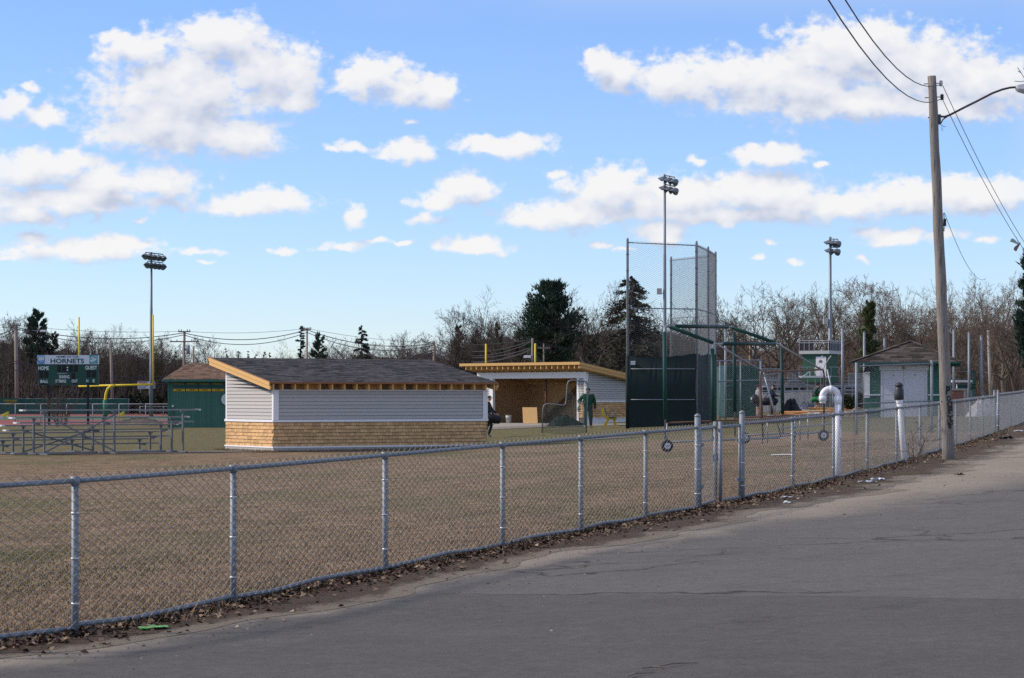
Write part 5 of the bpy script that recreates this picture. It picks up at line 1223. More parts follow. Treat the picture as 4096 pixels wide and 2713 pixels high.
for (t1, t2, g1_, g2_, pad) in ((tA1, tA2, CA1, CA2, True), (tB1, tB2, CB1, CB2, True), (tC1, tC2, CC1, CC2, False)):
    b1, b2 = Vector(g1_) - CA1 + Vector((0, 0, fr_z)), Vector(g2_) - CA1 + Vector((0, 0, fr_z))
    pts = [b1] + elbow(b1, t1, t2) + elbow(t1, t2, b2) + [b2]
    seg('hoop_pipe', pts, .030, pipe if t1 is not tC1 else rustp)
    if pad:
        d1 = (b1 - t1); d2 = (b2 - t2); dt = t2 - t1
        seg('leg_pad', [t1 + d1 * .05, t1 + d1 * .80], .058, padg); seg('leg_pad', [t2 + d2 * .05, t2 + d2 * .78], .058, padd); seg('top_pad', [t1 + dt * .14, t1 + dt * .90], .056, padd)
for (a, b_, pad) in ((tA1, tB1, True), (tA2, tB2, True), (tB1, tC1, False), (tB2, tC2, False)):
    dt_ = (tA2 - tA1) if a in (tA1, tB1) else (tA1 - tA2); ins = dt_.normalized() * .35
    seg('ridge_pipe', [a + ins, b_ + ins], .028, pipe)
    if pad: seg('ridge_pad', [(a + ins).lerp(b_ + ins, .03), (a + ins).lerp(b_ + ins, .93)], .056, padg)
for t_, g_ in ((tC1, CC1), (tC2, CC2)):
    e = Vector(g_) - CA1 + Vector((.55, .2, .3)); seg('rear_stay', [t_ + Vector((.12, .1, 0)), e], .026, pipe)
low = lambda g_, z: Vector(g_) - CA1 + Vector((0, 0, z))
for z, rr in ((.27, .028), (.83, .026)):
    seg('side_rail', [low(CA1, z), low(CB1, z), low(CC1, z) + Vector((.5, .15, 0))], rr, pipe if z < .5 else rustp); seg('side_rail', [low(CA2, z), low(CB2, z), low(CC2, z) + Vector((.5, .15, 0))], rr, pipe if z < .5 else rustp)
seg('cross_rail', [low(CC1, .27), low(CC2, .27)], .026, pipe); seg('cross_rail', [low(CC1, .83), low(CC2, .83)], .026, rustp); seg('cross_rail', [low(CC1, .55) + Vector((.5, .15, 0)), low(CC2, .55) + Vector((.5, .15, 0))], .022, pipe)
for px, Z in ((2960, 69.0), (3050, 69.4), (3070, 70.), (3200, 72.), (3232, 73.), (3180, 71.5)):
    q = ON(px, Z) - CA1; seg('strut', [q + Vector((0, 0, .1)), q + Vector((0, 0, .85))], .022, pipe)
tyre = M('tyre_rubber', (.02, .02, .023), .85, .2, 8, bump=.3); rimm = M('white_rim', (.66, .67, .69), .5, .15, 6)
for px, Z in ((2668, 67.8), (2978, 74.5), (3292, 74.0)):
    q = ON(px, Z); w_ = MB(); n = 22; R0, r0 = .128, .052
    vs = []; fs = []
    for i in range(n):
        a = 2 * math.pi * i / n
        for j in range(8):
            b_ = 2 * math.pi * j / 8; rr = R0 + r0 * math.cos(b_); vs.append((rr * math.cos(a), r0 * 1.1 * math.sin(b_), rr * math.sin(a)))
    for i in range(n):
        for j in range(8): fs.append((i * 8 + j, i * 8 + (j + 1) % 8, ((i + 1) % n) * 8 + (j + 1) % 8, ((i + 1) % n) * 8 + j))
    w_.add(vs, fs); wo_ = w_.build('wheel', tyre, cage, True, q - CA1 + Vector((0, -.1, .178))); wo_.rotation_euler = (0, 0, .15)
    MB().tube([(0, -.055, 0), (0, -.05, 0), (0, .03, 0)], [.06, .092, .092], 18).build('rim', rimm, wo_); MB().tube([(0, -.075, 0), (0, -.055, 0)], .022, 10).build('hub', iron, wo_)
    seg('axle_leg', [q - CA1 + Vector((0, .0, .178)), q - CA1 + Vector((0, 0, .83))], .022, pipe)
# ================================================================== CONCESSION STAND
qz = 109.0; qk = qz / FPX; qo = ON(3460, qz); cst = thing('concession_stand', 'green shingled field house with hipped brown roof and white double doors', 'building', qo, R(-11))
def kx(px): return (px - 3460) * qk
def kz(py): return EYE + (HOR - py) * qk - qo.z
CW, CD = kx(3768), 3.5; WTp = kz(1452)
gsh = M('green_wall_shingle', (.045, .135, .098), .8, .12, 4, isl=.14); gtr = M('green_eave_paint', (.022, .095, .075), .6, .08, 3); wdoor = M('white_door_paint', (.62, .62, .67), .5, .04, 2)
wl_ = MB().box(0, CW, 0, CD, -.5, WTp).build('wall', gsh, cst)
xd0, xd1 = kx(3522), kx(3706); zz = -.3
for (xa, xb) in ((kx(3480), xd0 - .01), (xd1 + .01, CW - .16)):
    z = -.3; r = random.Random(int(xa * 10))
    while z < WTp - .12:
        x = xa
        while x < xb - .02:
            w = min(r.choice((.18, .28, .36, .5)), xb - x)
            MB().hexa([(x + .003, -.028, z), (x + w - .003, -.028, z), (x + w - .003, 0, z), (x + .003, 0, z), (x + .003, -.010, z + .15), (x + w - .003, -.010, z + .15), (x + w - .003, 0, z + .15), (x + .003, 0, z + .15)]).build('wall_shingle', gsh, wl_); x += w
        z += .137
MB().box(-.03, kx(3479), -.035, .0, kz(1592), WTp - .1).build('corner_board', white_trim, cst); MB().box(CW - .16, CW + .03, -.035, .0, kz(1588), WTp - .1).build('corner_board', white_trim, cst); MB().box(-.032, -.002, -.02, .16, kz(1592), WTp - .1).build('corner_board', white_trim, cst)
for (xa, xb) in ((-.04, xd0 - .012), (xd1 + .012, CW + .04)): MB().box(xa, xb, -.06, -.001, kz(1582), kz(1578)).build('band_trim', white_trim, cst)
MB().box(xd0 - .06, xd1 + .06, -.05, -.001, kz(1482), kz(1462)).build('door_header', wdoor, cst)
mid = kx(3613)
for (xa, xb) in ((xd0 + .11, mid - .006), (mid + .006, xd1 - .11)):
    d_ = MB().box(xa, xb, -.036, -.001, -.3, kz(1483)).build('door', wdoor, cst); MB().box((xa + xb) / 2 - .05, (xa + xb) / 2 + .05, -.06, -.037, kz(1502), kz(1500)).build('door_handle', iron, d_)
    for y0, y1 in ((1578, 1574), (1600, 1597)): MB().box(xa + .05, xb - .05, -.044, -.037, kz(y0), kz(y1)).build('door_rail', wdoor, d_)
MB().box(xd0, xd0 + .10, -.045, -.001, -.3, kz(1483)).build('door_jamb', wdoor, cst); MB().box(xd1 - .10, xd1, -.045, -.001, -.3, kz(1483)).build('door_jamb', wdoor, cst)
pl_ = MB().tube([(kx(3613), -.075, kz(1472)), (kx(3613), -.051, kz(1472))], .075, 16).build('round_plaque', M('plaque_green', (.02, .06, .03), .5), cst); MB().tube([(kx(3613), -.08, kz(1472)), (kx(3613), -.0755, kz(1472))], .045, 14).build('plaque_emblem', M('plaque_gold', (.45, .36, .03), .5), pl_)
oh = kx(3460) - kx(3405); ez = kz(1450); az = kz(1363)
RA = [(-oh, -.64, ez), (CW + oh + .15, -.64, ez), (CW + oh + .15, CD + .64, ez), (-oh, CD + .64, ez)]; ap = (kx(3637), CD / 2, az)
crm = M('brown_black_shingle', (.074, .060, .054), .95, .22, 8, isl=.62)
ro = MB().add(RA + [ap], [(0, 1, 4), (1, 2, 4), (2, 3, 4), (3, 0, 4), (3, 2, 1, 0)]).build('roof', crm, cst)
face_courses(ro, RA[0], RA[1], ap, ap, 11, crm, .46, 3); face_courses(ro, RA[1], RA[2], ap, ap, 11, crm, .46, 4); face_courses(ro, RA[3], RA[0], ap, ap, 11, crm, .46, 5)
for i in (0, 1): # hip caps
    a, c = Vector(RA[i]), Vector(ap); n = 14
    for j in range(n): MB().cbox(a.lerp(c, (j + .5) / n) + Vector((0, 0, .03)), .30, .22, .025, (c - a).to_track_quat('X', 'Z').to_matrix()).build('hip_cap', crm, ro)
MB().box(-oh, CW + oh + .15, -.66, -.642, ez - .07, ez - .004).build('fascia', gtr, cst)
MB().box(CW + oh + .15, CW + oh + .17, -.64, CD + .64, ez - .07, ez - .004).build('fascia', gtr, cst)
for i in range(9): MB().box(kx(3420) + i * .52, kx(3420) + i * .52 + .06, -.62, -.0, ez - .16, ez - .005).build('rafter_tail', gtr, cst)
for i in range(10): MB().box(CW + .02, CW + oh + .13, i * .4 - .3, i * .4 - .24, ez - .16, ez - .005).build('rafter_tail', gtr, cst)
MB().box(.0, kx(3482), -.4, -.04, kz(1492), kz(1489)).build('wall_shelf', white_trim, cst)
heap('black_bag', 'black bag sitting on the small shelf of the field house', world_of(cst, (kx(3470), -.2, kz(1489) + .01)), .36, .3, .26, M('black_cloth', (.012, .012, .014), .8, .3), 'bag', 4)
# chain link wing before the field house
line_fence('chain link panel on tall posts before the white double doors', [ON(3426, 82), ON(3727, 83)], None, 2.47, 1, w=.075, r=.0046, rails=(.96, .43), post_r=.05, rail=.024)
# steel net posts
def tall_post(label, px, top, Z, r=.065):
    o = ON(px, Z); t_ = thing('steel_post', label, 'post', o); H = PX(px, top, Z).z - o.z
    MB().tube([(0, 0, -.3), (0, 0, H)], r, 10).build('shaft', galv, t_, True); MB().tube([(0, 0, H), (0, 0, H + .03), (0, 0, H + .05)], [r * 1.1, r * 1.08, r * .4], 10).build('cap', galv, t_, True); return t_
for lab, px, top, Z, r in (('tall grey steel post standing before the green container', 2902, 1326, 118., .062), ('tall grey steel post rising beside the press box', 3370, 1315, 118., .07), ('tall grey steel post at the field house eave', 3457, 1331, 124., .065), ('grey steel post showing above the hipped roof', 3538, 1355, 124., .065),
    ('tall grey steel post just past the utility pole', 3815, 1321, 118., .062), ('tall grey steel post between the brick pier and tarp stack', 3876, 1333, 116., .062), ('tall grey steel post before the white tarp stack', 3925, 1346, 116., .062), ('grey capped post at the container fence corner', 3043, 1442, 118., .06)): tall_post(lab, px, top, Z, r)
# brick pier with cap
bkz = 106.; bo_ = ON(3836, bkz); bkk = bkz / FPX; pier = thing('brick_pier', 'red brick pier with stone cap behind the roadside fence', 'pier', bo_)
bw2 = 54 * bkk; brick_m = M('red_brick', (.185, .052, .034), .9, .2, 8, isl=.25); mort = M('mortar', (.36, .33, .30), .95)
ztp = EYE + (HOR - 1561) * bkk - bo_.z
MB().box(-bw2 / 2 + .008, bw2 / 2 - .008, .008, bw2 - .008, -.3, ztp).build('core', mort, pier)
bmesh_ = MB().box(-.10, .10, 0, .1, -.028, .028).mesh('brick', brick_m); bhalf = MB().box(-.047, .047, 0, .1, -.028, .028).mesh('brick', brick_m)
nrow = int(ztp / .071)
for i in range(nrow):
    z = .03 + i * .071; x = -bw2 / 2 + (.10 if i % 2 == 0 else .047)
    if i % 2: obj('brick', bhalf, pier, (x, 0, z)); x += .047 + .012 + .10
    while x + .10 <= bw2 / 2 + .002: obj('brick', bmesh_, pier, (x, 0, z)); x += .212
    rem = bw2 / 2 - (x - .10)
    if rem > .09: obj('brick', bhalf, pier, (x - .10 + .047, 0, z))
MB().box(-bw2 / 2 - .04, bw2 / 2 + .04, -.04, bw2 + .04, ztp, ztp + .07).build('cap_stone', concrete, pier)
bt2 = MB().lathe([(.03, 0), (.036, .01), (.034, .10), (.015, .15), (.015, .2)], 10).build('bottle', M('milky_bottle', (.55, .56, .55), .4), None, True, bo_ + Vector((-.08, .1, ztp + .07))); tag(bt2, 'small pale bottle left on the brick pier cap', 'bottle')
# utility cart behind the pier
ctz = 128.; co_ = ON(3862, ctz); ck_ = ctz / FPX; cart = thing('utility_cart', 'white roofed utility cart with dark seats behind the brick pier', 'cart', co_)
def cx_(px): return (px - 3862) * ck_
def cz_(py): return EYE + (HOR - py) * ck_ - co_.z
MB().box(cx_(3802), cx_(3887), -.5, .9, cz_(1530), cz_(1521)).build('canopy', M('cart_white', (.62, .63, .66), .4), cart)
MB().box(cx_(3802), cx_(3890), -.55, .9, cz_(1600), cz_(1562)).build('body', M('cart_grey', (.20, .21, .22), .5), cart); MB().box(cx_(3862), cx_(3872), -.56, -.5, cz_(1595), cz_(1555)).build('front_panel', MATS['cart_white'], cart)
for px in (3812, 3837, 3860): 
    MB().box(cx_(px) - .13, cx_(px) + .13, -.3, -.15, cz_(1558), cz_(1536)).build('seat_back', M('seat_black', (.018, .018, .02), .6), cart)
for px in (3806, 3884): MB().beam((cx_(px), -.4, cz_(1565)), (cx_(px), -.4, cz_(1528)), .04, .04).build('canopy_post', iron, cart)
for px in (3815, 3878): MB().tube([(cx_(px), -.62, .25), (cx_(px), -.50, .25)], .25, 14).build('wheel', tyre, cart)
gfr = thing('pipe_frame', 'dark green square tube frame standing over the utility cart', 'frame', ON(3894, 126.)); fo_ = gfr.location; fk = 126 / FPX
m = MB(); P2 = lambda px, py, d=0.: (((px - 2048) * fk) - fo_.x, d, EYE + (HOR - py) * fk - fo_.z)
for a, c in (((3892, 1600), (3892, 1486)), ((3900, 1600), (3900, 1486)), ((3866, 1486), (3902, 1486)), ((3806, 1540), (3902, 1540)), ((3806, 1552), (3902, 1552))): MB().beam(P2(*a), P2(*c), .07, .07).build('tube', gtr, gfr)
heap('tarp_stack', 'low stack covered with wrinkled white tarp behind the fence', ON(3935, 104.), 1.55, 1.1, .78, M('white_tarp', (.52, .52, .54), .7, .2, 3, bump=.8, bscale=6), 'tarp', 3, n=20, kn=.05)
ng = thing('goal_net', 'small orange framed net goal standing by the tarp stack', 'net goal', ON(3950, 112.)); nk = 112 / FPX
fr = [(-.5, 0, 0), (-.42, 0, .9), (-.1, .1, 1.25), (.12, .1, 1.25), (.3, 0, .7), (.32, 0, 0)]
MB().tube([(x, y, z + .1) for x, y, z in fr], .018, 6).build('frame', M('orange_frame', (.36, .12, .05), .6), ng)
V, F = chain_link(lambda s: (-.45 + s, .05 + .1 * math.sin(s * 3), .1), 0, .74, 0, lambda s: .25 + 1.0 * math.sin(min(3.0, .25 + s * 3.4)), .07, .05, .004); obj('net', np_mesh('net', V, F, M('pale_net', (.45, .43, .40), .9)), ng, kind='stuff')
# clipped round bushes
# ================================================================== CONTAINER, FENCE, STANDS, PRESS BOX
kz_ = 129.; ko = ON(2884, kz_); kk_ = kz_ / FPX; con = thing('shipping_container', 'green ribbed storage container behind the wire fence', 'container', ko, R(-2))
cg_ = M('container_green', (.024, .088, .068), .6, .15, 2); cg2 = M('container_lit_edge_green', (.16, .34, .28), .6, .12, 3)  # lighter edge green: the sunlit left face is put into the colour
CWd, CH = 2.09, EYE + (HOR - 1464) * kk_ - ko.z
MB().box(0, CWd, 0, 5.5, .1, CH).build('body', cg_, con); MB().box(-.02, .20, -.06, .0, .05, CH + .02).build('corner_post', cg2, con); MB().box(CWd - .12, CWd + .02, -.06, .0, .05, CH + .02).build('corner_post', cg_, con)
MB().box(.2, CWd - .12, -.05, 0, CH - .12, CH + .01).build('top_rail', cg_, con); MB().box(.2, CWd - .12, -.05, 0, .05, .2).build('bottom_rail', cg_, con)
for i in range(11): MB().box(.25 + i * .155, .25 + i * .16 + .085, -.03, 0, .2, CH - .12).build('rib', cg_, con)
cg3 = M('container_pipe_green', (.02, .11, .085), .5)
for (x0, x1, z0) in ((.05, .72, 1.72), (.05, 1.45, .98)): MB().tube([(x0, -.12, z0), (x1 - .12, -.12, z0), (x1 - .03, -.12, z0 - .03), (x1, -.12, z0 - .12), (x1, -.12, .1)], .022, 6).build('lock_rod', cg3, con, True)
line_fence('tall wire fence with pale rails before the green container', [ON(2795, 113.), ON(3043, 117.)], None, 2.92, 3, w=.10, r=.0042, rails=(1., .66), post_r=.035, rail=.03)
line_fence('curving grey wire fence at the foot of the aluminium stands', [ON(3050, 142), ON(3110, 150), ON(3170, 158), ON(3240, 165), ON(3330, 168), ON(3470, 170)], None, 1.25, 9, w=.09, r=.008, rails=(1.,), rail=.035)
# aluminium stands
stz = 186.; stk_ = stz / FPX; sto = ON(3040, stz); st_ = thing('grandstand', 'aluminium grandstand with picket railings and open framework', 'grandstand', sto)
def tx(px): return (px - 3040) * stk_
def tz(py): return EYE + (HOR - py) * stk_ - sto.z
sal = M('stand_aluminium', (.30, .31, .33), .5, .12, 3, metal=.35); sdk = M('stand_shadow_panel', (.06, .06, .065), .8)  # near-black panel colour stands in for shade under the stands and press box
def rail_panel(x0, x1, y0, y1, dy, n, name='railing'):
    m = MB(); m.box(x0, x1, dy, dy + .04, tz(y0) - .05, tz(y0)).box(x0, x1, dy, dy + .04, tz(y1), tz(y1) + .05)
    for i in range(n + 1): x = x0 + (x1 - x0) * i / n; m.box(x - .022, x + .022, dy + .005, dy + .035, tz(y1) + .051, tz(y0) - .051)
    m.build(name, sal, st_)
rail_panel(tx(3046), tx(3120), 1474, 1520, .0, 12); rail_panel(tx(3046), tx(3125), 1520, 1540, -.06, 12); rail_panel(tx(3152), tx(3205), 1480, 1522, -.1, 9); rail_panel(tx(3152), tx(3205), 1522, 1538, -.14, 9)
rail_panel(tx(3395), tx(3475), 1493, 1540, .2, 14); rail_panel(tx(3210), tx(3372), 1466, 1506, 2.2, 5)
for i in range(7):
    z = tz(1590) + i * .26; MB().box(tx(3046), tx(3475), 1.0 + i * .62, 1.25 + i * .62, z, z + .05).build('seat_plank', sal, st_); MB().box(tx(3046), tx(3475), .7 + i * .62, .95 + i * .62, z - .22, z - .18).build('foot_plank', sal, st_)
for i in range(15):
    x = tx(3050) + i * (tx(3470) - tx(3050)) / 14; MB().beam((x, .1, -.3), (x, .1, tz(1540)), .06, .06).build('upright', sal, st_)
    if i % 2 == 0 and i < 14: x2 = tx(3050) + (i + 1) * (tx(3470) - tx(3050)) / 14; MB().beam((x, .12, .1), (x2, .12, tz(1548)), .04, .05).build('brace', sal, st_)
MB().box(tx(3046), tx(3475), .05, .1, tz(1546), tz(1540)).build('front_beam', sal, st_)
MB().box(tx(3046), tx(3470), 4.9, 5.0, -.2, tz(1550)).build('back_shade_panel', sdk, st_)
MB().beam((tx(3062), -.2, tz(1500)), (tx(3142), -.3, tz(1488)), .05, .05).build('stair_handrail', sal, st_); MB().beam((tx(3140), -.3, tz(1535)), (tx(3250), -.4, tz(1485)), .05, .05).build('stair_handrail', sal, st_); MB().beam((tx(3205), -.5, tz(1530)), (tx(3255), -.5, tz(1553)), .05, .05).build('stair_handrail', sal, st_)
MB().beam((tx(3203), -.4, tz(1512)), (tx(3237), -.4, tz(1486)), .06, .06).beam((tx(3237), -.4, tz(1486)), (tx(3237), -.4, tz(1508)), .06, .06).build('stair_handrail', capw, st_)
MB().box(tx(3205), tx(3320), -.5, 1.5, tz(1511), tz(1504)).build('landing', capw, st_)
for px in (3228, 3258, 3280, 3300, 3318): MB().beam((tx(px), -.4, -.2), (tx(px), -.4, tz(1511)), .06, .06).build('landing_post', sal, st_)
# press box
pz_ = 188.; po_ = ON(3215, pz_); pk_ = pz_ / FPX; pb_ = thing('press_box', 'green press box with railed roof deck and white door above the stands', 'press box', PX(3310, 1520, pz_) * 1.0, R(0))
pb_.location.z = G(pb_.location.x, pb_.location.y); PO = Vector(pb_.location)
def pxl(px): return (px - 3310) * pk_
def pzl(py): return EYE + (HOR - py) * pk_ - PO.z
# the corner at pixel 3310 is nearest; front face runs away to one side, end face to the other
fdx, fdy = pxl(3216), .9; edx, edy = pxl(3366), 2.2
gpb = M('press_box_green', (.025, .090, .060), .7, .1, 3); gpb2 = gpb
def corner_box(a, c, z0, z1, grow=0.):
    p0 = Vector((0, 0)); f = Vector((fdx, fdy)); e = Vector((edx, edy)); fn, en = f.normalized(), e.normalized()
    q = [p0 - fn * grow - en * grow, f + fn * grow - en * grow, f + e + fn * grow + en * grow, e + en * grow - fn * grow]
    return MB().hexa([(v.x, v.y, z0) for v in (q[0], q[3], q[2], q[1])] + [(v.x, v.y, z1) for v in (q[0], q[3], q[2], q[1])])
corner_box(0, 0, pzl(1530), pzl(1416)).build('wall', gpb, pb_); corner_box(0, 0, pzl(1415.8), pzl(1403), .22).build('roof_deck', M('deck_white', (.42, .43, .45), .5), pb_)
corner_box(0, 0, 1.0, pzl(1531), -.05).build('shaded_under_structure', sdk, pb_)
def along(t_, o=.02): v = Vector((fdx, fdy)) * t_; n_ = Vector((fdy, -fdx)).normalized(); n_ = n_ if n_.y < 0 else -n_; return v + n_ * o
def fpanel(t0, t1, z0, z1, o0, o1, name, mat):
    a, c, d, e = along(t0, o0), along(t1, o0), along(t1, o1), along(t0, o1); return MB().hexa([(a.x, a.y, z0), (c.x, c.y, z0), (d.x, d.y, z0), (e.x, e.y, z0), (a.x, a.y, z1), (c.x, c.y, z1), (d.x, d.y, z1), (e.x, e.y, z1)]).build(name, mat, pb_)
dr = fpanel(.05, .46, pzl(1508), pzl(1427), .005, .04, 'door', wdoor); fpanel(.21, .33, pzl(1451), pzl(1441), .042, .06, 'door_window', M('door_glass', (.10, .11, .12), .2))
rl_ = M('railing_grey', (.40, .41, .45), .5, .1, 3, metal=.3); scr_ = M('railing_screen', (.028, .028, .036), .8)
f2 = Vector((fdx, fdy)); e2 = Vector((edx, edy)); fn, en = f2.normalized(), e2.normalized(); c0 = -fn * .2 - en * .2; c1 = f2 + fn * .2 - en * .2; c2 = e2 + en * .2 - fn * .2
for (a, c, n, name) in ((c0, c1, 6, 'f'), (c0, c2, 8, 'e')):
    for zz_ in (1362, 1371): MB().beam((a.x, a.y, pzl(zz_)), (c.x, c.y, pzl(zz_)), .045, .045).build('rail', rl_, pb_)
    for i in range(n + 1): q = a.lerp(c, i / n); MB().beam((q.x, q.y, pzl(1404)), (q.x, q.y, pzl(1362)), .045, .045).build('rail_post', rl_, pb_)
    for i in range(n):
        if name == 'f' and i in (0, 1, 2): continue
        q, r_ = a.lerp(c, (i + .15) / n), a.lerp(c, (i + .85) / n); MB().beam((q.x, q.y + .03, pzl(1384)), (r_.x, r_.y + .03, pzl(1384)), .015, pzl(1366) - pzl(1402)).build('rail_screen', scr_, pb_)
for dx in (0, 34): MB().tube([(pxl(3258 + dx), -.5, pzl(1496)), (pxl(3257 + dx), -.5, pzl(1476)), (pxl(3264 + dx), -.5, pzl(1458)), (pxl(3276 + dx), -.5, pzl(1438)), (pxl(3287 + dx), -.5, pzl(1424))], .04, 8).build('ladder_rail', M('cream_rail', (.52, .50, .45), .5), pb_, True)
# bushes
def leaf_ball(name, label, c, rx, rz, mat, n=2600, size=.11, cat='bush', seed=1, conic=False):
    rs = np.random.RandomState(seed); d = rs.normal(size=(n, 3)); d /= np.linalg.norm(d, axis=1)[:, None]; rr = rs.uniform(.55, 1.02, n) ** .5
    lump = 1 + .13 * np.sin(d[:, 0] * 5 + seed) * np.cos(d[:, 2] * 6) + .08 * np.sin(d[:, 1] * 9)
    P = d * (rr * lump)[:, None] * np.array([rx, rx, rz]); 
    if conic: sc_ = np.clip(1 - (P[:, 2] + rz) / (2 * rz), .06, 1) ** .75; P[:, 0] *= sc_ * 1.3; P[:, 1] *= sc_ * 1.3
    P[:, 2] += rz * .97; P[:, 2] = np.maximum(P[:, 2], .02)
    a = rs.normal(size=(n, 3)) * size * .6; b_ = rs.normal(size=(n, 3)) * size * .6
    V = np.stack([P, P + a, P + b_], 1).reshape(-1, 3); t_ = thing(name, label, cat, c)
    obj('foliage', np_mesh('foliage', V, np.arange(3 * n).reshape(-1, 3), mat), t_); MB().tube([(0, 0, -.1), (0, 0, rz)], [.06, .03], 6).build('stem', M('bush_stem', (.06, .045, .035), .9), t_); return t_
bush_m = M('dark_bush_leaf', (.030, .038, .014), .8, .3, 2, isl=.5)
leaf_ball('bush', 'round clipped dark green bush beside the press box stands', ON(3389, 128.), .40, .50, bush_m, seed=2, size=.09); leaf_ball('bush', 'second dark bush close to the field house corner', ON(3443, 126.), .42, .56, bush_m, seed=3, size=.09)
arb = M('arborvitae_leaf', (.020, .028, .012), .85, .3, 1, isl=.5)
for i, px in enumerate((490, 522, 556, 592, 633, 667, 690)): t_ = leaf_ball('arborvitae', 'small dark cone shaped evergreen in the row by the sponsor sign', ON(px, 264.), .78, 1.05 + .12 * (i % 3), arb, 900, .22, 'shrub', 10 + i, True); t_['group'] = 'row of cone evergreens'

# ================================================================== SCRAP LUMBER AND TARPS
r = random.Random(21); white_b = M('white_scrap', (.60, .60, .60), .7, .1, 4); orange_b = M('orange_scrap', (.52, .25, .085), .8, .2, 4); pale_b = M('pale_scrap', (.52, .40, .25), .8, .2, 4)
for i in range(46):
    px = r.uniform(3135, 3440); Z = r.uniform(121, 131); q = ON(px, Z); ln = r.uniform(.5, 2.2); mt, nm = r.choice(((white_b, 'w'), (orange_b, 'o'), (pale_b, 'p'), (orange_b, 'o')))
    o = MB().box(-ln / 2, ln / 2, -.07, .07, 0, .035).build('scrap_board', mt, None, False, q + Vector((0, 0, .02 + r.uniform(0, .38) * (1 - abs(px - 3290) / 200)))); o.rotation_euler = (r.uniform(-.3, .3), r.uniform(-.12, .12), r.uniform(-.5, .5))
    tag(o, {'w': 'white painted board in the scrap pile', 'o': 'orange brown board in the scrap pile', 'p': 'pale splintered board in the scrap pile'}[nm], 'board', {'w': 'white scrap boards', 'o': 'orange scrap boards', 'p': 'pale scrap boards'}[nm])
for i, (px, py, px2, py2, Z) in enumerate(((3385, 1640, 3345, 1618, 122.), (3385, 1640, 3420, 1650, 122.), (3340, 1650, 3375, 1622, 122.5))):
    o = MB().beam((0, 0, 0), PX(px2, py2, Z) - PX(px, py, Z), .05, .12).build('scrap_truss', orange_b, None, False, PX(px, py, Z)); tag(o, 'tilted roof truss board leaning over the scrap pile', 'board', 'truss boards on the scrap pile')
heap('dark_tarp', 'dark folded tarp draped over rubble near the padded cage leg', ON(3168, 133.), 1.35, 1.2, .82, M('black_tarp', (.02, .022, .028), .6, .3, 3, bump=.6, bscale=5), 'tarp', 11, n=18)
heap('blue_tarp', 'blue grey tarp heap behind the scrap boards', ON(3222, 136.), 1.5, 1.1, .62, M('blue_grey_tarp', (.105, .12, .165), .5, .4, 3, bump=.9, bscale=5), 'tarp', 13, n=20)
heap('rubble', 'low heap of brown rubble beside the field house', ON(3432, 120.), 1.6, 1.2, .35, M('brown_rubble', (.23, .165, .115), .95, .3, 8, bump=.8), 'rubble', 15)
heap('dirt_mound', 'low brown dirt mound behind the bleachers near the shed', ON(560, 160.), 4.2, 2.4, .52, M('mound_dirt', (.15, .115, .082), .98, .3, 3, bump=.8, bscale=8), 'mound', 17, n=22, kn=.1)
cr_ = thing('wheelbarrow_frame', 'bent black pipe handle sticking out of the scrap pile', 'pipe', ON(3395, 116.)); MB().tube([(0, 0, .0), (.3, 0, .28), (.62, 0, .42), (.68, 0, .36), (.45, 0, .18)], .025, 6).build('pipe', iron, cr_)

# ================================================================== PEOPLE
skin_t = M('skin', (.42, .25, .18), .6, .08, 8); hair_b = M('dark_hair', (.025, .018, .014), .8, .2, 20)
def body_mesh(name, J, E_, mats, classify):
    """J: joint -> (x, y, z, radius); E_: joint pairs; one continuous skin"""
    keys = list(J); idx = {k: i for i, k in enumerate(keys)}
    me = bpy.data.meshes.new(name); me.from_pydata([J[k][:3] for k in keys], [(idx[a], idx[b_]) for a, b_ in E_], [])
    o = bpy.data.objects.new('tmp_body', me); COL.objects.link(o)
    sk = o.modifiers.new('skin', 'SKIN'); sk.use_smooth_shade = True
    for i, k in enumerate(keys):
        sv = me.skin_vertices[0].data[i]; rr = J[k][3]; sv.radius = rr if isinstance(rr, tuple) else (rr, rr); sv.use_root = (k == 'pelvis')
    ss = o.modifiers.new('sub', 'SUBSURF'); ss.levels = 2; ss.render_levels = 2
    dg = bpy.context.evaluated_depsgraph_get(); dg.update(); out = bpy.data.meshes.new_from_object(o.evaluated_get(dg)); bpy.data.objects.remove(o); out.name = name
    out.materials.clear()
    for m_ in mats: out.materials.append(m_)
    segs = [(Vector(J[a][:3]), Vector(J[b_][:3]), a, b_) for a, b_ in E_]
    for p in out.polygons:
        c = p.center; best = None
        for a, b_, ka, kb in segs:
            d = b_ - a; t_ = max(0, min(1, (c - a).dot(d) / max(d.length_squared, 1e-9))); ds = (a + d * t_ - c).length
            if best is None or ds < best[0]: best = (ds, ka, kb, t_)
        p.material_index = classify(best[1], best[2], best[3], c)
    out.shade_smooth(); return out
EDG = [('pelvis', 'spine'), ('spine', 'chest'), ('chest', 'neck'), ('neck', 'jaw'), ('jaw', 'crown'), ('chest', 'shoL'), ('shoL', 'elbL'), ('elbL', 'wriL'), ('chest', 'shoR'), ('shoR', 'elbR'), ('elbR', 'wriR'),
       ('pelvis', 'hipL'), ('hipL', 'kneL'), ('kneL', 'ankL'), ('ankL', 'toeL'), ('pelvis', 'hipR'), ('hipR', 'kneR'), ('kneR', 'ankR'), ('ankR', 'toeR')]
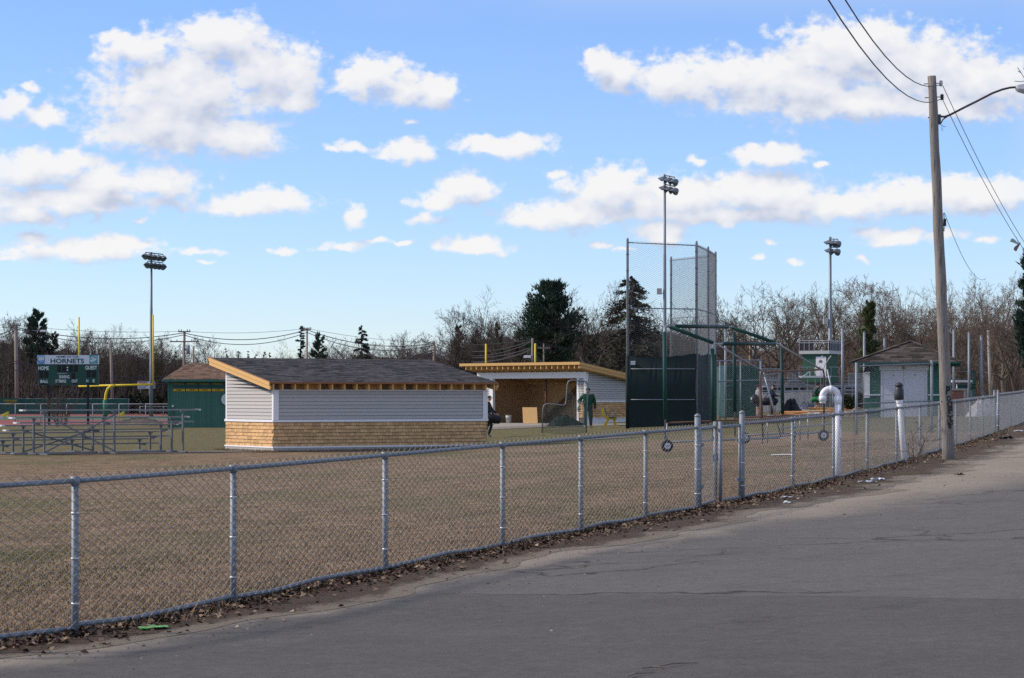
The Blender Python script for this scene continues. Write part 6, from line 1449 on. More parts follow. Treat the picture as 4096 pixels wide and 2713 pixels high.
def base_pose():   # faces -y, 1.76 m tall; L is the figure's own left (+x)
    return dict(pelvis=[0, 0, .95, (.16, .12)], spine=[0, .01, 1.12, (.155, .115)], chest=[0, .0, 1.34, (.17, .125)], neck=[0, .0, 1.50, .062], jaw=[0, -.015, 1.585, (.068, .078)], crown=[0, .0, 1.69, (.075, .09)],
        shoL=[.19, 0, 1.42, .075], elbL=[.25, .02, 1.14, .055], wriL=[.26, -.04, .90, .04], shoR=[-.19, 0, 1.42, .075], elbR=[-.25, .02, 1.14, .055], wriR=[-.26, -.04, .90, .04],
        hipL=[.10, 0, .90, .105], kneL=[.12, -.01, .50, .075], ankL=[.13, .03, .09, .05], toeL=[.15, -.12, .045, .045], hipR=[-.10, 0, .90, .105], kneR=[-.12, -.01, .50, .075], ankR=[-.13, .03, .09, .05], toeR=[-.15, -.12, .045, .045])
def hand(parent, w, el, mat, curl=.5):
    """palm and five separate bent fingers, at the wrist w, pointing away from the elbow"""
    w, el = Vector(w), Vector(el); d = (w - el).normalized(); sd = d.cross(Vector((0, 1, 0))); sd = sd.normalized() if sd.length > .1 else Vector((1, 0, 0)); up = sd.cross(d)
    m = MB(); m.tube([w - d * .01, w + d * .045, w + d * .09], [.030, .040, .036], 8)
    for i, (o, ln) in enumerate(((-.030, .062), (-.010, .075), (.010, .080), (.030, .070))):
        b_ = w + d * .085 + sd * o; m.tube([b_, b_ + d * ln * .5 + up * ln * .15 * curl, b_ + d * ln * .8 + up * ln * .55 * curl], [.010, .0095, .007], 6)
    b_ = w + d * .03 - sd * .035; m.tube([b_, b_ - sd * .025 + d * .025, b_ - sd * .03 + d * .055 + up * .015], [.012, .0105, .008], 6)
    return m.build('hand', mat, parent, True)
def head_bits(parent, J, cap=None, hair=None, face=-1.0, bare_top=False):
    """nose, ears, eyes, mouth and cap or hair; the head looks along yaw 0 = -y"""
    j, c = Vector(J['jaw'][:3]), Vector(J['crown'][:3]); ctr = j.lerp(c, .55); up = (c - j).normalized(); yaw = J.get('yaw', 0.); fw = Matrix.Rotation(yaw, 3, 'Z') @ Vector((0, -1, 0)); sd = up.cross(fw).normalized(); fw = sd.cross(up).normalized()
    f = lambda a, b_, d: ctr + sd * a + fw * b_ + up * d
    MB().tube([f(0, .085, .015), f(0, .112, -.018), f(0, .085, -.03)], [.010, .016, .012], 6).build('nose', skin_t, parent, True)
    for s_ in (-1, 1):
        MB().tube([f(s_ * .078, -.005, .02), f(s_ * .088, -.012, .0), f(s_ * .078, -.0, -.025)], [.012, .018, .010], 6).build('ear', skin_t, parent, True)
        MB().tube([f(s_ * .032, .083, .018), f(s_ * .032, .092, .018)], .010, 8).build('eye', hair_b, parent)
    MB().beam(f(-.025, .083, -.052), f(.025, .083, -.052), .012, .008).build('mouth', M('lips', (.25, .10, .08), .6), parent)
    if hair:
        prof = [(-.045, .088), (-.01, .096), (.03, .097), (.07, .082), (.098, .045), (.105, .01)]
        MB().tube([f(0, -.022, z) for z, r_ in prof], [r_ for z, r_ in prof], 14).build('hair', hair, parent, True)
    if cap:
        prof = [(.025, .096), (.035, .100), (.07, .094), (.10, .066), (.115, .02)]
        cp = MB().tube([f(0, -.005, z) for z, r_ in prof], [r_ for z, r_ in prof], 16).build('cap', cap, parent, True)
        m = MB(); n = 8; vs = []
        for lay in (0, 1):
            for i in range(n + 1):
                a = math.pi * (i / n - .5); vs.append(f(math.sin(a) * .085, .06 + math.cos(a) * .125 - .02, .034 - .02 * math.cos(a) - .008 * lay))
        m.add(vs, [tuple(range(n + 1)), tuple(range(2 * n + 1, n, -1))] + [(i, n + 1 + i, n + 2 + i, i + 1) for i in range(n)]); m.build('cap_peak', cap, cp)
def person(label, loc, rz, J, mats, classify, cap=None, hair=None, scale=1., hands=True, glove=None):
    yaw = J.pop('yaw', 0.)
    me = body_mesh('body', J, EDG, mats, classify); t_ = thing('person', label, 'person', loc, rz); t_.scale = (scale,) * 3
    obj('body', me, t_); J['yaw'] = yaw; head_bits(t_, J, cap, hair)
    for s_ in 'LR': hand(t_, J['wri' + s_][:3], J['elb' + s_][:3], glove or skin_t)
    return t_
ARM = ('elbL', 'wriL', 'elbR', 'wriR'); LEG = ('kneL', 'ankL', 'kneR', 'ankR'); FOOT = ('toeL', 'toeR')
def cls(bare_fore=False, bare_shin=0, ):
    def f(a, b_, t_, c):
        if b_ in ('jaw', 'crown') or (b_ == 'neck' and t_ > .75): return 0
        if b_ in FOOT or (b_.startswith('ank') and t_ > .93): return 3
        if b_.startswith('hip') or b_.startswith('kne') or b_.startswith('ank') :
            if bare_shin and ((b_.startswith('ank') and t_ > .05) or (b_.startswith('kne') and t_ > bare_shin)): return 0
            return 2
        if a == 'pelvis' and b_ == 'spine' and t_ < .15: return 2
        if bare_fore and b_.startswith('wri'): return 0
        return 1
    return f
# coach in green, standing at the dugout
J = base_pose()
for k_ in ('spine', 'chest'): J[k_][3] = (.225, .18)
J['pelvis'][3] = (.185, .15); J['shoL'][3] = J['shoR'][3] = .10; J['shoL'][0], J['shoR'][0] = .215, -.215
J['elbL'] = [.30, .03, 1.12, .08]; J['wriL'] = [.31, -.03, .84, .055]; J['elbR'] = [-.41, .04, 1.16, .085]; J['wriR'] = [-.34, -.24, 1.10, .05]
J['hipL'][3] = J['hipR'][3] = .125; J['kneL'][3] = J['kneR'][3] = .098; J['ankL'][3] = J['ankR'][3] = .062; J['yaw'] = -.5
green_j = M('green_jacket', (.018, .085, .048), .7, .15, 8); green_p = M('grey_green_trousers', (.06, .105, .095), .8, .12, 8); shoe_g = M('grey_shoe', (.24, .24, .26), .7, .1)
cap_g = M('dark_green_cap', (.012, .035, .028), .7)
pr = person('person in green jacket and cap standing beside the dugout holding white gloves', ON(2352, 107.5), R(8), J, [skin_t, green_j, green_p, shoe_g], cls(), cap=cap_g, scale=1.05)
pl_ = Matrix.Rotation(R(8), 3, 'Z'); hw = Vector(pr.location) + pl_ @ Vector((-.47, -.32, 1.02))
gl = thing('batting_gloves', 'pair of white gloves dangling from the green jacketed person', 'gloves', hw)
for i, (dx, dz, s_) in enumerate(((0, .0, 1.), (-.05, -.12, .9), (.03, -.14, .9), (-.02, -.22, .8))): MB().lathe([(.02, -.06), (.05, -.04), (.055, .02), (.03, .06)], 8, (dx, .02 * i, dz)).build('glove', M('white_glove', (.52, .52, .46), .8, .2, 12), gl, True)
# player walking behind the near dugout with a bag
J = base_pose(); J['elbL'] = [.24, -.10, 1.18, .055]; J['wriL'] = [.26, -.30, 1.0, .04]; J['elbR'] = [-.24, -.08, 1.17, .055]; J['wriR'] = [-.24, -.30, .98, .04]; J['crown'][1] -= .04; J['jaw'][1] -= .04; J['kneL'][1] -= .10; J['ankR'][1] += .18; J['toeR'][1] += .16
dark_j = M('black_green_jacket', (.012, .022, .02), .7, .15, 8); dark_p = M('black_trousers', (.015, .016, .02), .8, .15, 8)
pw_ = person('person in dark jacket and green cap walking out behind the near dugout', ON(1953, 99.), R(78), J, [skin_t, dark_j, dark_p, shoe_g], cls(), cap=M('bright_green_cap', (.012, .075, .05), .7))
bagz = 98.6; bq = PX(1968, 1692, bagz); dbag = thing('duffel_bag', 'black duffel bag carried low beside the near dugout corner', 'bag', bq)
m = MB(); prf = [(-.34, .10), (-.31, .17), (-.1, .20), (.12, .19), (.30, .16), (.34, .09)]; m.tube([(x, 0, .18) for x, _ in prf], [r_ for _, r_ in prf], 14); bg_ = m.build('bag_body', M('black_nylon', (.012, .012, .014), .6, .3, 10, bump=.5, bscale=20), dbag, True); bg_.rotation_euler = (0, R(12), 0)
MB().tube([(-.18, -.12, .30), (-.08, -.08, .44), (.02, -.08, .46), (.14, -.12, .28)], .014, 6).build('handle', black_m, dbag, True); MB().tube([(-.25, -.1, .05), (-.05, -.12, -.16), (.15, -.1, .0)], .010, 6).build('strap', black_m, dbag, True)
# player in grey shirt drinking, seen from behind
grey_s = M('grey_tee', (.34, .33, .37), .8, .15, 9); shorts = M('black_shorts', (.015, .016, .02), .8, .15, 8)
J = base_pose(); J['elbL'] = [.33, -.22, 1.38, .05]; J['wriL'] = [.16, -.20, 1.55, .038]; J['elbR'] = [-.30, .08, 1.16, .05]; J['wriR'] = [-.24, -.10, 1.02, .04]; J['chest'][3] = (.19, .14); J['spine'][3] = (.175, .13)
pg = person('person in grey shirt and backpack drinking from a bottle by the container', ON(3032, 124.), R(100), J, [skin_t, grey_s, shorts, shoe_g], cls(True, .75), cap=M('navy_cap', (.015, .02, .035), .7), scale=.98)
Rg_ = Matrix.Rotation(R(100), 3, 'Z')
bpk = thing('backpack', 'black and white backpack hanging behind the drinking person', 'backpack', Vector(pg.location) + Rg_ @ Vector((-.16, .22, .72)), R(100)); m = MB(); prf = [(0, .10), (.06, .17), (.25, .19), (.42, .15), (.5, .06)]
m.tube([(0, 0, z) for z, _ in prf], [r_ for _, r_ in prf], 12); m.build('pack_body', M('dark_pack', (.025, .022, .026), .7, .3, 9), bpk, True); MB().box(-.08, .08, .12, .2, .22, .34).build('white_patch', capw, bpk); MB().box(-.1, .1, .12, .19, .06, .14).build('pocket', M('pack_brown', (.09, .07, .06), .8), bpk)
wb_ = thing('water_bottle', 'clear bottle raised to the mouth of the grey shirted person', 'bottle', Vector(pg.location) + Rg_ @ Vector((.10, -.22, 1.60))); MB().tube([(0, 0, 0), (.03, 0, .005), (.05, 0, .01), (.22, 0, .03)], [.012, .014, .03, .03], 10).build('bottle_body', MATS['clear_pale_bottle'], wb_, True)
# player in navy looking at a phone
navy = M('navy_hoodie', (.018, .026, .045), .8, .2, 9)
J = base_pose(); J['elbL'] = [.26, -.12, 1.16, .065]; J['wriL'] = [.12, -.36, 1.12, .04]; J['elbR'] = [-.27, -.10, 1.16, .065]; J['wriR'] = [-.12, -.34, 1.10, .04]; J['jaw'][1] -= .05; J['crown'][1] -= .09; J['crown'][2] -= .01; J['chest'][3] = (.20, .15); J['spine'][3] = (.20, .16); J['pelvis'][3] = (.19, .16); J['hipL'][3] = J['hipR'][3] = .13; J['kneL'][3] = J['kneR'][3] = .095
pn = person('person in navy hoodie looking down at a phone by the wire fence', ON(3088, 124.5), R(75), J, [skin_t, navy, M('brown_grey_trousers', (.06, .05, .045), .85), shoe_g], cls(), cap=cap_g, scale=.98)
Rn_ = Matrix.Rotation(R(75), 3, 'Z'); ph_ = MB().box(-.035, .035, -.07, .07, -.006, .006).build('phone', black_m, None, False, Vector(pn.location) + Rn_ @ Vector((0, -.46, 1.12))); ph_.rotation_euler = (.4, 0, R(75)); tag(ph_, 'dark phone held by the navy hooded person', 'phone')
db2 = thing('duffel_bag', 'large navy duffel bag slung behind the navy hooded person', 'bag', Vector(pn.location) + Vector((-.12, .1, .78))); MB().tube([(-.42, 0, -.02), (-.38, 0, .0), (0, 0, .05), (.38, 0, 0), (.42, 0, -.03)], [.12, .19, .23, .19, .1], 14).build('bag_body', M('navy_nylon', (.016, .022, .038), .6, .3, 6), db2, True); MB().tube([(-.3, -.15, .15), (-.05, -.22, .52), (.1, -.1, .62), (.3, -.15, .14)], .018, 6).build('strap', black_m, db2, True)
# runner in green hoodie with a green bag
J = base_pose(); J['elbL'] = [.22, .10, 1.16, .06]; J['wriL'] = [.16, -.18, 1.20, .038]; J['elbR'] = [-.26, .12, 1.16, .06]; J['wriR'] = [-.20, -.16, 1.18, .038]; J['kneL'] = [.11, -.20, .53, .072]; J['ankL'] = [.12, -.02, .12, .045]; J['toeL'] = [.13, -.16, .05, .04]; J['kneR'] = [-.11, -.10, .50, .072]; J['ankR'] = [-.12, .22, .16, .045]; J['toeR'] = [-.13, .12, .05, .04]; J['chest'][1] -= .04; J['neck'][1] -= .06; J['jaw'][1] -= .09; J['crown'][1] -= .08; J['chest'][3] = (.165, .14); J['spine'][3] = (.165, .15)
J['hipL'][3] = J['hipR'][3] = .12
hood = M('green_hoodie', (.030, .075, .048), .8, .25, 6)
prn = person('person in green hoodie and black shorts jogging past the scrap pile', ON(3266, 134.), R(85), J, [skin_t, hood, shorts, shoe_g], cls(False, .62), hair=hair_b)
hd = thing('sports_bag', 'bright green sports bag bouncing at the hip of the jogging person', 'bag', Vector(prn.location) + Vector((.02, -.20, .78))); MB().tube([(-.34, 0, .0), (-.3, 0, .0), (0, 0, .02), (.3, 0, 0), (.36, 0, -.02)], [.07, .13, .16, .13, .06], 12).build('bag_body', M('bright_green_nylon', (.012, .20, .055), .6, .2, 6), hd, True); MB().box(-.03, .05, -.175, -.165, 0, .08).build('white_logo', capw, hd); MB().tube([(-.28, -.05, .1), (-.1, .02, .5), (.12, .1, .62)], .016, 6).build('strap', black_m, hd, True)
# ================================================================== TREES
def segs_mesh(S, n=3):
    """S: array of (x0,y0,z0,x1,y1,z1,r0,r1) -> triangles/quads of thin frustums"""
    S = np.asarray(S, float); a, b = S[:, :3], S[:, 3:6]; d = b - a; d /= np.maximum(np.linalg.norm(d, axis=1), 1e-9)[:, None]
    ref = np.where(np.abs(d[:, 2:3]) > .9, np.array([[1., 0, 0]]), np.array([[0, 0, 1.]])); u = np.cross(d, ref); u /= np.linalg.norm(u, axis=1)[:, None]; v = np.cross(d, u)
    V = np.empty((len(S), 2 * n, 3))
    for j in range(n):
        an = 2 * np.pi * j / n; o = u * math.cos(an) + v * math.sin(an)
        V[:, j] = a + o * S[:, 6:7]; V[:, n + j] = b + o * S[:, 7:8]
    base = (np.arange(len(S)) * 2 * n)[:, None]; F = np.concatenate([base + np.array([[j, (j + 1) % n, n + (j + 1) % n, n + j]]) for j in range(n)])
    return V.reshape(-1, 3), F
def ribbons(S, rs):
    S = np.asarray(S, float); a, b = S[:, :3], S[:, 3:6]; d = b - a; o = np.cross(d, rs.normal(size=d.shape)); o /= np.maximum(np.linalg.norm(o, axis=1), 1e-9)[:, None]
    V = np.stack([a - o * S[:, 6:7], a + o * S[:, 6:7], b + o * S[:, 7:8], b - o * S[:, 7:8]], 1).reshape(-1, 3); return V, np.arange(len(S) * 4).reshape(-1, 4)
def bare_tree(seed, H=12., limbs=7, spread=.75, fork=.3, kids=(5, 4, 3), r0=None, rad=(.55, .5, .55, .62), rmin=.014, decur=False, up=.045):
    """connected branches: trunk, limbs and three orders of branching"""
    rnd = random.Random(seed); big, fine = [], []; r0 = r0 or H * .018
    NS = (5, 4, 3, 2); LR = (.50, .45, .40, .4)
    def branch(p, d, ln, r, lev):
        n = NS[min(lev, 3)]; q = Vector(p); dd = Vector(d); nodes = []
        for i in range(n):
            dd = (dd + Vector((rnd.gauss(0, .125), rnd.gauss(0, .125), rnd.gauss(up, .08)))).normalized(); e = q + dd * (ln / n)
            ra, rb = max(rmin, r * (1 - .6 * i / n)), max(rmin * .75, r * (1 - .6 * (i + 1) / n)); (big if lev < 2 else fine).append((*q, *e, ra, rb)); q = e; nodes.append((q.copy(), dd.copy(), rb))
        if lev < 3:
            for k in range(kids[lev]):
                j = n - 1 if k == 0 else rnd.randrange(0, n) if lev else max(0, min(n - 1, int(n * (k + rnd.random()) / kids[lev])))
                p2, d2, r2 = nodes[j]; ax = d2.orthogonal().normalized(); ax.rotate(Matrix.Rotation(rnd.uniform(0, 6.283), 3, d2).to_quaternion()); t_ = rnd.uniform(.35, .90)
                branch(p2, (d2 * math.cos(t_) + ax * math.sin(t_)).normalized(), ln * LR[lev] * rnd.uniform(.7, 1.25), max(rmin, r2 * rnd.uniform(.55, .8)), lev + 1)
    tp = Vector((0, 0, -.3)); hd = H * (fork + .05 if decur else .86); n = 7; dd = Vector((0, 0, 1)); nodes = []
    for i in range(n):
        dd = (dd + Vector((rnd.gauss(0, .05), rnd.gauss(0, .05), .12))).normalized(); e = tp + dd * (hd / n); ra, rb = r0 * (1 - (.25 if decur else .8) * i / n), r0 * (1 - (.25 if decur else .8) * (i + 1) / n); big.append((*tp, *e, ra, rb)); tp = e; nodes.append((e.copy(), rb))
    for k in range(limbs):
        f = 1. if decur else fork + (1 - fork) * (k + rnd.random() * .8) / limbs; j = min(n - 1, max(0, int(f * n - .5))) if not decur else n - 1 - (k % 2)
        p, r = nodes[j]; a = k * 2.399 + rnd.uniform(-.5, .5); t_ = rnd.uniform(.55, 1.15) * spread if not decur else rnd.uniform(.25, 1.15) * spread
        branch(p, Vector((math.cos(a) * math.sin(t_), math.sin(a) * math.sin(t_), math.cos(t_))), H * ((.40 - .20 * f) if not decur else rnd.uniform(.40, .52)) * rnd.uniform(.85, 1.2), max(.03, r * .55), 0)
    return np.array(big), np.array(fine)
def norm_h(B, Fn, H):
    top = max(B[:, 5].max(), Fn[:, 5].max()); k = H / top
    B = B.copy(); Fn = Fn.copy(); B[:, :6] *= k; Fn[:, :6] *= k; return B, Fn
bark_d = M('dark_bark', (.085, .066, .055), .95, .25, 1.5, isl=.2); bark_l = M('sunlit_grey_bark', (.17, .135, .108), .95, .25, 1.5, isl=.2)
twig_d = M('dark_twigs', (.088, .069, .060), .95, .2, .8, isl=.25); twig_l = M('sunlit_brown_twigs', (.19, .142, .112), .95, .2, .8, isl=.25)  # lighter bark and twigs have the sunlight put into their colour
_rs = np.random.RandomState(4)
class Var: pass
VARS = []
for sd, lim, sp_, fk, dec in ((1, 12, .85, .28, False), (2, 6, .9, .22, True), (3, 13, .7, .3, False), (4, 7, 1.25, .20, True), (5, 6, 1.05, .26, True), (8, 11, .8, .25, False)):
    B, Fn = norm_h(*bare_tree(sd, 12., lim, sp_, fk, (7, 7, 6), decur=dec, rmin=.0105), 12.)
    v = Var(); v.B, v.F = B, Fn; v.meshes = {}
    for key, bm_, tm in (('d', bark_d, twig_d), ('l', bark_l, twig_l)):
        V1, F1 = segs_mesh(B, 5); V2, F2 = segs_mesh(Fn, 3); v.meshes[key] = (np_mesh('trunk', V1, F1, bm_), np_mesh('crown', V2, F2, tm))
    VARS.append(v)
def put_bare(label, px, top, Z, var, key='d', wide=1., rz=0., group=None, lean=0.):
    o = ON(px, Z); H = PX(px, top, Z).z - o.z; t_ = thing('bare_tree', label, 'tree', o, rz, group); s_ = H / 12.
    t_.scale = (s_ * wide, s_ * wide, s_); t_.rotation_euler = (0, lean, rz)
    tr, cr = VARS[var].meshes[key]; obj('trunk', tr, t_); obj('crown', cr, t_); return t_
for a in (
 ('bare grey tree over the dark evergreens behind the near dugout', 1835, 1212, 240, 2, 'd', .8, 1.), ('tall bare twiggy tree just beside the goal post upright', 1912, 1196, 240, 0, 'd', .8, 2.),
 ('bare tree with arching limbs crowding the big pine', 2055, 1140, 225, 4, 'd', 1., .3), ('tall bare tree between the pine and the drooping spruce', 2395, 1098, 218, 1, 'd', .95, 4.),
 ('broad bare oak with spreading dark limbs beside the backstop', 2985, 1128, 212, 3, 'd', 1.25, .6), ('bare oak with forked limbs behind the batting cage', 3080, 1125, 216, 4, 'd', 1.2, 2.2),
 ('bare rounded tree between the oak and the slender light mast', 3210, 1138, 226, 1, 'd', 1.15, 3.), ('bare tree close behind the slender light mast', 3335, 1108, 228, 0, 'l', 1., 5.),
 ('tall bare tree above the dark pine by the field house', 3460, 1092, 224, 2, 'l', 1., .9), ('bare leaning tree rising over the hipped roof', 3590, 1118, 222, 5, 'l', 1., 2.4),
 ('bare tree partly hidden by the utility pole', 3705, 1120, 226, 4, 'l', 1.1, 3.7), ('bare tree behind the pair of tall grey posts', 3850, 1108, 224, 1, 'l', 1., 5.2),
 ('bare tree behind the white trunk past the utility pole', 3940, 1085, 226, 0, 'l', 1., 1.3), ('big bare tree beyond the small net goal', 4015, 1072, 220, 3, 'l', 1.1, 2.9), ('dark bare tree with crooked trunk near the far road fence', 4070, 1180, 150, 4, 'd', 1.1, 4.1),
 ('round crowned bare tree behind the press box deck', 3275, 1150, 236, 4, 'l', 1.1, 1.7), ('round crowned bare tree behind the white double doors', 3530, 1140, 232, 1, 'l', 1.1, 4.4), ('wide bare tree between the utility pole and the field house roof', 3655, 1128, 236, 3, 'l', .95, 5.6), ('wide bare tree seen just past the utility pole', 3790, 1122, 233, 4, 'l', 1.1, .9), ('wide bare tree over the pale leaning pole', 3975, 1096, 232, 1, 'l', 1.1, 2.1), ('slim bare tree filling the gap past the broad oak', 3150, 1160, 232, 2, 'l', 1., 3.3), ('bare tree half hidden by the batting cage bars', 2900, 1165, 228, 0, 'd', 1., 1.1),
 ('bare tree topping the wood by the far pole with street light', 55, 1243, 296, 2, 'd', .9, .2), ('thin bare tree showing above the scoreboard', 310, 1272, 296, 0, 'd', .75, 3.), ('bare feathery tree showing between the goal upright and a stub pole', 410, 1288, 292, 1, 'd', .8, 4.), ('bare tree with fine crown before the tall light mast', 535, 1292, 292, 4, 'd', .8, 5.), ('thin bare tree between the light mast and the crossarm pole', 655, 1318, 292, 5, 'd', .8, 1.), ('leafless tree over the roof of the green shed', 835, 1335, 300, 2, 'd', .9, 2.), ('pale leafless tree beside the narrow tall pine', 1130, 1345, 300, 3, 'd', .9, .5)):
    put_bare(a[0], a[1], a[2], float(a[3]), a[4], a[5], a[6], a[7])
# the wood behind: one mass per stretch
LOW = []
for sd in (11, 12, 13, 14):
    B, Fn = norm_h(*bare_tree(sd, 12., 9, .75, .2, (4, 4, 3), rmin=.017, decur=(sd % 2 == 0)), 12.)
    LOW.append((B, Fn))
def wood(name, label, spots, key, seed):
    rs = np.random.RandomState(seed); Vs, Fs = [], []; n0 = 0
    for (x, y, H) in spots:
        B, Fn = LOW[rs.randint(4)]; a = rs.uniform(0, 6.28); c, s_ = math.cos(a), math.sin(a); k = H / 12.; w = k * rs.uniform(.8, 1.25); z0 = G(x, y)
        for S, fn in ((B, 'b'), (Fn, 'f')):
            V, F = segs_mesh(S, 3) if fn == 'b' else ribbons(S, rs)
            X = (V[:, 0] * c - V[:, 1] * s_) * w + x; Y = (V[:, 0] * s_ + V[:, 1] * c) * w + y; Vs.append(np.stack([X, Y, V[:, 2] * k + z0], 1)); Fs.append(F + n0); n0 += len(V)
        # undergrowth at its foot
        m = 90; p = np.stack([rs.normal(0, 2.2, m) + x, rs.normal(0, 1.6, m) + y, np.zeros(m)], 1); p[:, 2] = z0; q = p + np.stack([rs.normal(0, .7, m), rs.normal(0, .7, m), rs.uniform(.8, 4.2, m)], 1)
        V, F = ribbons(np.concatenate([p, q, np.full((m, 1), .05), np.full((m, 1), .015)], 1), rs); Vs.append(V); Fs.append(F + n0); n0 += len(V)
    me = np_mesh(name, np.concatenate(Vs), np.concatenate(Fs), twig_d if key == 'd' else twig_l)
    return tag(obj(name, me, kind='stuff'), label, 'woods')
rs = np.random.RandomState(31)
def belt(px0, px1, n, Z0, Z1, tops, jit=.12):
    out = []
    for i in range(n):
        px = rs.uniform(px0, px1); Z = rs.uniform(Z0, Z1); top = np.interp(px, [t_[0] for t_ in tops], [t_[1] for t_ in tops]) + rs.uniform(0, 75); x = (px - 2048) * Z / FPX
        out.append((x, Z, max(3., (EYE + (HOR - top) * Z / FPX - G(x, Z)))))
    return out
TOPS = [(-200, 1280), (0, 1262), (120, 1295), (250, 1300), (420, 1312), (600, 1325), (720, 1345), (900, 1375), (1000, 1405), (1060, 1412), (1120, 1385), (1300, 1345), (1500, 1318), (1800, 1312), (1850, 1270), (2000, 1240), (2300, 1215), (2600, 1210), (2900, 1285), (3100, 1280), (3400, 1265), (3700, 1235), (3900, 1205), (4200, 1170)]
wood('woods', 'dark leafless wood stretching behind the football field', belt(-250, 980, 130, 285, 335, TOPS), 'd', 1)
wood('woods', 'low leafless wood behind the near dugout roof', belt(980, 2000, 105, 290, 345, TOPS), 'd', 2)
wood('woods', 'leafless wood behind the open dugout and backstop', belt(1850, 2900, 100, 245, 290, TOPS), 'd', 3)
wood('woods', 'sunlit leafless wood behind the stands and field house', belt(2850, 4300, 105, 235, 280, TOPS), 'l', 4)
# wooded rise behind everything
hm = M('leaf_litter_hill', (.075, .055, .044), .98, .35, .25, bump=.5, bscale=1.)
Vh, Fh = [], []; n = 120
for j in range(5):
    for i in range(n):
        px = -900 + 6000 * i / (n - 1); Z = 352 + j * 40; top = np.interp(px, [t_[0] for t_ in TOPS], [t_[1] for t_ in TOPS]); base = G((px - 2048) * Z / FPX, Z)
        crest = EYE + (HOR - (top + 98 + 14 * math.sin(i * 1.3) + 9 * math.sin(i * 2.9))) * 440 / FPX; prof = (0, .42, .8, 1., .85)[j]
        Vh.append(((px - 2048) * Z / FPX, Z, base - .05 + max(0, crest - base) * prof))
for j in range(4):
    for i in range(n - 1): Fh.append((j * n + i, j * n + i + 1, (j + 1) * n + i + 1, (j + 1) * n + i))
o = struct('hill', np_mesh('hill', Vh, Fh, hm)); o.data.shade_smooth()
# ------------------------------------------------------------------ conifers
need_d = M('dark_pine_needles', (.040, .066, .045), .85, .3, .6, isl=.45); need_b = M('brown_green_needles', (.062, .060, .042), .85, .3, .6, isl=.45); need_y = M('olive_needles', (.075, .095, .038), .85, .3, .6, isl=.45); ctrunk = M('conifer_trunk', (.060, .045, .036), .95, .2, 2)
def conifer(label, px, top, Z, hw, kind='pine', base_frac=.25, mat=None, seed=1, nb=64, name='pine_tree', gap=.0):
    rs = np.random.RandomState(seed); o = ON(px, Z); H = PX(px, top, Z).z - o.z; W_ = hw * Z / FPX; t_ = thing(name, label, 'tree', o)
    Vn, br, Dn = [], [], []
    sz = max(.09, H * .0125)
    for i in range(nb):
        f = (i + rs.uniform(0, 1)) / nb; h = base_frac + (1 - base_frac) * f
        if kind == 'pine': wd = W_ * min(1, (1.04 - f) ** .55 * (.55 + 1.6 * f if f < .28 else 1)) * rs.uniform(.55, 1.1); rise = rs.uniform(.10, .50) + .35 * f
        elif kind == 'spruce': wd = W_ * ((1 - f) ** .58 + .03) * rs.uniform(.75, 1.08); rise = rs.uniform(-.38, -.05)
        else: wd = W_ * (.45 + .55 * abs(math.sin(f * 9 + seed))) * (1.05 - .55 * f) * rs.uniform(.6, 1.1); rise = rs.uniform(-.05, .25)
        a = rs.uniform(0, 2 * np.pi); p0 = np.array([0, 0, h * H * (1 if kind != 'pine' else .97)]); dr = np.array([math.cos(a), math.sin(a), rise]); tip = p0 + dr * wd
        if tip[2] > H * 1.0: tip[2] = H * rs.uniform(.93, 1.0)
        br.append((*p0, *tip, max(.02, .012 * H * (1 - h) + .02), .012))
        m = int(34 + 80 * wd / max(W_, .1)); t = rs.uniform(.22 if kind == 'pine' else .05, 1.05, m) ** .75
        c = p0[None] + (tip - p0)[None] * t[:, None] + rs.normal(0, 1, (m, 3)) * np.array([.13, .13, .07]) * wd * (.35 + .65 * t)[:, None]
        if kind == 'spruce': c[:, 2] -= np.abs(rs.normal(0, .14, m)) * wd * t
        if kind == 'pine': c[:, 2] += np.abs(rs.normal(0, .10, m)) * W_ * t
        Vn.append(c); Dn.append(np.repeat((dr * np.array([.7, .7, 1.]) + np.array([0, 0, .55 if kind == 'pine' else -.1]))[None], m, 0))
    C = np.concatenate(Vn); Dr = np.concatenate(Dn); kp = C[:, 2] < H * 1.01; C = C[kp]; Dr = Dr[kp]; n = len(C); n3 = 3
    C = np.repeat(C, n3, 0); a = rs.normal(0, 1, (len(C), 3)) * sz; b_ = rs.normal(0, 1, (len(C), 3)) * sz; a *= .55; b_[:, 2] *= .6; a += np.repeat(Dr, n3, 0) * sz * rs.uniform(.8, 2.4, (len(C), 1)); b_ *= .6
    V = np.stack([C, C + a, C + b_], 1).reshape(-1, 3)
    obj('crown', np_mesh('crown', V, np.arange(len(V)).reshape(-1, 3), mat or need_d), t_)
    br.append((0, 0, -.3, 0, 0, H * .5, H * .02 + .03, H * .013)); br.append((0, 0, H * .5, 0, 0, H * .97, H * .013, .02)); V1, F1 = segs_mesh(np.array(br), 5); obj('trunk', np_mesh('trunk', V1, F1, ctrunk), t_); return t_
conifer('round topped dark pine rising over the wood by the scoreboard', 152, 1243, 292., 62, 'pine', .45, seed=2, nb=60)
conifer('low brownish pine shoulder beside the round topped pine', 215, 1330, 293., 40, 'pine', .3, need_b, 3, 40)
conifer('narrow tall pine with gappy whorls next to a utility pole', 1203, 1303, 285., 27, 'gappy', .2, seed=4, nb=46)
conifer('ragged dark pine between the slim brown pole and the broad pine', 1276, 1333, 290., 44, 'pine', .35, seed=5, nb=40)
conifer('small dark pointed spruce before the ragged pine', 1288, 1352, 280., 34, 'spruce', .05, seed=6, nb=56, name='spruce_tree')
conifer('broad flat topped pine above the leafless wood', 1447, 1304, 300., 48, 'spruce', .45, need_d, 7, 40)
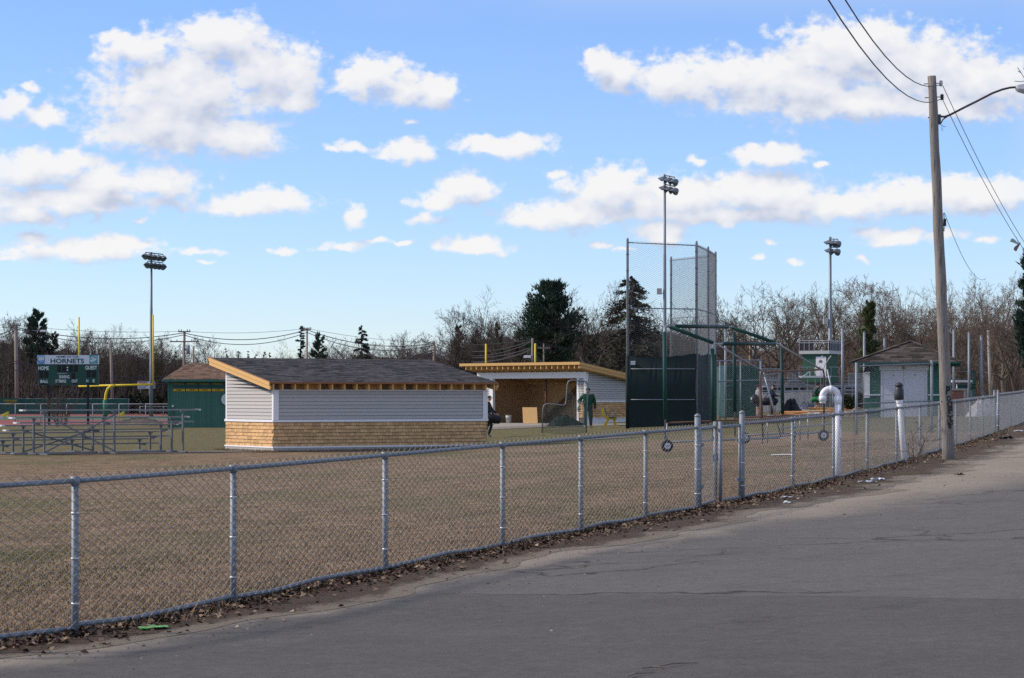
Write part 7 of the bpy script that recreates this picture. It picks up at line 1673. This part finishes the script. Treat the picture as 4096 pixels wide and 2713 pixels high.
for i, (px, top) in enumerate(((1022, 1412), (1056, 1403), (1077, 1407), (700, 1400), (905, 1395), (955, 1400), (990, 1405))): conifer('tiny distant evergreen above the dugout and shed roofs', px, top, 330., 17, 'spruce', .1, seed=20 + i, nb=26, name='spruce_tree')['group'] = 'tiny distant evergreens'
conifer('dark scrubby evergreen under the bare trees behind the dugout', 1835, 1302, 248., 46, 'pine', .1, need_b, 8, 46); conifer('dark ragged evergreen beside the far goal upright', 1905, 1325, 247., 40, 'pine', .1, need_b, 9, 44); conifer('narrow dark upright evergreen near the big pine', 1992, 1292, 245., 26, 'pine', .1, need_d, 10, 44); conifer('low dark evergreen thicket under the big pine', 2080, 1330, 240., 60, 'pine', .05, need_b, 11, 50)
conifer('big broad dark pine with upswept plumes above the open dugout', 2205, 1135, 214., 140, 'pine', .36, need_d, 12, 120)
conifer('big drooping spruce with brownish boughs behind the backstop', 2520, 1108, 206., 185, 'spruce', .14, need_b, 13, 130, name='spruce_tree')
conifer('dark evergreen thicket beneath the big pine and the spruce', 2370, 1345, 232., 80, 'pine', .05, need_b, 14, 56)
conifer('olive green pine behind the field house roof', 3478, 1208, 196., 58, 'pine', .22, need_y, 15, 80)
conifer('tall dark pine at the road end with sweeping boughs', 4142, 960, 128., 92, 'pine', .2, need_d, 16, 110)
# overhanging twig of a roadside tree
tw = thing('overhanging_branch', 'bare twig tips reaching in above the street lamp', 'branch', PX(4140, 340, 50.)); o = tw.location
m = MB()
for pts in (((4130, 380), (4096, 311), (4084, 291), (4070, 270)), ((4084, 291), (4072, 285)), ((4130, 300), (4096, 325), (4082, 327), (4058, 325)), ((4130, 280), (4100, 276), (4092, 275)), ((4330, 600), (4200, 430), (4130, 380)), ((4200, 430), (4130, 300)), ((4200, 430), (4160, 300), (4130, 280))): m.tube([PX(a, b_, 50.) - o for a, b_ in pts], [.008 + .02 * max(0, (pts[0][0] - 4100) / 230) if i == 0 else .007 for i in range(len(pts))], 5)
m.build('twigs', twig_d, tw)
# leafless shrubs
def shrub(label, px, Z, H, spread, seed, n=10, mat=None, rmin=.004):
    rnd = random.Random(seed); o = ON(px, Z); S = []
    def g(p, d, ln, r, lev):
        q = Vector(p)
        for i in range(3):
            d = (d + Vector((rnd.gauss(0, .2), rnd.gauss(0, .2), rnd.gauss(.05, .1)))).normalized(); e = q + d * ln / 3; S.append((*q, *e, max(rmin, r * (1 - i * .25)), max(rmin * .7, r * (1 - (i + 1) * .25)))); q = e
            if lev < 3 and rnd.random() < .75: ax = Vector((rnd.gauss(0, 1), rnd.gauss(0, 1), rnd.gauss(.2, .6))).normalized(); g(q, (d + ax * .8).normalized(), ln * rnd.uniform(.35, .6), r * .5, lev + 1)
    for i in range(n): a = rnd.uniform(0, 6.28); t_ = rnd.uniform(0, spread); g(Vector((rnd.uniform(-.08, .08), rnd.uniform(-.08, .08), -.05)), Vector((math.cos(a) * math.sin(t_), math.sin(a) * math.sin(t_), math.cos(t_))), H * rnd.uniform(.6, 1.05), .010 if H < 2 else .02, 0)
    V, F = segs_mesh(np.array(S), 4); t_ = thing('leafless_shrub', label, 'shrub', o); obj('stems', np_mesh('stems', V, F, mat or bark_d), t_); return t_
shrub('wiry leafless bush growing at the foot of the fence by the pole', 3657, 49.6, .8, .85, 3, 7, rmin=.003)
shrub('tall leafless brush behind the bleachers below the scoreboard', 232, 156., 2.6, .6, 4, 14, twig_d, .012); shrub('leafless brush between the scoreboard legs', 262, 157., 2.0, .8, 5, 12, twig_d, .012)

# ================================================================== FAR POLES AND CABLES
fpole = M('far_pole_wood', (.24, .20, .175), .9, .15, 1.2); fpole2 = M('tan_pole_wood', (.34, .26, .185), .9, .15, 1.2)
def far_pole(label, px, top, Z, r=.16, arms=(), trans=None, light=None, mat=None, lean=0, base=None):
    o = ON(px + lean, Z); t_ = thing('utility_pole', label, 'utility pole', o); H = PX(px, top, Z).z - o.z
    dx = -lean * Z / FPX; MB().tube([(0, 0, -.3), (dx, 0, H)], [r, r * .72], 10).build('shaft', mat or fpole, t_, True); f = lambda py: EYE + (HOR - py) * Z / FPX - o.z
    for (py, w) in arms: MB().box(dx - w, dx + w, -.2, -.08, f(py) - .07, f(py) + .07).build('crossarm', mat or fpole, t_); 
    for (py, w) in arms:
        for s_ in (-.9, -.5, .5, .9): MB().tube([(dx + s_ * w, -.14, f(py) + .07), (dx + s_ * w, -.14, f(py) + .25)], .05, 6).build('insulator', iron, t_)
    if trans: MB().tube([(dx + .42, -.1, f(trans) - .55), (dx + .42, -.1, f(trans) + .5)], .22, 12).build('transformer', M('transformer_grey', (.27, .29, .32), .5), t_, True); MB().box(dx, dx + .3, -.15, -.05, f(trans) - .1, f(trans) + .1).build('transformer_bracket', iron, t_)
    if light: 
        lx = (light[0] - px - lean) * Z / FPX; lz = f(light[1]); MB().tube([(dx, -.1, lz - .5), (lx * .5 + dx * .5, -.1, lz + .05), (lx, -.1, lz)], .035, 6).build('lamp_arm', galv, t_, True); MB().hexa([(lx - .35, -.25, lz - .1), (lx + .35, -.25, lz - .1), (lx + .35, .05, lz - .1), (lx - .35, .05, lz - .1), (lx - .25, -.2, lz + .12), (lx + .3, -.2, lz + .12), (lx + .3, 0, lz + .12), (lx - .25, 0, lz + .12)]).build('lamp_head', capw, t_)
    return t_
far_pole('stout pale utility pole with street lamp arm near the scoreboard', 63, 1297, 268., .25, light=(173, 1324), arms=((1302, .6),), lean=6)
far_pole('stub utility pole behind the scoreboard and goal post', 442, 1365, 268., .19, lean=10)
far_pole('utility pole with crossarm and transformer above the green shed', 738, 1325, 272., .19, arms=((1327, .7), (1367, 1.7)), trans=1398, lean=-5)
far_pole('short plain pole standing beside the transformer pole', 774, 1386, 276., .15, lean=-3)
far_pole('slim brown utility pole beside the narrow tall pine', 1228, 1311, 272., .15, arms=((1318, .5),), mat=fpole2)
far_pole('plain grey utility pole end above the near dugout ridge', 1737, 1365, 270., .17, lean=-5); far_pole('low pole stub with thin arm above the near dugout roof', 1495, 1416, 300., .12)
far_pole('grey utility pole behind the open dugout beside the yellow upright', 2130, 1353, 203., .12, lean=-4, light=(2108, 1427)); far_pole('slender pale pole with crossarm behind the open dugout', 2175, 1375, 205., .085, arms=((1392, .55),))
far_pole('tan utility pole with crossarm and transformer beyond the container', 3000, 1335, 222., .12, arms=((1366, .7),), trans=1410, mat=fpole2); far_pole('pale leaning pole beyond the tarp stack', 3952, 1322, 205., .15, lean=12, mat=M('pale_birch', (.40, .36, .32), .9, .25, 3)); far_pole('street lamp pole at the far end of the wood', -30, 1380, 262., .15, light=(14, 1358))
for i, pw_ in enumerate(range(0)): pass
cab = M('far_cable', (.045, .045, .05), .7)
def run(label, pts, Z, sag, r=.035):
    a = [PX(px, py, z_) for (px, py), z_ in zip(pts, Z)]; o = a[0]; pl = []
    for p, q in zip(a, a[1:]):
        for k_ in range(13): v = p.lerp(q, k_ / 12) - o; v.z -= 4 * sag * (k_ / 12) * (1 - k_ / 12); pl.append(v)
    tag(MB().tube(pl, r, 5).build('power_cable', cab, None, True, o), label, 'cable')
Zs = [266, 266, 270, 270, 268, 203]; PXS = [-200, 66, 735, 1228, 1737, 2130]
def row(ys): return [(a, b_) for a, b_ in zip(PXS, ys)]
run('highest thin cable strung between the far utility poles', row([1300, 1303, 1325, 1314, 1370, 1358]), Zs, .35, .02)
run('thick cable just below the pole tops along the wood', row([1320, 1310, 1332, 1320, 1374, 1362]), Zs, .95, .045); run('second thick cable sagging along the wood', row([1330, 1316, 1340, 1330, 1380, 1366]), Zs, 1.25, .04)
run('lower black cable crossing behind the scoreboard', row([1448, 1444, 1500, 1440, 1400, 1390]), Zs, .9, .045); run('second lower cable crossing behind the scoreboard', row([1462, 1452, 1512, 1452, 1410, 1396]), Zs, 1.1, .04); run('lowest black cable behind the scoreboard and shed', row([1490, 1480, 1525, 1462, 1420, 1400]), Zs, 1.0, .035)
run('thin cable strung from the grey pole behind the dugout past the backstop', [(2130, 1358), (2520, 1398), (3000, 1370), (3500, 1380), (3980, 1325)], [203, 208, 222, 215, 205], .5, .022); run('second thin cable running past the tan pole', [(2130, 1366), (2600, 1402), (3000, 1376), (3600, 1400), (4100, 1440)], [203, 208, 222, 215, 205], .6, .02)
